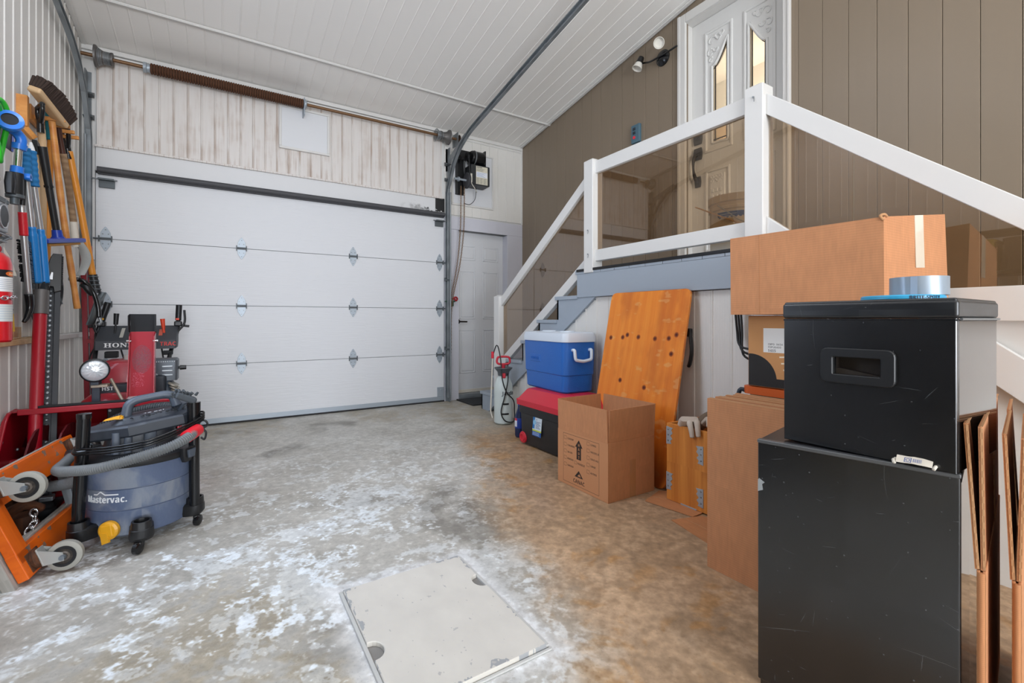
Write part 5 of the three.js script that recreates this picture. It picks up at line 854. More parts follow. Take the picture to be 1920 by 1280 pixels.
{
  const t = thing('push_broom', 'push broom with dark brown bristles, head up on the peg rack', 'broom', [-0.765, 1.03, -3.9]);
  wpart(t, 'handle', sweep([[-0.84, 2.12, -3.72], [-0.81, 1.6, -3.8], [-0.765, 1.027, -3.9]], (u) => 0.0165 - 0.001 * Math.sin(u * 30), 30, 12), M.handleWood);
  const a = V(-0.862, 2.215, -3.50), b = V(-0.806, 2.13, -3.79), d = b.clone().sub(a), up = V(0.25, 1, 0.24).normalize();
  const blk = wpart(t, 'head_block', bar(a, b, 0.062, 0.036, 0.012, up), M.handlePale, 'bare wooden head');
  const L = [], side = d.clone().normalize(), nn = up.clone().sub(side.clone().multiplyScalar(up.dot(side))).normalize(), bi = side.clone().cross(nn);
  for (let i = 0; i < 34; i++) for (let j = 0; j < 5; j++) { const p = a.clone().addScaledVector(d, (i + 0.5) / 34).addScaledVector(bi, (j - 2) * 0.0125).addScaledVector(nn, 0.015), f = (i / 33 - 0.5) * 2, e = p.clone().addScaledVector(nn, 0.082 - 0.02 * f * f + rr(-0.004, 0.004)).addScaledVector(bi, (j - 2) * 0.005 + rr(-0.004, 0.004)).addScaledVector(side, rr(-0.006, 0.006)); L.push(cyl(p, e, 0.0068, 0.0085, 6)); }
  const br = wpart(blk, 'bristles', merge(L), M.brush, 'dark brown bristles'); br.userData.kind = 'stuff';
}
// D-shaped shovel grip at the top of a shaft: centre c, shaft direction down d
function dGrip(c, down, w, h, r, sideways) {
  const s = sideways.clone().normalize(), q = (a, b) => c.clone().addScaledVector(s, a).addScaledVector(down, b);
  return merge(sweep([q(-w, 0), q(-w * 1.02, h * 0.35), q(-w * 0.6, h * 0.75), q(0, h)], r, 24, 8), sweep([q(w, 0), q(w * 1.02, h * 0.35), q(w * 0.6, h * 0.75), q(0, h)], r, 24, 8), cyl(q(-w, 0), q(w, 0), r * 1.15), cyl(q(0, h * 0.82), q(0, h * 1.5), r * 1.45, r * 1.6));
}
const SD = V(0.45, 0, 1);
{
  const t = thing('shovel', 'wooden shafted shovel with black D grip at the near end of the rack', 'shovel', [-0.9, 1.3, -3.72]), dn = V(-0.01, -1, -0.14).normalize();
  wpart(t, 'grip', dGrip(V(-0.85, 2.14, -3.55), dn, 0.05, 0.095, 0.0105, SD), M.blackGloss, 'black D grip');
  wpart(t, 'shaft', sweep([[-0.857, 2.03, -3.6], [-0.86, 1.9, -3.64], [-0.875, 1.42, -3.7], [-0.88, 1.22, -3.72]], 0.0175, 24, 12), M.handlePale);
  wpart(t, 'blade', loft([{ y: 0, w: 0.004, d: 0.14, r: 0.002 }, { y: 0.05, w: 0.012, d: 0.2, r: 0.004 }, { y: 0.24, w: 0.014, d: 0.2, r: 0.004 }, { y: 0.28, w: 0.03, d: 0.06, r: 0.012 }, { y: 0.34, w: 0.034, d: 0.036, r: 0.014 }]).translate(-0.9, 0.93, -3.73), M.galvDark);
}
{
  const t = thing('squeegee', 'blue window squeegee on a black pole standing in front of the wooden tools', 'squeegee', [-0.79, 1.4, -3.62]);
  wpart(t, 'pole', merge(cyl([-0.829, 1.905, -3.5], [-0.815, 1.7, -3.555], 0.0205, 0.0175), cyl([-0.815, 1.7, -3.555], [-0.797, 1.45, -3.62], 0.0165, 0.0165)), M.black, 'black telescopic pole');
  wpart(t, 'collar', lathe([[0.016, 0], [0.021, 0], [0.021, 0.012], [0.016, 0.012]], 16, [-0.815, 1.695, -3.556], [-0.06, 0.96, 0.25]), M.blackGloss);
  wpart(t, 'neck', merge(cyl([-0.797, 1.47, -3.615], [-0.793, 1.42, -3.625], 0.022, 0.026), lathe([[0, 0], [0.03, 0], [0.036, 0.02], [0.026, 0.04], [0, 0.045]], 20, [-0.793, 1.396, -3.63])), M.blueSqueegee, 'blue swivel neck');
  wpart(t, 'head', bar([-0.797, 1.376, -3.4], [-0.725, 1.45, -3.84], 0.03, 0.026, 0.008), M.blueSqueegee, 'blue head');
  wpart(t, 'sponge', bar([-0.793, 1.36, -3.44], [-0.735, 1.422, -3.78], 0.02, 0.014, 0.004), std(0xa87a3c, 0.95));
}
{
  const t = thing('rake', 'long orange handled tool with a teal grip sleeve, on the rack', 'garden tool', [-0.86, 1.2, -3.72]);
  wpart(t, 'sleeve', sweep([[-0.866, 2.2, -3.78], [-0.867, 2.12, -3.8], [-0.866, 2.035, -3.815]], (u) => 0.019 + 0.004 * u, 16, 12), M.teal, 'teal sleeve');
  wpart(t, 'shaft', sweep([[-0.866, 2.04, -3.815], [-0.864, 1.7, -3.77], [-0.862, 1.4, -3.73], [-0.861, 1.2, -3.7]], 0.0165, 24, 12), M.handleOrange);
  wpart(t, 'socket', cyl([-0.861, 1.24, -3.705], [-0.861, 1.12, -3.69], 0.019, 0.012), M.black);
  wpart(t, 'rake_head', merge(bar([-0.9, 1.12, -3.58], [-0.83, 1.12, -3.79], 0.02, 0.02, 0.004), ...Array.from({ length: 9 }, (_, i) => cyl([mixn(-0.9, -0.83, i / 8), 1.12, mixn(-3.58, -3.79, i / 8)], [mixn(-0.9, -0.83, i / 8) + 0.02, 1.05, mixn(-3.58, -3.79, i / 8)], 0.005, 0.003, 6))), M.galvDark);
}
{
  const t = thing('scoop', 'weathered wooden tool with brown grip and white metal scoop on the rack', 'scoop', [-0.81, 1.26, -4.1]), dn = V(0.03, -1, -0.15).normalize();
  wpart(t, 'grip', sweep([[-0.852, 2.16, -3.89], [-0.848, 2.1, -3.91], [-0.84, 1.985, -3.95]], (u) => 0.017 - 0.004 * Math.sin(u * 3), 20, 12), std(0x4e2a1c, 0.45), 'dark brown grip');
  wpart(t, 'shaft', sweep([[-0.84, 2.0, -3.945], [-0.83, 1.8, -4.03], [-0.822, 1.585, -4.1]], 0.018, 24, 12), M.weathered);
  wpart(t, 'socket', cyl([-0.823, 1.6, -4.095], [-0.816, 1.44, -4.12], 0.019, 0.023), M.offWhite, 'white socket');
  const S = []; for (let i = 0; i <= 8; i++) { const u = i / 8; S.push([-0.815 + 0.06 * Math.sin(u * PI) * 0.5, 1.47 - 0.22 * u, -4.12 - 0.02 * u, 0.05 + 0.06 * Math.sin(Math.min(1, u * 1.25) * PI * 0.8)]); }
  const pos = [], idx = []; S.forEach(([x, y, z, w]) => { for (let j = 0; j <= 8; j++) { const a = (j / 8 - 0.5) * 2.2; pos.push(x + 0.05 * (1 - Math.cos(a)) + 0.35 * Math.sin(a) * w, y, z + Math.sin(a) * w * 0.95); } }); for (let i = 0; i < 8; i++) for (let j = 0; j < 8; j++) { const a = i * 9 + j; idx.push(a, a + 1, a + 9, a + 1, a + 10, a + 9); }
  const g = new THREE.BufferGeometry(); g.setAttribute('position', new THREE.Float32BufferAttribute(pos, 3)); g.setIndex(idx); g.computeVertexNormals(); const g2 = g.clone().translate(-0.004, 0, 0);
  wpart(t, 'scoop_blade', merge(g.toNonIndexed(), g2.toNonIndexed()), std(0xcfd2cf, 0.4, 0, { side: THREE.DoubleSide }), 'white scoop blade');
}
{
  const t = thing('shovel', 'bright orange shafted shovel with black D grip, last on the rack', 'shovel', [-0.72, 0.98, -4.2]), dn = V(0.08, -1, -0.14).normalize();
  wpart(t, 'grip', dGrip(V(-0.845, 2.175, -4.0), dn, 0.058, 0.125, 0.0125, SD), M.blackGloss, 'black D grip');
  wpart(t, 'shaft', sweep([[-0.828, 2.04, -4.02], [-0.79, 1.7, -4.1], [-0.742, 1.25, -4.19]], 0.019, 24, 12), M.handleOrange);
  const so = wpart(t, 'socket', cyl([-0.743, 1.265, -4.188], [-0.728, 1.14, -4.205], 0.023, 0.027), M.black); wpart(so, 'clamp_ring', merge(...[0, 1, 2, 3].map((k) => new THREE.TorusGeometry(0.024, 0.005, 6, 18).rotateX(PI / 2).translate(-0.7415 + k * 0.004, 1.25 - k * 0.028, -4.19 - k * 0.004))), M.galvDark);
  wpart(t, 'blade', loft([{ y: 0, w: 0.01, d: 0.16, r: 0.004 }, { y: 0.16, w: 0.014, d: 0.2, r: 0.005 }, { y: 0.2, w: 0.03, d: 0.08, r: 0.012 }, { y: 0.24, w: 0.04, d: 0.045, r: 0.018 }]).rotateZ(-0.3).translate(-0.77, 0.92, -4.24), M.galvDark);
}
{
  const t = thing('steel_post', 'tall dark red double steel post in the corner by the garage door', 'steel post', [-0.8, 0, -4.45]);
  wpart(t, 'tube', bar([-0.842, 1.49, -4.45], [-0.812, 0.02, -4.45], 0.03, 0.03, 0.004, V(0, 0, 1)), M.redSteel); wpart(t, 'tube', bar([-0.806, 1.49, -4.45], [-0.776, 0.02, -4.45], 0.026, 0.03, 0.004, V(0, 0, 1)), M.redSteel);
  wpart(t, 'weld_plate', merge(...[1.4, 0.8, 0.2].map((y) => box(-0.81 + (1.4 - y) * 0.02, y, -4.434, 0.05, 0.03, 0.005, 0.001))), M.redDark);
}
{
  const t = thing('curved_bar', 'curved black steel bar sticking out below the orange shovel', 'steel bar', [-0.76, 1.2, -4.1]);
  wpart(t, 'bar', sweep([[-0.84, 1.225, -4.08], [-0.805, 1.222, -4.1], [-0.765, 1.205, -4.1], [-0.728, 1.14, -4.12], [-0.705, 1.045, -4.12], [-0.7, 0.97, -4.12]], 0.014, 40, 10), M.blackGloss);
  wpart(t, 'web', sweep([[-0.79, 1.19, -4.11], [-0.76, 1.17, -4.11], [-0.735, 1.12, -4.12]], (u) => 0.012 + 0.01 * Math.sin(u * PI), 16, 8), M.black);
  wpart(t, 'end_hook', sweep([[-0.7, 0.98, -4.12], [-0.69, 0.94, -4.12], [-0.7, 0.92, -4.1]], 0.01, 14, 8), M.steel);
}
{
  const t = thing('wheel_hoop', 'black rubber hoop leaning on the wall behind the notched steel jack', 'rubber hoop', [-0.86, 0.95, -3.85]);
  const g = new THREE.TorusGeometry(0.15, 0.026, 12, 40).rotateY(PI / 2 - 0.12).translate(-0.895, 1.15, -3.86);
  wpart(t, 'tyre', g, M.black); wpart(t, 'inner_ring', new THREE.TorusGeometry(0.118, 0.01, 8, 36).rotateY(PI / 2 - 0.12).translate(-0.893, 1.15, -3.86), M.steel);
}
{ // pair of snow brushes with foam grips
  const mk = (label, p, bristleSide, dark) => {
    const t = thing('snow_brush', label, 'snow brush', p[3], 0, 'blue snow brushes');
    wpart(t, 'foam_grip', sweep([p[0], p[0].map((v, i) => mixn(v, p[1][i], 0.5)), p[1]], (u) => 0.021 + 0.0012 * Math.sin(u * 40), 40, 12), M.blueGrip, 'blue foam grip');
    wpart(t, 'end_cap', lathe([[0, 0], [0.016, 0], [0.012, 0.02], [0.004, 0.045], [0, 0.046]], 14, p[0]), dark);
    wpart(t, 'shaft', cyl(p[1], p[2], 0.0125, 0.0125), M.alu);
    wpart(t, 'sleeve', sweep([p[2], p[2].map((v, i) => mixn(v, p[3][i], 0.5)), p[3]], (u) => (u < 0.12 ? 0.0165 : 0.0205), 30, 12), M.blueTool, 'blue plastic sleeve');
    if (bristleSide) { const L = []; for (let i = 0; i < 26; i++) for (let j = 0; j < 3; j++) { const q = p[2].map((v, k) => mixn(v, p[3][k], 0.3 + 0.7 * i / 25)); L.push(cyl([q[0] - 0.008, q[1], q[2] + 0.012], [q[0] - 0.014 + (j - 1) * 0.016, q[1] + rr(-0.008, 0.008), q[2] + 0.1 + rr(-0.006, 0.006)], 0.005, 0.0065, 5)); } const m = wpart(t, 'bristles', merge(L), M.black, 'black bristles'); m.userData.kind = 'stuff'; }
    else wpart(t, 'scraper_blade', hexa([[-0.81, 1.1, -3.44], [-0.78, 1.1, -3.44], [-0.78, 1.1, -3.36], [-0.81, 1.1, -3.36], [-0.8, 1.16, -3.42], [-0.79, 1.16, -3.42], [-0.79, 1.16, -3.38], [-0.8, 1.16, -3.38]]), M.black);
  };
  mk('blue snow brush with black bristles, nearer of the two foam gripped brushes', [[-0.82, 1.805, -3.2], [-0.818, 1.645, -3.22], [-0.812, 1.428, -3.27], [-0.807, 1.148, -3.33]], true, M.offWhite);
  mk('blue snow brush without bristles, beside the orange and wooden handles', [[-0.818, 1.815, -3.28], [-0.811, 1.639, -3.3], [-0.802, 1.431, -3.36], [-0.795, 1.153, -3.4]], false, M.white);
}
{
  const t = thing('hatchet', 'wooden handled tool with black head hanging behind the blue foam grips', 'hand tool', [-0.855, 1.38, -3.56]);
  wpart(t, 'head', merge(hexa([[-0.87, 1.86, -3.54], [-0.84, 1.86, -3.54], [-0.84, 1.86, -3.5], [-0.87, 1.86, -3.5], [-0.865, 1.925, -3.53], [-0.845, 1.925, -3.53], [-0.845, 1.93, -3.48], [-0.865, 1.93, -3.48]])), M.black);
  wpart(t, 'shaft', bar([-0.854, 1.87, -3.525], [-0.857, 1.38, -3.56], 0.028, 0.02, 0.006, V(1, 0, 0)), M.handlePale);
  const u = thing('hand_saw_handle', 'thin reddish brown wooden strip hanging behind the blue foam grips', 'wooden strip', [-0.87, 1.4, -3.5]);
  wpart(u, 'strip', bar([-0.874, 1.9, -3.47], [-0.874, 1.4, -3.5], 0.014, 0.022, 0.003, V(1, 0, 0)), std(0x8c3f22, 0.6)); wpart(u, 'edge', bar([-0.868, 1.9, -3.485], [-0.868, 1.4, -3.515], 0.006, 0.01, 0.002, V(1, 0, 0)), M.black);
}
{
  const t = thing('ice_scraper', 'silver pole with red tape band and black angled tip', 'scraper', [-0.82, 0.95, -3.24]);
  wpart(t, 'shaft', sweep([[-0.817, 1.535, -3.145], [-0.815, 1.37, -3.17], [-0.813, 1.08, -3.23]], 0.0135, 24, 12), M.alu);
  wpart(t, 'tape_band', sweep([[-0.8158, 1.478, -3.152], [-0.8152, 1.42, -3.162], [-0.815, 1.367, -3.171]], 0.0165, 16, 12), std(0xcf1f2c, 0.4), 'red tape band');
  wpart(t, 'tip', merge(sweep([[-0.813, 1.085, -3.23], [-0.812, 1.02, -3.24], [-0.818, 0.97, -3.225], [-0.826, 0.945, -3.21]], (u) => 0.018 - 0.01 * u * u, 20, 10)), M.blackGloss, 'black tip');
}
{ // hose wand with its display card
  const c = thing('display_card', 'dark grey hanging product card with purple edges behind the blue nozzle', 'card', [-0.855, 1.77, -3.08]);
  const q = [[-0.862, 1.77, -2.98], [-0.862, 1.775, -3.2], [-0.862, 1.935, -3.22], [-0.862, 1.93, -2.98]];
  wpart(c, 'card', sheet(...q, 0.003), std(0x45464a, 0.5)); wpart(c, 'edge_stripe', merge(sheet([-0.8585, 1.775, -3.175], [-0.8585, 1.775, -3.2], [-0.8585, 1.935, -3.22], [-0.8585, 1.935, -3.195], 0.001), sheet([-0.8585, 1.77, -2.98], [-0.8585, 1.77, -3.005], [-0.8585, 1.93, -3.005], [-0.8585, 1.93, -2.98], 0.001)), std(0x6c76c4, 0.5), 'purple edge stripes');
  const t = thing('spray_wand', 'blue and silver spray wand with round nozzle on the left wall', 'spray wand', [-0.8, 1.53, -3.02]);
  wpart(t, 'nozzle', merge(lathe([[0.028, 0], [0.045, 0.004], [0.047, 0.02], [0.036, 0.05], [0.02, 0.07], [0, 0.072]], 28, [-0.795, 1.85, -2.92], [-0.25, -0.25, -1])), M.blueBright, 'blue round nozzle');
  wpart(t, 'nozzle_face', lathe([[0, 0.004], [0.012, 0], [0.03, 0.002], [0.03, 0.012], [0, 0.012]], 24, [-0.7955, 1.8495, -2.922], [-0.25, -0.25, -1]), M.blackMatte);
  wpart(t, 'elbow', merge(sweep([[-0.81, 1.83, -2.98], [-0.795, 1.815, -3.01], [-0.785, 1.79, -3.02], [-0.79, 1.755, -3.02]], (u) => 0.022 - 0.003 * u, 20, 10), cyl([-0.79, 1.77, -3.02], [-0.793, 1.745, -3.02], 0.027, 0.025)), M.blueBright, 'blue elbow');
  wpart(t, 'tube', cyl([-0.793, 1.75, -3.02], [-0.798, 1.66, -3.02], 0.0145), M.chrome, 'silver tube');
  wpart(t, 'collar', merge(cyl([-0.798, 1.665, -3.02], [-0.8, 1.632, -3.02], 0.0225, 0.0235), lathe([[0.008, 0], [0.016, 0], [0.016, 0.02], [0.008, 0.02]], 16, [-0.78, 1.63, -3.05], [1, 0, 0])), M.blueBright, 'blue collar');
  wpart(t, 'body', merge(cyl([-0.8, 1.635, -3.02], [-0.806, 1.53, -3.02], 0.024, 0.03), loft([{ y: 0, w: 0.03, d: 0.04, r: 0.012 }, { y: 0.05, w: 0.036, d: 0.05, r: 0.015 }, { y: 0.095, w: 0.028, d: 0.036, r: 0.012 }]).translate(-0.808, 1.53, -2.975), cyl([-0.79, 1.62, -3.07], [-0.795, 1.5, -3.075], 0.01)), M.black, 'black trigger body');
  wpart(t, 'coupling', merge(cyl([-0.806, 1.535, -3.02], [-0.806, 1.52, -3.02], 0.032), cyl([-0.806, 1.52, -3.02], [-0.807, 1.49, -3.02], 0.016)), M.galvDark);
  const h = thing('garden_hose', 'bright green coiled hose hanging at the left edge', 'hose', [-0.84, 1.68, -2.9]);
  for (const [k, r] of [[0, 0.1], [1, 0.115], [2, 0.09], [3, 0.105]]) wpart(h, 'coil', sweep(Array.from({ length: 10 }, (_, i) => { const a = i / 10 * 2 * PI; return [-0.865 + 0.014 * k + 0.01 * Math.sin(a * 2 + k), 1.79 + Math.cos(a) * (r + 0.01 * k), -2.885 + Math.sin(a) * (r * 0.62) - k * 0.008]; }), 0.0105, 60, 9, true), M.green);
  const b = thing('plastic_bag', 'crumpled clear plastic bag above the silver radio', 'bag', [-0.86, 1.53, -2.9]);
  const bg = loft([{ y: 0, w: 0.05, d: 0.1, r: 0.02 }, { y: 0.05, w: 0.07, d: 0.13, r: 0.03 }, { y: 0.11, w: 0.06, d: 0.12, r: 0.028 }, { y: 0.155, w: 0.02, d: 0.07, r: 0.008 }], 1.2), bp = bg.attributes.position; for (let i = 0; i < bp.count; i++) { const n = fbm(bp.getY(i) * 30 + bp.getX(i) * 40, bp.getZ(i) * 40, 6, 2) - 0.5; bp.setX(i, bp.getX(i) + n * 0.03); bp.setZ(i, bp.getZ(i) + n * 0.02); } bg.computeVertexNormals();
  wpart(b, 'film', bg.translate(-0.87, 1.53, -2.9), phys(0xb9b4a8, 0.3, 0, { transmission: 0.4, thickness: 0 })); wpart(b, 'gathered_neck', cyl([-0.87, 1.675, -2.9], [-0.87, 1.71, -2.9], 0.01, 0.02, 10), phys(0xb9b4a8, 0.3, 0, { transmission: 0.4, thickness: 0 }));
}
{ // radio
  const t = thing('radio', 'small silver radio with round grey speaker at the left edge', 'radio', [-0.86, 1.34, -2.93]);
  wpart(t, 'case', span(-0.9, -0.815, 1.345, 1.505, -2.985, -2.7, 0.014), M.silver);
  wpart(t, 'speaker', lathe([[0, 0.003], [0.042, 0.006], [0.05, 0.002], [0.05, -0.004], [0, -0.004]], 32, [-0.815, 1.415, -2.918], [1, 0, 0]), M.speaker, 'grey speaker grille'); wpart(t, 'speaker_ring', new THREE.TorusGeometry(0.051, 0.004, 8, 36).rotateY(PI / 2).translate(-0.813, 1.415, -2.918), M.alu);
  wpart(t, 'display', merge(span(-0.818, -0.811, 1.476, 1.493, -2.972, -2.955, 0.002), span(-0.818, -0.811, 1.474, 1.496, -2.935, -2.86, 0.003)), M.galvDark);
  const sh = thing('wall_bracket', 'grey wire shelf bracket holding the silver radio', 'bracket', [-0.9, 1.33, -2.9]); wpart(sh, 'shelf_wire', merge(...[0, 1, 2, 3, 4].map((k) => cyl([-0.94 + k * 0.03, 1.337, -3.0], [-0.94 + k * 0.03, 1.337, -2.68], 0.005, 0.005, 8)), cyl([-0.945, 1.33, -3.0], [-0.81, 1.33, -3.0], 0.006), cyl([-0.945, 1.33, -2.7], [-0.81, 1.33, -2.7], 0.006)), M.galv); wpart(sh, 'brace', merge(cyl([-0.945, 1.23, -3.0], [-0.82, 1.33, -3.0], 0.006), cyl([-0.945, 1.23, -2.7], [-0.82, 1.33, -2.7], 0.006)), M.galv);
}
{ // fire extinguisher standing on the ledge
  const t = thing('fire_extinguisher', 'red fire extinguisher with white labels standing on the wooden ledge', 'fire extinguisher', [-0.855, 0.859, -2.9]);
  part(t, 'cylinder', lathe([[0, 0], [0.066, 0], [0.072, 0.008], [0.072, 0.34], [0.066, 0.37], [0.045, 0.392], [0.022, 0.4], [0.022, 0.42], [0, 0.42]], 40), M.extRed);
  const lt = canvasTex(512, 256, (g) => { g.fillStyle = '#e8e6e2'; g.fillRect(0, 0, 512, 256); g.fillStyle = '#1c1c1e'; g.fillRect(0, 0, 512, 84); g.fillStyle = '#e06a1a'; g.beginPath(); g.ellipse(330, 44, 66, 30, 0, 0, 7); g.fill(); g.fillStyle = '#f6d9a0'; g.font = 'bold italic 34px serif'; g.fillText('Bam', 294, 56); g.fillStyle = '#9aa4b0'; for (let i = 0; i < 6; i++) g.fillRect(20, 110 + i * 22, 470, 5); });
  part(t, 'label', new THREE.CylinderGeometry(0.0727, 0.0727, 0.095, 32, 1, true, -0.6, 3.2).translate(0, 0.268, 0), std(0xffffff, 0.4, 0, { map: lt }), 'black and white label');
  const l2 = canvasTex(256, 128, (g) => { g.fillStyle = '#d9dcd8'; g.fillRect(0, 0, 256, 128); g.fillStyle = '#b7c4cc'; for (let i = 0; i < 6; i++) g.fillRect(16, 14 + i * 18, 224, 4); g.fillStyle = '#c7897c'; g.fillRect(30, 40, 24, 44); g.fillRect(200, 40, 24, 44); });
  part(t, 'lower_label', new THREE.CylinderGeometry(0.0727, 0.0727, 0.075, 32, 1, true, -0.2, 2.6).translate(0, 0.128, 0), std(0xffffff, 0.5, 0, { map: l2 }), 'pale lower label');
  const links = []; for (let i = 0; i < 26; i++) { const a = i / 26 * 2 * PI; links.push(new THREE.TorusGeometry(0.009, 0.0026, 5, 8).scale(1.5, 1, 1).rotateX(i % 2 ? PI / 2 : 0.3).rotateY(a + PI / 2).rotateY(-PI / 2).translate(Math.sin(a) * 0.0765, 0.196 - 0.006 * Math.cos(a), Math.cos(a) * 0.0765)); }
  part(t, 'holding_chain', merge(links), M.chrome, 'steel holding chain');
  part(t, 'valve', merge(lathe([[0, 0.4], [0.028, 0.4], [0.03, 0.43], [0.02, 0.45], [0, 0.455]], 20), box(0.0, 0.455, 0, 0.03, 0.03, 0.05, 0.006)), M.silver);
  part(t, 'gauge', lathe([[0, 0], [0.016, 0], [0.018, 0.006], [0, 0.012]], 20, [0.02, 0.41, -0.012], [0.8, 0, 0.5]), std(0xa33038, 0.4), 'round gauge');
  part(t, 'lever', merge(bar([0, 0.475, 0.02], [0.02, 0.5, -0.12], 0.016, 0.006, 0.002), bar([0, 0.455, 0.02], [0.02, 0.452, -0.11], 0.016, 0.006, 0.002)), M.silver);
  part(t, 'tag', hexa([[0.045, 0.3, -0.05], [0.046, 0.3, -0.05], [0.056, 0.3, -0.12], [0.055, 0.3, -0.12], [0.04, 0.42, -0.02], [0.041, 0.42, -0.02], [0.046, 0.385, -0.07], [0.045, 0.385, -0.07]]), M.offWhite, 'white paper tag');
}
{ // packaged parts behind and beside the extinguisher
  const t = thing('blister_pack', 'clear hanging pack of small grey parts with yellow sticker on the ledge', 'packaged parts', [-0.87, 0.859, -3.13]);
  wpart(t, 'backing_card', sheet([-0.9, 0.86, -3.06], [-0.9, 0.86, -3.24], [-0.9, 1.22, -3.24], [-0.9, 1.22, -3.06], 0.003), std(0x8e8c86, 0.6));
  wpart(t, 'sticker', sheet([-0.84, 0.9, -3.12], [-0.84, 0.9, -3.15], [-0.842, 0.985, -3.142], [-0.842, 0.985, -3.112], 0.001), std(0xe0b21f, 0.5), 'yellow sticker');
  wpart(t, 'small_parts', merge(...Array.from({ length: 18 }, (_, i) => (i % 2 ? cyl([-0.88, 1.19 - i * 0.016, -3.1 - (i % 3) * 0.04], [-0.862, 1.18 - i * 0.016, -3.12 - (i % 3) * 0.04], 0.009, 0.006, 8) : box(-0.87, 1.19 - i * 0.016, -3.1 - (i % 4) * 0.03, 0.02, 0.014, 0.03, 0.003)))), M.galvDark);
  wpart(t, 'blister', span(-0.895, -0.845, 0.865, 1.2, -3.225, -3.075, 0.01), phys(0xffffff, 0.1, 0, { transmission: 1, thickness: 0 }), 'clear plastic blister');
  const k = thing('tool_cluster', 'brown wooden post with bent metal tools hanging above the extinguisher', 'hanging tools', [-0.9, 1.2, -3.05]);
  wpart(k, 'post', bar([-0.9, 1.2, -3.1], [-0.9, 1.5, -3.1], 0.02, 0.024, 0.003, V(1, 0, 0)), std(0x5d463a, 0.7)); wpart(k, 'rod', merge(cyl([-0.87, 1.22, -3.06], [-0.875, 1.48, -3.04], 0.006), sweep([[-0.87, 1.24, -3.02], [-0.868, 1.3, -3.0], [-0.875, 1.38, -3.01], [-0.87, 1.46, -3.0]], 0.005, 20, 7), cyl([-0.86, 1.36, -2.98], [-0.85, 1.352, -3.12], 0.005)), M.galv);
  wpart(k, 'knob', lathe([[0, 0], [0.018, 0.002], [0.02, 0.012], [0.008, 0.02], [0, 0.02]], 18, [-0.85, 1.35, -2.97], [1, 0, 0]), M.weathered);
  const wb = thing('wood_block', 'small pale wooden block on the ledge beside the red pole', 'wooden block', [-0.88, 0.859, -3.3]); wpart(wb, 'block', span(-0.9, -0.87, 0.859, 0.92, -3.35, -3.25, 0.003), M.pineLedge);
}
{ // jack: red handle tube and notched upright
  const a = V(-0.797, 1.11, -3.35), b = V(-0.775, 0.02, -3.12);
  const t = thing('steel_pole', 'thick glossy red steel pole with grey collar leaning on the left wall', 'steel pole', [b.x, 0, b.z]);
  wpart(t, 'tube', cyl(a.clone().lerp(b, 0.1), b, 0.0265, 0.0265, 24), M.red); wpart(t, 'collar', cyl(a, a.clone().lerp(b, 0.115), 0.031, 0.0315, 24), M.cast, 'grey steel collar');
  wpart(t, 'foot', cyl(b, b.clone().add(V(0, -0.018, 0)), 0.03, 0.03, 20), M.cast);
  const j = thing('farm_jack', 'tall notched black steel jack standing beside the glossy red pole', 'jack', [-0.76, 0, -3.2]);
  const top = V(-0.79, 1.2, -3.5), bot = V(-0.745, 0.05, -3.19), d = bot.clone().sub(top), L = d.length(), dir = d.clone().normalize(), right = V(-0.97, 0, 0.22).sub(dir.clone().multiplyScalar(V(-0.97, 0, 0.22).dot(dir))).normalize(), out = right.clone().cross(dir);
  const loc = (g) => basisTo(g, top, right, dir, out);
  const beam = wpart(j, 'beam', loc(merge(span(0.02, 0.03, 0, L, -0.015, 0.015, 0.002), span(-0.036, -0.012, 0, L, -0.016, 0.016, 0.002), span(-0.014, 0.022, 0, L, -0.012, -0.006, 0.001))), std(0x2a2c30, 0.45, 0.2));
  for (let i = 0; i < 40; i++) wpart(beam, 'notch', loc(new THREE.SphereGeometry(0.009, 10, 6, 0, 2 * PI, 0, PI / 2).rotateX(PI / 2).scale(1.1, 0.9, 0.5).translate(0.004, 0.06 + i * 0.028, -0.0062)), M.steel);
  wpart(j, 'top_clamp', merge(loc(ext([[0.035, 0.06], [0.03, 0.02], [0.005, -0.1], [-0.004, -0.12], [-0.036, -0.12], [-0.036, 0.09], [-0.012, 0.1], [-0.008, 0.07]], 0.04, 0.003).translate(0, 0, -0.02))), M.blackGloss, 'black toothed top clamp');
  wpart(j, 'teeth', loc(merge(...Array.from({ length: 16 }, (_, i) => box(-0.04, -0.11 + i * 0.011, 0, 0.008, 0.006, 0.034, 0.001)))), M.black);
  wpart(j, 'clamp_bolt', merge(loc(lathe([[0, 0], [0.014, 0], [0.015, 0.01], [0.01, 0.016], [0, 0.017]], 8, [0.02, 0.075, 0.018], [0, 0, 1]))), M.chrome);
  wpart(j, 'clamp_window', loc(ext([[0.012, 0.03], [-0.003, 0.03], [-0.004, -0.01], [0.002, -0.012]], 0.002).translate(0, 0, 0.0225)), M.alu);
  wpart(j, 'base_plate', box(-0.745, 0.02, -3.19, 0.12, 0.04, 0.16, 0.006), std(0x2a2b2d, 0.5, 0.3));
  const p = thing('wood_plank', 'narrow bare wooden plank standing against the lower left wall', 'plank', [-0.865, 0, -3.73]); wpart(p, 'plank', bar([-0.868, 0.87, -3.76], [-0.845, 0.003, -3.7], 0.02, 0.075, 0.002, V(0, 0, 1)), M.crateWood);
}

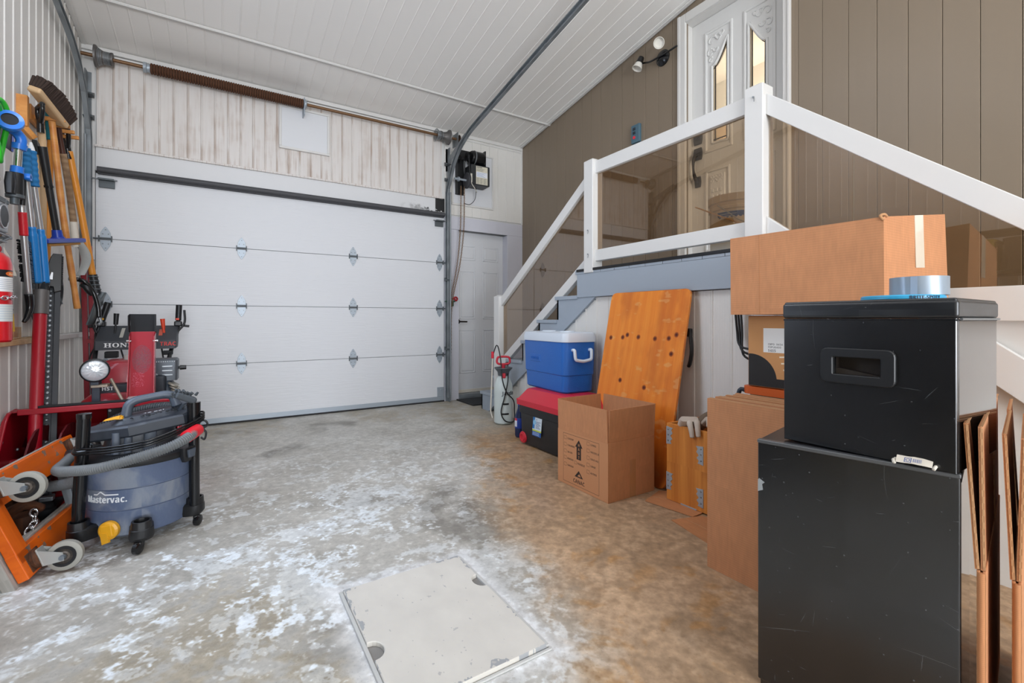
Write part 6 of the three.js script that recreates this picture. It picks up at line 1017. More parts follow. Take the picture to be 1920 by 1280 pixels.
{
  const t = thing('storage_shelf', 'black steel shelving unit on the left wall, seen mirrored in the smoked panels', 'shelving', [-0.7, 0, -0.95]);
  const za = -1.5, zb = -0.2, x0 = -0.9, x1 = -0.58;
  for (const x of [x0 + 0.02, x1 - 0.02]) for (const z of [za + 0.02, zb - 0.02]) part(t, 'post', box(x + 0.7, 0.85, z + 0.95, 0.04, 1.7, 0.04, 0.003), M.black);
  for (const y of [0.08, 0.5, 0.92, 1.34, 1.68]) part(t, 'shelf', box((x0 + x1) / 2 + 0.7, y, (za + zb) / 2 + 0.95, x1 - x0 - 0.01, 0.03, zb - za - 0.01, 0.004), M.black);
  const cols = [[0x1d1f24, 'black'], [0x23272f, 'dark grey'], [0x2a2119, 'dark brown'], [0x1a2430, 'navy'], [0xb89a2c, 'yellow']], spot = ['bottom shelf', 'second shelf', 'third shelf', 'fourth shelf'];
  [0.095, 0.515, 0.935, 1.355].forEach((y, r) => { for (let k = 0; k < 3; k++) { const [c, n] = cols[(r * 3 + k * 2) % 5]; const b = thing('storage_bin', `${n} storage bin on the ${spot[r]} of the black shelving, ${['at its far end', 'in the middle', 'at its near end'][k]}`, 'bin', [-0.74, y, -1.25 + k * 0.42], 0, 'bins on the black shelving'); part(b, 'tub', loft([{ y: 0, w: 0.26, d: 0.34, r: 0.03 }, { y: 0.24, w: 0.28, d: 0.37, r: 0.03 }]), std(c, 0.5)); part(b, 'lid', loft([{ y: 0.241, w: 0.29, d: 0.385, r: 0.03 }, { y: 0.262, w: 0.29, d: 0.385, r: 0.03 }, { y: 0.27, w: 0.26, d: 0.35, r: 0.03 }]), std(c, 0.45)); } });
}

// ---------------------------------------------------------------- snow blower
{
  const t = thing('snow_blower', 'red snow blower with tall worn chute and round headlight in the left corner', 'snow blower', [-0.53, 0, -3.6]);
  const P = (n, g, m, l) => wpart(t, n, g, m, l), x0 = -0.875, x1 = -0.19;
  // auger housing: bent sheet between two side plates
  const prof = [[-3.2, 0.5], [-3.3, 0.497], [-3.44, 0.46], [-3.52, 0.36], [-3.54, 0.24], [-3.48, 0.1], [-3.36, 0.03], [-3.05, 0.015]];
  const shell = []; for (const p of prof) shell.push(p); for (const p of [...prof].reverse()) shell.push([p[0] - 0.004, p[1] + (p[1] > 0.4 ? 0.006 : -0.002)]);
  const hs = P('auger_housing', extX(shell, x0, x1 - x0), M.redDark, 'dark red inside of auger housing');
  wpart(hs, 'top_lip', span(x0 + 0.03, x1 + 0.008, 0.486, 0.514, -3.214, -3.19, 0.004), M.red, 'bright red top lip');
  wpart(hs, 'rubber_strip', bar([x0 + 0.1, 0.52, -3.21], [x1 - 0.2, 0.52, -3.21], 0.022, 0.012, 0.003), M.blackMatte, 'black rubber strip');
  const side = [[-3.2, 0.5], [-3.14, 0.47], [-3.0, 0.24], [-2.97, 0.08], [-2.99, 0.02], [-3.4, 0.02], [-3.54, 0.16], [-3.54, 0.36], [-3.44, 0.47], [-3.3, 0.505]];
  for (const x of [x0 - 0.006, x1]) { const s = P('side_plate', extX(side, x, 0.006, 0.002), M.red, 'red side plate'); wpart(s, 'bolt', merge(...[[-3.1, 0.38], [-3.3, 0.3], [-3.02, 0.12]].map(([z, y]) => cyl([x + (x < -0.5 ? 0.006 : 0), y, z], [x + (x < -0.5 ? 0.014 : 0.014), y, z], 0.008, 0.006, 8))), M.zinc); wpart(s, 'flange', sweep(side.slice(0, 5).map(([z, y]) => [x + (x < -0.5 ? 0.012 : -0.006), y, z]), 0.007, 24, 6), M.red); wpart(s, 'skid_shoe', span(x - 0.012, x + 0.014, 0.0, 0.03, -3.4, -3.08, 0.005), M.blackMatte); }
  const auger = P('auger', cyl([x0, 0.25, -3.22], [x1, 0.25, -3.22], 0.02), M.redDark);
  for (const s of [-1, 1]) { const pos = [], idx = []; for (let i = 0; i <= 40; i++) { const a = i / 40 * 2.6 * 2 * PI * s, x = -0.5325 + s * (0.05 + 0.27 * i / 40); for (const r of [0.1, 0.175]) for (const o of [-0.004, 0.004]) pos.push(x + o, 0.25 + Math.sin(a) * r, -3.22 + Math.cos(a) * r); } for (let i = 0; i < 40; i++) for (const [a, b] of [[0, 2], [1, 3], [0, 1], [2, 3]]) { const p = i * 4; idx.push(p + a, p + b, p + 4 + a, p + b, p + 4 + b, p + 4 + a); } const g = new THREE.BufferGeometry(); g.setAttribute('position', new THREE.Float32BufferAttribute(pos, 3)); g.setIndex(idx); const g2 = g.toNonIndexed(); g2.computeVertexNormals(); wpart(auger, 'auger_flight', g2, std(0x5d1016, 0.5, 0.2, { side: THREE.DoubleSide })); }
  wpart(auger, 'gear_case', lathe([[0, -0.05], [0.03, -0.05], [0.055, -0.02], [0.055, 0.02], [0.03, 0.05], [0, 0.05]], 20, [-0.5325, 0.25, -3.22], [1, 0, 0]), M.redDark);
  const bp = P('bearing_plate', span(-0.55, -0.4, 0.37, 0.455, -3.48, -3.44, 0.004), M.black); wpart(bp, 'bolt', merge(...[[-0.535, 0.385], [-0.415, 0.385], [-0.535, 0.44], [-0.415, 0.44]].map(([x, y]) => cyl([x, y, -3.44], [x, y, -3.425], 0.008, 0.007, 8))), M.zinc);
  // discharge chute: open channel with worn inside
  const wear = canvasTex(256, 768, (g, W, H) => { g.fillStyle = '#a20a22'; g.fillRect(0, 0, W, H); seedState = 777; for (let i = 0; i < 6000; i++) { const a = rnd() * 6.283, r = Math.sqrt(rnd()), x = 0.44 * W + Math.cos(a) * r * 0.4 * W, y = 0.42 * H + Math.sin(a) * r * 0.22 * H; g.fillStyle = `rgba(${90 + rnd() * 60 | 0},${50 + rnd() * 40 | 0},${60 + rnd() * 30 | 0},${0.5 * (1 - 0.6 * r)})`; g.fillRect(x, y, 3 + rnd() * 5, 3 + rnd() * 5); } for (let i = 0; i < 260; i++) { g.fillStyle = 'rgba(215,150,160,0.55)'; g.fillRect((0.3 - 0.12 * 0 + (rnd() - 0.5) * 0.5) * W, (0.62 + rnd() * 0.22) * H, 2 + rnd() * 3, 3 + rnd() * 4); } });
  const cx0 = -0.455, cx1 = -0.333, ch = P('chute', merge(hexa([[cx0, 0.5, -3.47], [cx1, 0.5, -3.47], [cx1, 0.5, -3.463], [cx0, 0.5, -3.463], [cx0 + 0.004, 0.885, -3.51], [cx1 - 0.002, 0.885, -3.51], [cx1 - 0.002, 0.885, -3.503], [cx0 + 0.004, 0.885, -3.503]]), sheet([cx0, 0.5, -3.465], [cx0 + 0.004, 0.885, -3.505], [cx0 + 0.006, 0.86, -3.44], [cx0 + 0.0, 0.5, -3.4], 0.004), sheet([cx1, 0.5, -3.465], [cx1 - 0.002, 0.885, -3.505], [cx1 - 0.002, 0.86, -3.44], [cx1 - 0.0, 0.5, -3.4], 0.004)), M.red, 'red chute channel');
  { const g = new THREE.PlaneGeometry(0.116, 0.385).rotateX(-Math.atan(0.04 / 0.385)).translate((cx0 + cx1) / 2, 0.692, -3.482); wpart(ch, 'worn_face', g, std(0xffffff, 0.62, 0, { map: wear }), 'worn scratched chute face'); }
  const df = P('deflector', merge(hexa([[cx0 + 0.002, 0.875, -3.512], [cx1, 0.875, -3.512], [cx1, 0.875, -3.506], [cx0 + 0.002, 0.875, -3.506], [cx0, 0.99, -3.5], [cx1, 0.99, -3.5], [cx1, 0.99, -3.494], [cx0, 0.99, -3.494]]), sheet([cx0, 0.88, -3.51], [cx0, 0.99, -3.498], [cx0, 0.98, -3.44], [cx0, 0.89, -3.44], 0.004), sheet([cx1, 0.88, -3.51], [cx1, 0.99, -3.498], [cx1, 0.98, -3.44], [cx1, 0.89, -3.44], 0.004)), M.blackMatte, 'black deflector'); wpart(df, 'pivot_bolt', merge(cyl([cx0 - 0.012, 0.83, -3.46], [cx0 + 0.01, 0.83, -3.46], 0.008, 0.008, 8), cyl([cx1 - 0.01, 0.83, -3.46], [cx1 + 0.012, 0.83, -3.46], 0.008, 0.008, 8)), M.chrome);
  P('chute_ring', lathe([[0.03, 0], [0.085, 0], [0.088, 0.01], [0.072, 0.018], [0.068, 0.03], [0.03, 0.03]], 28, [-0.394, 0.478, -3.43]), std(0xcfcac6, 0.4), 'pale chute ring');
  // headlight
  const hd = V(0.12, -0.06, 1).normalize(), hp = [-0.583, 0.682, -3.34];
  const hl = P('headlight', lathe([[0, -0.09], [0.03, -0.088], [0.055, -0.05], [0.063, 0], [0.063, 0.03], [0.058, 0.034], [0.056, 0.026], [0, 0.02]], 36, hp, hd), M.black, 'round black headlight shell');
  wpart(hl, 'lens', lathe([[0, 0.042], [0.03, 0.039], [0.05, 0.032], [0.056, 0.026]], 36, hp, hd), phys(0xe4eaee, 0.12, 0.35, { clearcoat: 0.6, bumpMap: dataTex(64, 64, (u) => 0.5 + 0.5 * Math.sin(u * 80), false), bumpScale: 0.001 }), 'ribbed glass lens');
  wpart(hl, 'reflector', lathe([[0.055, 0.024], [0.045, -0.005], [0.02, -0.03], [0, -0.034]], 36, hp, hd), M.chrome); wpart(hl, 'light_stand', merge(span(-0.6, -0.565, 0.47, 0.63, -3.37, -3.35, 0.003), span(-0.6, -0.565, 0.6, 0.63, -3.4, -3.32, 0.003)), std(0x2b3440, 0.5));
  P('strut', merge(cyl([-0.53, 0.62, -3.42], [-0.47, 0.5, -3.36], 0.008), span(-0.6, -0.53, 0.585, 0.6, -3.4, -3.33, 0.002)), std(0x9a8d7c, 0.45, 0.4));
  // engine
  P('engine_cover', loft([{ y: 0.5, w: 0.2, d: 0.3, r: 0.03 }, { y: 0.66, w: 0.21, d: 0.31, r: 0.04 }, { y: 0.69, w: 0.19, d: 0.29, r: 0.04 }, { y: 0.7, w: 0.15, d: 0.25, r: 0.03 }]).translate(-0.53, 0, -3.82), M.red, 'red engine cover');
  P('fuel_cap', lathe([[0, 0.7], [0.03, 0.7], [0.03, 0.725], [0.02, 0.73], [0, 0.73]], 18, [-0.5, 0, -3.82]), std(0xb9b6ae, 0.4));
  P('belt_cover', loft([{ y: 0.36, w: 0.36, d: 0.16, r: 0.05 }, { y: 0.5, w: 0.34, d: 0.15, r: 0.06 }, { y: 0.54, w: 0.25, d: 0.1, r: 0.045 }]).translate(-0.52, -0.02, -3.62), M.red, 'red belt cover');
  P('dark_frame', merge(span(-0.66, -0.3, 0.45, 0.6, -3.96, -3.68, 0.02), span(-0.62, -0.42, 0.5, 0.57, -3.7, -3.6, 0.015)), std(0x262c34, 0.5));
  const lbl = text('HST', 0.022, 0.003, 'sans_bold').translate(-0.6, 0.535, -3.598); P('lettering', lbl, M.white, 'white lettering');
  const mu = P('muffler', loft([{ y: 0.56, w: 0.14, d: 0.16, r: 0.018 }, { y: 0.69, w: 0.145, d: 0.165, r: 0.018 }, { y: 0.7, w: 0.125, d: 0.145, r: 0.012 }]).translate(-0.315, 0, -3.8), std(0x5f656b, 0.45, 0.5), 'slotted grey muffler cover');
  wpart(mu, 'slot', merge(...[0, 1, 2].map((i) => span(-0.325, -0.268, 0.592 + i * 0.028, 0.602 + i * 0.028, -3.722, -3.714, 0.003)), ...Array.from({ length: 11 }, (_, i) => box(-0.375 + i * 0.0115, 0.684, -3.718, 0.006, 0.008, 0.006, 0.002))), std(0xb6bcc0, 0.4, 0.4)); wpart(mu, 'bolt', cyl([-0.356, 0.6, -3.73], [-0.356, 0.6, -3.705], 0.014, 0.012, 10), M.steel);
  P('knob', merge(cyl([-0.25, 0.635, -3.8], [-0.222, 0.635, -3.8], 0.008), cyl([-0.235, 0.635, -3.8], [-0.2, 0.635, -3.8], 0.016, 0.014)), M.black);
  P('recoil_cover', loft([{ y: 0.36, w: 0.2, d: 0.2, r: 0.05 }, { y: 0.5, w: 0.16, d: 0.2, r: 0.05 }, { y: 0.56, w: 0.1, d: 0.16, r: 0.04 }]).translate(-0.33, 0, -3.8), std(0x3d4855, 0.5), 'blue grey side housing'); P('cylinder_head', merge(...Array.from({ length: 5 }, (_, i) => loft([{ y: 0, w: 0.06 - i * 0.004, d: 0.13, r: 0.025 }, { y: 0.01, w: 0.06 - i * 0.004, d: 0.13, r: 0.025 }]).rotateZ(-0.5).translate(-0.268 + i * 0.006, 0.53 - i * 0.02, -3.74))), std(0xa49f92, 0.45, 0.4));
  for (const x of [-0.82, -0.24]) { const w = P('wheel', new THREE.TorusGeometry(0.14, 0.055, 12, 32).rotateY(PI / 2).translate(x, 0.195, -3.86), M.rubber, 'black tyre'); wpart(w, 'rim', lathe([[0, -0.03], [0.1, -0.03], [0.1, 0.03], [0, 0.03]], 24, [x, 0.195, -3.86], [1, 0, 0]), M.redDark); wpart(w, 'tread_lug', merge(...Array.from({ length: 16 }, (_, k) => box(0, 0.19, 0, 0.09, 0.014, 0.025, 0.004).rotateX(k / 16 * 2 * PI).translate(x, 0.195, -3.86))), M.rubber); }
  P('axle', cyl([-0.82, 0.195, -3.86], [-0.24, 0.195, -3.86], 0.018), M.steel);
  // control panel, levers, handles
  const pan = P('control_panel', extX([[-4.16, 0.752], [-4.16, 0.805], [-4.34, 0.905], [-4.36, 0.9], [-4.36, 0.79], [-4.3, 0.752]], -0.725, 0.44, 0.006), std(0x383b40, 0.55), 'dark grey control panel');
  const pn = new THREE.Euler(-Math.atan2(0.18, 0.1), 0, 0);
  wpart(pan, 'maker_lettering', text('HONDA', 0.034, 0.003, 'serif_bold').scale(1.12, 0.86, 1).translate(-0.682, 0.765, -4.153), M.white, 'white capital lettering');
  wpart(pan, 'model_lettering', text('TRAC', 0.028, 0.003).translate(-0.375, 0.768, -4.153), std(0xc8352c, 0.5), 'red lettering');
  wpart(pan, 'lever_plate', merge(box(0, 0, 0, 0.02, 0.13, 0.004, 0.001).rotateX(pn.x).rotateY(0).translate(-0.595, 0.862, -4.245), box(0, 0, 0, 0.016, 0.07, 0.004, 0.001).rotateX(pn.x).translate(-0.635, 0.85, -4.235)), std(0xb5b2a8, 0.5)); wpart(pan, 'warning_sticker', box(0, 0, 0, 0.022, 0.09, 0.003, 0.001).rotateX(pn.x).translate(-0.377, 0.862, -4.25), std(0xc65a44, 0.5));
  P('control_lever', merge(cyl([-0.638, 0.85, -4.25], [-0.632, 0.93, -4.25], 0.006), cyl([-0.632, 0.92, -4.25], [-0.628, 1.0, -4.25], 0.013, 0.016)), M.black); P('control_lever', merge(cyl([-0.358, 0.85, -4.25], [-0.362, 0.9, -4.25], 0.008), cyl([-0.362, 0.89, -4.25], [-0.368, 0.962, -4.25], 0.011, 0.015)), std(0xd6401d, 0.4), 'orange control lever');
  for (const [a, s] of [[[[-0.72, 0.6, -4.05], [-0.735, 0.78, -4.25], [-0.745, 0.86, -4.33], [-0.725, 0.95, -4.36], [-0.69, 1.08, -4.36]], -1], [[[-0.33, 0.6, -4.05], [-0.305, 0.78, -4.25], [-0.285, 0.87, -4.33], [-0.28, 0.95, -4.36], [-0.275, 1.07, -4.36]], 1]]) {
    const h = P('handlebar', sweep(a, 0.014, 40, 10), M.black, 'black handlebar'); wpart(h, 'grip', sweep([a[3], a[3].map((v, i) => mixn(v, a[4][i], 0.5)), a[4]], 0.02, 16, 12), M.black); wpart(h, 'grip_sticker', box(a[3][0] - s * 0.004, 0.96, -4.337, 0.022, 0.014, 0.008, 0.002), s < 0 ? M.yellow : std(0xd8452c, 0.5)); wpart(h, 'squeeze_lever', sweep([[a[2][0] + s * 0.0, 0.86, -4.31], [a[3][0] + s * 0.04, 0.93, -4.33], [a[4][0] + s * 0.035, 1.03, -4.33]], 0.008, 16, 7), M.black);
    wpart(h, 'clamp', merge(box(a[3][0], 0.925, -4.35, 0.05, 0.04, 0.05, 0.01), cyl([a[3][0] + s * 0.03, 0.91, -4.34], [a[3][0] + s * 0.07, 0.905, -4.34], 0.009)), M.black);
  }
  P('cable', merge(sweep([[-0.6, 0.76, -4.2], [-0.57, 0.7, -4.1], [-0.54, 0.66, -4.0]], 0.005, 16, 6), sweep([[-0.37, 0.76, -4.2], [-0.345, 0.68, -4.05], [-0.33, 0.66, -3.95]], 0.005, 16, 6), sweep([[-0.73, 0.8, -4.3], [-0.76, 0.7, -4.2], [-0.72, 0.6, -4.0]], 0.006, 16, 6)), M.black); P('bracket', merge(span(-0.68, -0.61, 0.69, 0.735, -4.22, -4.16, 0.006), span(-0.36, -0.3, 0.7, 0.73, -4.2, -4.16, 0.006)), M.blackMatte);
}

// ---------------------------------------------------------------- workshop vacuum
{
  const C = V(-0.308, 0, -2.68), t = thing('workshop_vacuum', 'blue grey workshop vacuum with black head, coiled hose and upright wands', 'vacuum cleaner', [C.x, 0, C.z], 0.114);
  const drum = part(t, 'drum', lathe([[0, 0.046], [0.176, 0.046], [0.186, 0.054], [0.19, 0.155], [0.187, 0.157], [0.187, 0.159], [0.1915, 0.161], [0.195, 0.245], [0.192, 0.247], [0.192, 0.249], [0.197, 0.251], [0.203, 0.345], [0, 0.345]], 64), M.vacDrum, 'dusty blue grey drum');
  const wrap = (g, cx, cy, a0, r) => { const p = g.attributes.position; for (let i = 0; i < p.count; i++) { const a = a0 + (p.getX(i) - cx) / r, q = r + p.getZ(i); p.setXYZ(i, Math.sin(a) * q, p.getY(i) + cy, Math.cos(a) * q); } g.computeVertexNormals(); return g; };
  part(drum, 'lettering', merge(wrap(text('Mastervac.', 0.027, 0.002).scale(0.86, 1, 1), 0, 0.196, -1.12, 0.1935), wrap(merge(...Array.from({ length: 24 }, (_, i) => { const q = (k) => 0.04 + k / 24 * 0.1, y = (k) => { const u = k / 24; return 0.033 + (u < 0.16 ? 0 : u < 0.32 ? (u - 0.16) * 0.08 : u < 0.5 ? (0.5 - u) * 0.07 : 0); }; return hexa([[q(i), y(i), 0], [q(i + 1), y(i + 1), 0], [q(i + 1), y(i + 1), 0.002], [q(i), y(i), 0.002], [q(i), y(i) + 0.005, 0], [q(i + 1), y(i + 1) + 0.005, 0], [q(i + 1), y(i + 1) + 0.005, 0.002], [q(i), y(i) + 0.005, 0.002]]); })), 0, 0.194, -1.12, 0.1937)), std(0xdfe3e6, 0.5), 'white lettering');
  part(t, 'rim', lathe([[0.19, 0.335], [0.21, 0.34], [0.216, 0.352], [0.214, 0.368], [0.2, 0.378], [0.1, 0.385], [0, 0.386], [0, 0.34], [0.19, 0.335]], 64), M.black, 'black lid rim');
  for (const a of [0.85, -2.2]) { const l = part(t, 'latch', loft([{ y: 0, w: 0.05, d: 0.018, r: 0.004 }, { y: 0.03, w: 0.075, d: 0.026, r: 0.008 }, { y: 0.065, w: 0.08, d: 0.03, r: 0.01 }]).translate(0, 0.315, 0.217).rotateY(a), M.black, 'black lid latch'); part(l, 'latch_clip', loft([{ y: 0, w: 0.035, d: 0.01, r: 0.003 }, { y: 0.035, w: 0.045, d: 0.012, r: 0.004 }]).translate(0, 0.335, 0.235).rotateY(a), M.vacGrey); }
  // motor head, higher to the right
  const hd = part(t, 'motor_head', loft([{ y: 0.38, w: 0.27, d: 0.25, r: 0.08 }, { y: 0.47, w: 0.24, d: 0.22, r: 0.07 }], 0.6, 8), M.vacHead);
  part(hd, 'side_rib', merge(...[-0.085, -0.045, 0.03].map((x, i) => loft([{ y: 0.385, w: i === 2 ? 0.05 : 0.03, d: 0.04, r: 0.012 }, { y: 0.475, w: i === 2 ? 0.045 : 0.028, d: 0.035, r: 0.012 }]).translate(x, 0, 0.112))), M.vacGrey);
  const top = new THREE.Shape([[-0.2, -0.045], [-0.06, -0.125], [0.13, -0.115], [0.175, -0.06], [0.175, 0.07], [0.12, 0.11], [-0.07, 0.12], [-0.2, 0.04]].map(([x, y]) => new THREE.Vector2(x, y)));
  const plate = part(t, 'head_cover', merge(ext(top, 0.035, 0.008, 4).rotateX(-PI / 2).rotateZ(0.13).translate(0.02, 0.468, 0.01), loft([{ y: 0, w: 0.25, d: 0.17, r: 0.05 }, { y: 0.028, w: 0.2, d: 0.13, r: 0.04 }]).rotateZ(0.13).translate(0.015, 0.505, 0.0)), M.vacHead, 'dusty wedge shaped cover');
  part(plate, 'lettering', text('12 gal', 0.02, 0.001).rotateX(-PI / 2 + 0.02).rotateZ(0.13).translate(0.005, 0.5355, 0.065), std(0x9a9da0, 0.6));
  part(plate, 'debris', merge(...Array.from({ length: 60 }, () => box(rr(-0.09, 0.12), 0, rr(0.03, 0.1), rr(0.003, 0.009), 0.003, rr(0.002, 0.006)).rotateZ(0.13).translate(0.015, 0.531, 0))), std(0x1d2024, 0.9)).userData.kind = 'stuff';
  part(t, 'carry_handle', sweep([[-0.055, 0.52, 0.0], [-0.045, 0.572, 0.0], [-0.015, 0.592, 0.0], [0.08, 0.606, 0.0], [0.115, 0.596, 0.0], [0.13, 0.55, 0.0]], (u) => 0.017 + 0.007 * Math.abs(u - 0.5), 50, 12, false, 0.3), M.vacGrey, 'grey carry handle');
  part(t, 'switch', merge(loft([{ y: 0, w: 0.03, d: 0.03, r: 0.014 }, { y: 0.012, w: 0.026, d: 0.026, r: 0.012 }]).translate(-0.075, 0.522, 0.05), hexa([[-0.13, 0.52, 0.06], [-0.075, 0.526, 0.068], [-0.065, 0.528, 0.048], [-0.1, 0.524, 0.046], [-0.122, 0.528, 0.059], [-0.075, 0.538, 0.064], [-0.068, 0.539, 0.05], [-0.095, 0.534, 0.05]])), M.yellow, 'yellow switch');
  const cap = part(t, 'drain_cap', lathe([[0, 0], [0.03, 0], [0.038, 0.006], [0.038, 0.02], [0.03, 0.026], [0, 0.027]], 28, [-0.098, 0.085, 0.158], [-0.52, 0, 0.85]), M.yellow, 'yellow drain cap');
  part(cap, 'cap_grip', merge(bar([-0.13, 0.082, 0.166], [-0.094, 0.088, 0.188], 0.01, 0.05, 0.004), hexa([[-0.128, 0.03, 0.17], [-0.105, 0.04, 0.186], [-0.1, 0.04, 0.18], [-0.122, 0.03, 0.164], [-0.135, 0.08, 0.17], [-0.112, 0.08, 0.186], [-0.107, 0.08, 0.18], [-0.13, 0.08, 0.164]])), M.yellow);
  for (const [x, z] of [[-0.212, 0.118], [0.0, 0.275], [0.205, 0.1], [0.02, -0.27]]) {
    const r = Math.hypot(x, z), ux = x / r, uz = z / r, q = (k, y, s = 0) => [ux * k - uz * s, y, uz * k + ux * s];
    const f = part(t, 'foot', loft([{ y: 0.052, w: 0.078, d: 0.1, r: 0.035 }, { y: 0.066, w: 0.085, d: 0.12, r: 0.038 }, { y: 0.098, w: 0.08, d: 0.12, r: 0.036 }, { y: 0.106, w: 0.06, d: 0.1, r: 0.028 }]).translate(0, 0, r - 0.035).rotateY(Math.atan2(x, z)), M.black, 'black caster foot');
    part(f, 'wand_socket', lathe([[0.02, 0.1], [0.036, 0.1], [0.034, 0.13], [0.027, 0.13], [0.025, 0.105]], 24, q(r - 0.012, 0)), M.black);
    const w = part(f, 'caster_wheel', lathe([[0, -0.012], [0.016, -0.012], [0.024, -0.008], [0.024, 0.008], [0.016, 0.012], [0, 0.012]], 22, q(r + 0.004, 0.0245, 0.012), [0.8, 0, 0.6]), M.blackGloss); part(w, 'caster_fork', merge(cyl(q(r - 0.005, 0.03), q(r - 0.005, 0.06), 0.01, 0.012, 10), box(...q(r + 0.0, 0.042, 0.012), 0.028, 0.016, 0.028, 0.006)), M.black);
  }
  const Wd = (n, g, m, l) => wpart(t, n, g, m, l);
  const w1 = Wd('wand', merge(cyl([-0.5, 0.1, -2.552], [-0.477, 0.57, -2.54], 0.021, 0.023, 20), lathe([[0.018, 0], [0.0245, 0], [0.0245, 0.02], [0.018, 0.02]], 20, [-0.478, 0.55, -2.5405])), M.blackGloss, 'glossy black wand');
  const w2 = Wd('wand', merge(cyl([-0.105, 0.1, -2.588], [-0.107, 0.42, -2.588], 0.021, 0.021, 20), cyl([-0.107, 0.42, -2.588], [-0.108, 0.575, -2.588], 0.024, 0.027, 20)), M.blackGloss, 'glossy black wand');
  const L = [], bd = V(-0.8, 0.42, 0.1).normalize(); for (let i = 0; i < 46; i++) { const s = V(rr(-1, 1), rr(-1, 1), rr(-1, 1)).multiplyScalar(0.022), p = V(-0.11, 0.588, -2.588).addScaledVector(bd, rr(0, 0.075)).add(s.multiplyScalar(0.8)); L.push(cyl(p, p.clone().add(V(rr(-0.012, 0.012), rr(0.002, 0.014), rr(-0.01, 0.01))), 0.007, 0.005, 5)); }
  wpart(w2, 'dust_brush', merge(bar(V(-0.1, 0.578, -2.588), V(-0.1, 0.578, -2.588).addScaledVector(bd, 0.085), 0.05, 0.03, 0.01), ...L), std(0x474c50, 0.9), 'fluffy grey brush tip');
  wpart(w2, 'wand_clip', merge(sweep([[-0.085, 0.49, -2.58], [-0.062, 0.485, -2.575], [-0.055, 0.465, -2.575], [-0.07, 0.45, -2.578], [-0.06, 0.43, -2.575], [-0.066, 0.4, -2.576], [-0.08, 0.41, -2.58]], 0.0045, 40, 7)), M.black);
  const ribbed = (pts, r, n, m, l, name = 'hose') => Wd(name, sweep(pts, (u) => r * (1 + 0.085 * Math.sin(u * n * 2 * PI)), n * 8, 14, false, 0.5), m, l);
  ribbed([[-0.6, 0.31, -2.93], [-0.59, 0.318, -2.8], [-0.57, 0.335, -2.6], [-0.487, 0.352, -2.485], [-0.4, 0.368, -2.42], [-0.305, 0.39, -2.405], [-0.19, 0.42, -2.4], [-0.124, 0.445, -2.44], [-0.095, 0.46, -2.52]], 0.0195, 120, M.hose, 'grey corrugated hose');
  ribbed([[-0.395, 0.302, -2.6], [-0.44, 0.29, -2.62], [-0.5, 0.262, -2.69], [-0.58, 0.228, -2.78], [-0.655, 0.195, -2.9]], 0.023, 44, M.hose, 'grey corrugated hose');
  Wd('hose_cuff', merge(cyl([-0.365, 0.305, -2.585], [-0.45, 0.288, -2.628], 0.033, 0.03, 20), lathe([[0.02, 0], [0.042, 0], [0.04, 0.02], [0.02, 0.022]], 24, [-0.385, 0.302, -2.595], [-0.85, -0.1, -0.4])), M.hoseDark, 'black hose cuff');
  Wd('hose', sweep([[-0.655, 0.195, -2.9], [-0.72, 0.2, -3.02], [-0.68, 0.24, -3.08], [-0.62, 0.31, -3.0], [-0.6, 0.31, -2.93]], 0.021, 50, 14), M.hoseDark, 'black hose bend');
  Wd('hose', sweep([[-0.58, 0.33, -2.96], [-0.52, 0.41, -2.93], [-0.42, 0.48, -2.9], [-0.3, 0.525, -2.84], [-0.19, 0.535, -2.76], [-0.125, 0.52, -2.68], [-0.12, 0.45, -2.6]], (u) => 0.022 * (1 + 0.07 * Math.sin(u * 60 * 2 * PI)), 480, 12), M.hoseDark, 'dark hose over the back of the head');
  Wd('hose_cuff', cyl([-0.17, 0.537, -2.74], [-0.145, 0.528, -2.705], 0.032, 0.032, 20), M.vacGrey);
  Wd('tape_band', sweep([[-0.128, 0.446, -2.452], [-0.108, 0.452, -2.49], [-0.092, 0.456, -2.535]], 0.027, 16, 14), std(0xe01a2c, 0.45), 'bright red tape band');
  const cord = (o) => sweep([[-0.49, 0.41 + o, -2.6], [-0.505, 0.415 + o, -2.54], [-0.46, 0.42 + o, -2.505], [-0.38, 0.425 + o, -2.465], [-0.27, 0.44 + o, -2.435], [-0.17, 0.465 + o, -2.47], [-0.085, 0.495 + o, -2.55], [-0.07, 0.512 + o, -2.6], [-0.1, 0.51 + o, -2.63]], 0.0045, 70, 7);
  Wd('power_cord', merge(cord(0), cord(0.011), cord(-0.01), sweep([[-0.46, 0.42, -2.575], [-0.5, 0.425, -2.565], [-0.5, 0.415, -2.525], [-0.46, 0.418, -2.515]], 0.012, 24, 8)), M.blackGloss, 'black power cord');
}

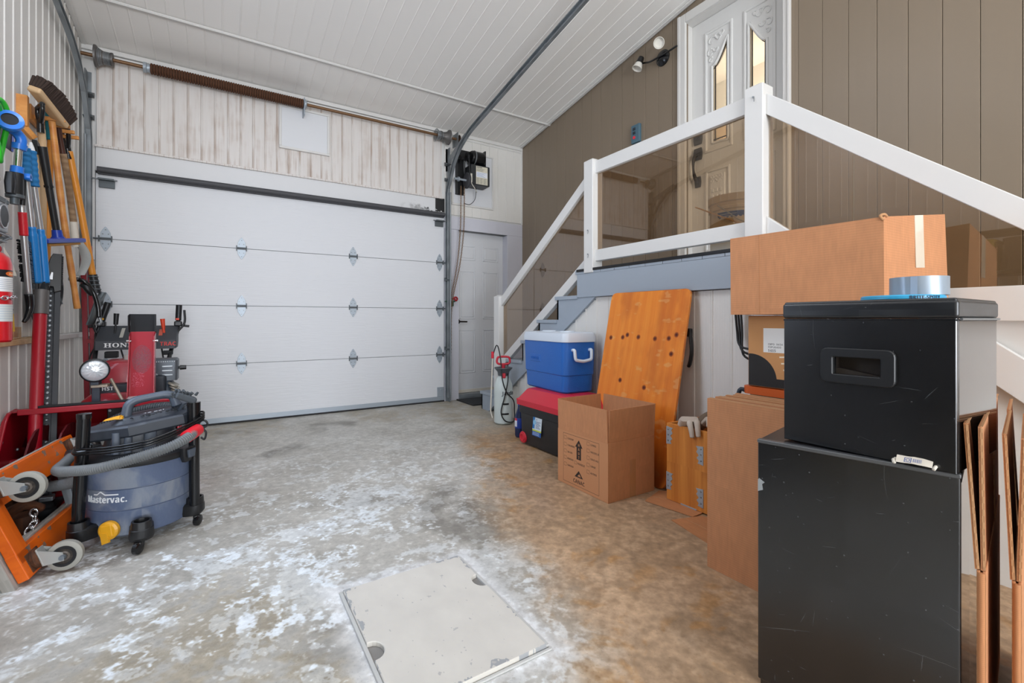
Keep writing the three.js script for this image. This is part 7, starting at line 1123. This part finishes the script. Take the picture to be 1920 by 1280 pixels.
// ---------------------------------------------------------------- orange dolly leaning on the wall, with what lies inside its frame
{
  const A = V(-0.609, 0.058, -2.37), B = V(-0.53, 0.058, -3.06), Cc = V(-0.634, 0.335, -3.08), e1 = B.clone().sub(A), L1 = e1.length(); e1.normalize();
  const e2r = Cc.clone().sub(B), e2 = e2r.clone().sub(e1.clone().multiplyScalar(e2r.dot(e1))), L2 = e2.length(); e2.normalize();
  const n = e1.clone().cross(e2).normalize(); if (n.x < 0) n.negate();
  const t = thing('dolly', 'orange framed dolly with four grey caster wheels leaning on its side', 'dolly', [A.x, 0, A.z]);
  const at = (u, v, w = 0) => A.clone().addScaledVector(e1, u * L1).addScaledVector(e2, v * L2).addScaledVector(n, w);
  const beam = (u0, v0, u1, v1, w) => bar(at(u0, v0), at(u1, v1), 0.042, w, 0.004, e2.clone().multiplyScalar(Math.abs(u1 - u0) > 0.5 ? 1 : 0).add(e1.clone().multiplyScalar(Math.abs(u1 - u0) > 0.5 ? 0 : 1)));
  const fr = (a, b, wd) => { const z = b.clone().sub(a), L = z.length(); z.normalize(); const x = n, y = z.clone().cross(x); return basisTo(box(0, 0, L / 2, 0.034, wd, L, 0.004), a, x, y, z); };
  for (const [a, b, w] of [[at(-0.06, 0.03), at(1.05, 0.03), 0.105], [at(-0.06, 0.97), at(1.05, 0.97), 0.115], [at(0, 0.05), at(0, 0.95), 0.078], [at(1, 0.05), at(1, 0.95), 0.05]]) { wpart(t, 'frame_beam', fr(a, b, w), M.orange, 'orange frame beam'); }
  for (const [a, b, w] of [[at(-0.09, -0.02, -0.036), at(1.06, -0.02, -0.036), 0.15], [at(-0.06, 1.02, -0.036), at(1.06, 1.02, -0.036), 0.085]]) wpart(t, 'deck_rail', fr(a, b, w), M.greyWood, 'grey wooden deck rail');
  wpart(t, 'deck_rail', fr(at(-0.02, 0, -0.036), at(-0.02, 1, -0.036), 0.075), M.greyWood, 'grey wooden deck rail');
  wpart(t, 'cross_brace', fr(at(0.7, 0.02, -0.012), at(0.86, 0.98, -0.012), 0.03), M.galv, 'grey cross brace');
  for (const [u, v, sw] of [[0.05, 0, 0.9], [0.98, 0.02, 0.6], [0.05, 1, 0.9], [0.95, 1, 0.7]]) {
    const p = at(u, v, 0.016), fd = e1.clone().multiplyScalar(-0.25).addScaledVector(n, 1).normalize(), tr = e1.clone().multiplyScalar(0.25 * sw - 0.3).addScaledVector(e2, -1).normalize();
    const pl = wpart(t, 'caster_plate', basisTo(box(0, 0, 0, 0.09, 0.07, 0.006, 0.002), p, e1, e2, n), M.rust);
    const hub = p.clone().addScaledVector(n, 0.082).addScaledVector(tr, 0.034), ax = n.clone().cross(tr).normalize();
    wpart(pl, 'swivel', merge(lathe([[0, 0], [0.036, 0], [0.038, 0.012], [0.03, 0.022], [0, 0.024]], 24, [p.x, p.y, p.z], n)), M.rust, 'rusty swivel ring');
    const sideP = (k) => { const q = (a, w) => p.clone().addScaledVector(tr, a).addScaledVector(n, w).addScaledVector(ax, k); return sheet(q(-0.03, 0.022), q(0.034, 0.022), hub.clone().addScaledVector(ax, k).addScaledVector(tr, 0.014), hub.clone().addScaledVector(ax, k).addScaledVector(tr, -0.016).addScaledVector(n, 0.006), 0.004); };
    wpart(pl, 'fork', merge(sideP(0.024), sideP(-0.024), basisTo(box(0, 0, 0, 0.066, 0.05, 0.005, 0.002), p.clone().addScaledVector(n, 0.025), tr, ax, n)), std(0xaeb0ac, 0.5, 0.3), 'galvanised caster fork');
    const wh = wpart(t, 'wheel', lathe([[0.03, -0.014], [0.044, -0.015], [0.054, -0.01], [0.056, 0], [0.054, 0.01], [0.044, 0.015], [0.03, 0.014]], 36, [hub.x, hub.y, hub.z], ax), std(0x9d9b92, 0.6), 'grey rubber wheel');
    wpart(wh, 'wheel_hub', merge(lathe([[0, -0.017], [0.014, -0.017], [0.018, -0.013], [0.03, -0.013], [0.03, 0.013], [0.018, 0.013], [0.014, 0.017], [0, 0.017]], 28, [hub.x, hub.y, hub.z], ax)), std(0x6b6259, 0.5, 0.2)); wpart(wh, 'hub_ring', lathe([[0.028, -0.0165], [0.038, -0.0168], [0.038, 0.0168], [0.028, 0.0165]], 28, [hub.x, hub.y, hub.z], ax), M.black); wpart(wh, 'axle_bolt', cyl(hub.clone().addScaledVector(ax, -0.034), hub.clone().addScaledVector(ax, 0.034), 0.009, 0.009, 10), M.zinc);
    wpart(wh, 'wheel_hub', lathe([[0, -0.02], [0.012, -0.02], [0.014, -0.013], [0.032, -0.013], [0.038, -0.0155], [0.038, 0.0155], [0.032, 0.013], [0.014, 0.013], [0.012, 0.02], [0, 0.02]], 28, [hub.x, hub.y, hub.z], ax), std(0x4e4a45, 0.5, 0.3)); wpart(wh, 'axle_bolt', cyl(hub.clone().addScaledVector(ax, -0.034), hub.clone().addScaledVector(ax, 0.034), 0.009, 0.009, 10), M.zinc);
  }
}
{
  const h = thing('hitch_block', 'rusty brown iron hitch lying inside the orange dolly frame', 'iron hitch', [-0.72, 0, -2.75]);
  wpart(h, 'block', merge(loft([{ y: 0.0, w: 0.12, d: 0.13, r: 0.02 }, { y: 0.1, w: 0.11, d: 0.12, r: 0.02 }, { y: 0.14, w: 0.08, d: 0.09, r: 0.02 }]).rotateY(0.4).translate(-0.71, 0.0, -2.72)), M.rust);
  wpart(h, 'hook', sweep([[-0.72, 0.02, -2.6], [-0.745, 0.1, -2.6], [-0.73, 0.17, -2.64], [-0.69, 0.185, -2.7], [-0.65, 0.15, -2.74]], (u) => 0.026 - 0.008 * u, 30, 10), M.rust); wpart(h, 'tow_ring', new THREE.TorusGeometry(0.05, 0.017, 10, 26).rotateY(0.9).rotateX(0.3).translate(-0.73, 0.07, -2.56), M.rust);
  const c = thing('steel_chain', 'short bright steel chain lying over the rusty iron hitch', 'chain', [-0.68, 0.1, -2.6]), cv = new THREE.CatmullRomCurve3([[-0.655, 0.16, -2.66], [-0.645, 0.13, -2.62], [-0.66, 0.1, -2.58], [-0.69, 0.075, -2.53], [-0.72, 0.05, -2.48], [-0.755, 0.045, -2.45]].map(v3));
  for (let i = 0; i < 11; i++) { const p = cv.getPointAt(i / 10), tg = cv.getTangentAt(i / 10); wpart(c, 'link', new THREE.TorusGeometry(0.0115, 0.0038, 6, 14).scale(1, 1.6, 1).rotateY(i % 2 ? PI / 2 : 0).applyQuaternion(new THREE.Quaternion().setFromUnitVectors(V(0, 1, 0), tg)).translate(p.x, p.y, p.z), M.chrome); }
  const s = thing('spool', 'stacked pale plastic spool standing behind the left beam of the orange dolly', 'spool', [-0.82, 0, -2.62]);
  part(s, 'spool', lathe([[0, 0], [0.05, 0], [0.05, 0.02], [0.03, 0.03], [0.03, 0.06], [0.045, 0.07], [0.045, 0.09], [0.026, 0.1], [0.036, 0.13], [0.036, 0.16], [0.02, 0.185], [0, 0.19]], 28), M.offWhite);
  const b = thing('iron_bar', 'rusty square iron post piece standing behind the dolly casters', 'iron bar', [-0.8, 0, -2.85]); wpart(b, 'bar', box(-0.8, 0.11, -2.85, 0.1, 0.22, 0.12, 0.006), M.rust); wpart(b, 'flange', box(-0.8, 0.21, -2.85, 0.14, 0.016, 0.16, 0.003), M.rust);
  const k = thing('strap_bundle', 'black strap bundle with buckle lying behind the dolly and vacuum', 'straps', [-0.74, 0, -3.0]); for (let i = 0; i < 3; i++) wpart(k, 'strap_loop', new THREE.TorusGeometry(0.07 - i * 0.012, 0.014, 6, 26).scale(1, 0.6, 1.6).rotateX(PI / 2 - 0.3 * i).translate(-0.74, 0.05 + i * 0.026, -3.0), M.blackMatte); wpart(k, 'buckle', box(-0.69, 0.12, -2.98, 0.05, 0.02, 0.035, 0.004), M.steel);
}
for (const o of scene.children) o.traverse((m) => { if (m.isMesh) { m.castShadow = true; m.receiveShadow = true; } });
renderer.render(scene, camera);
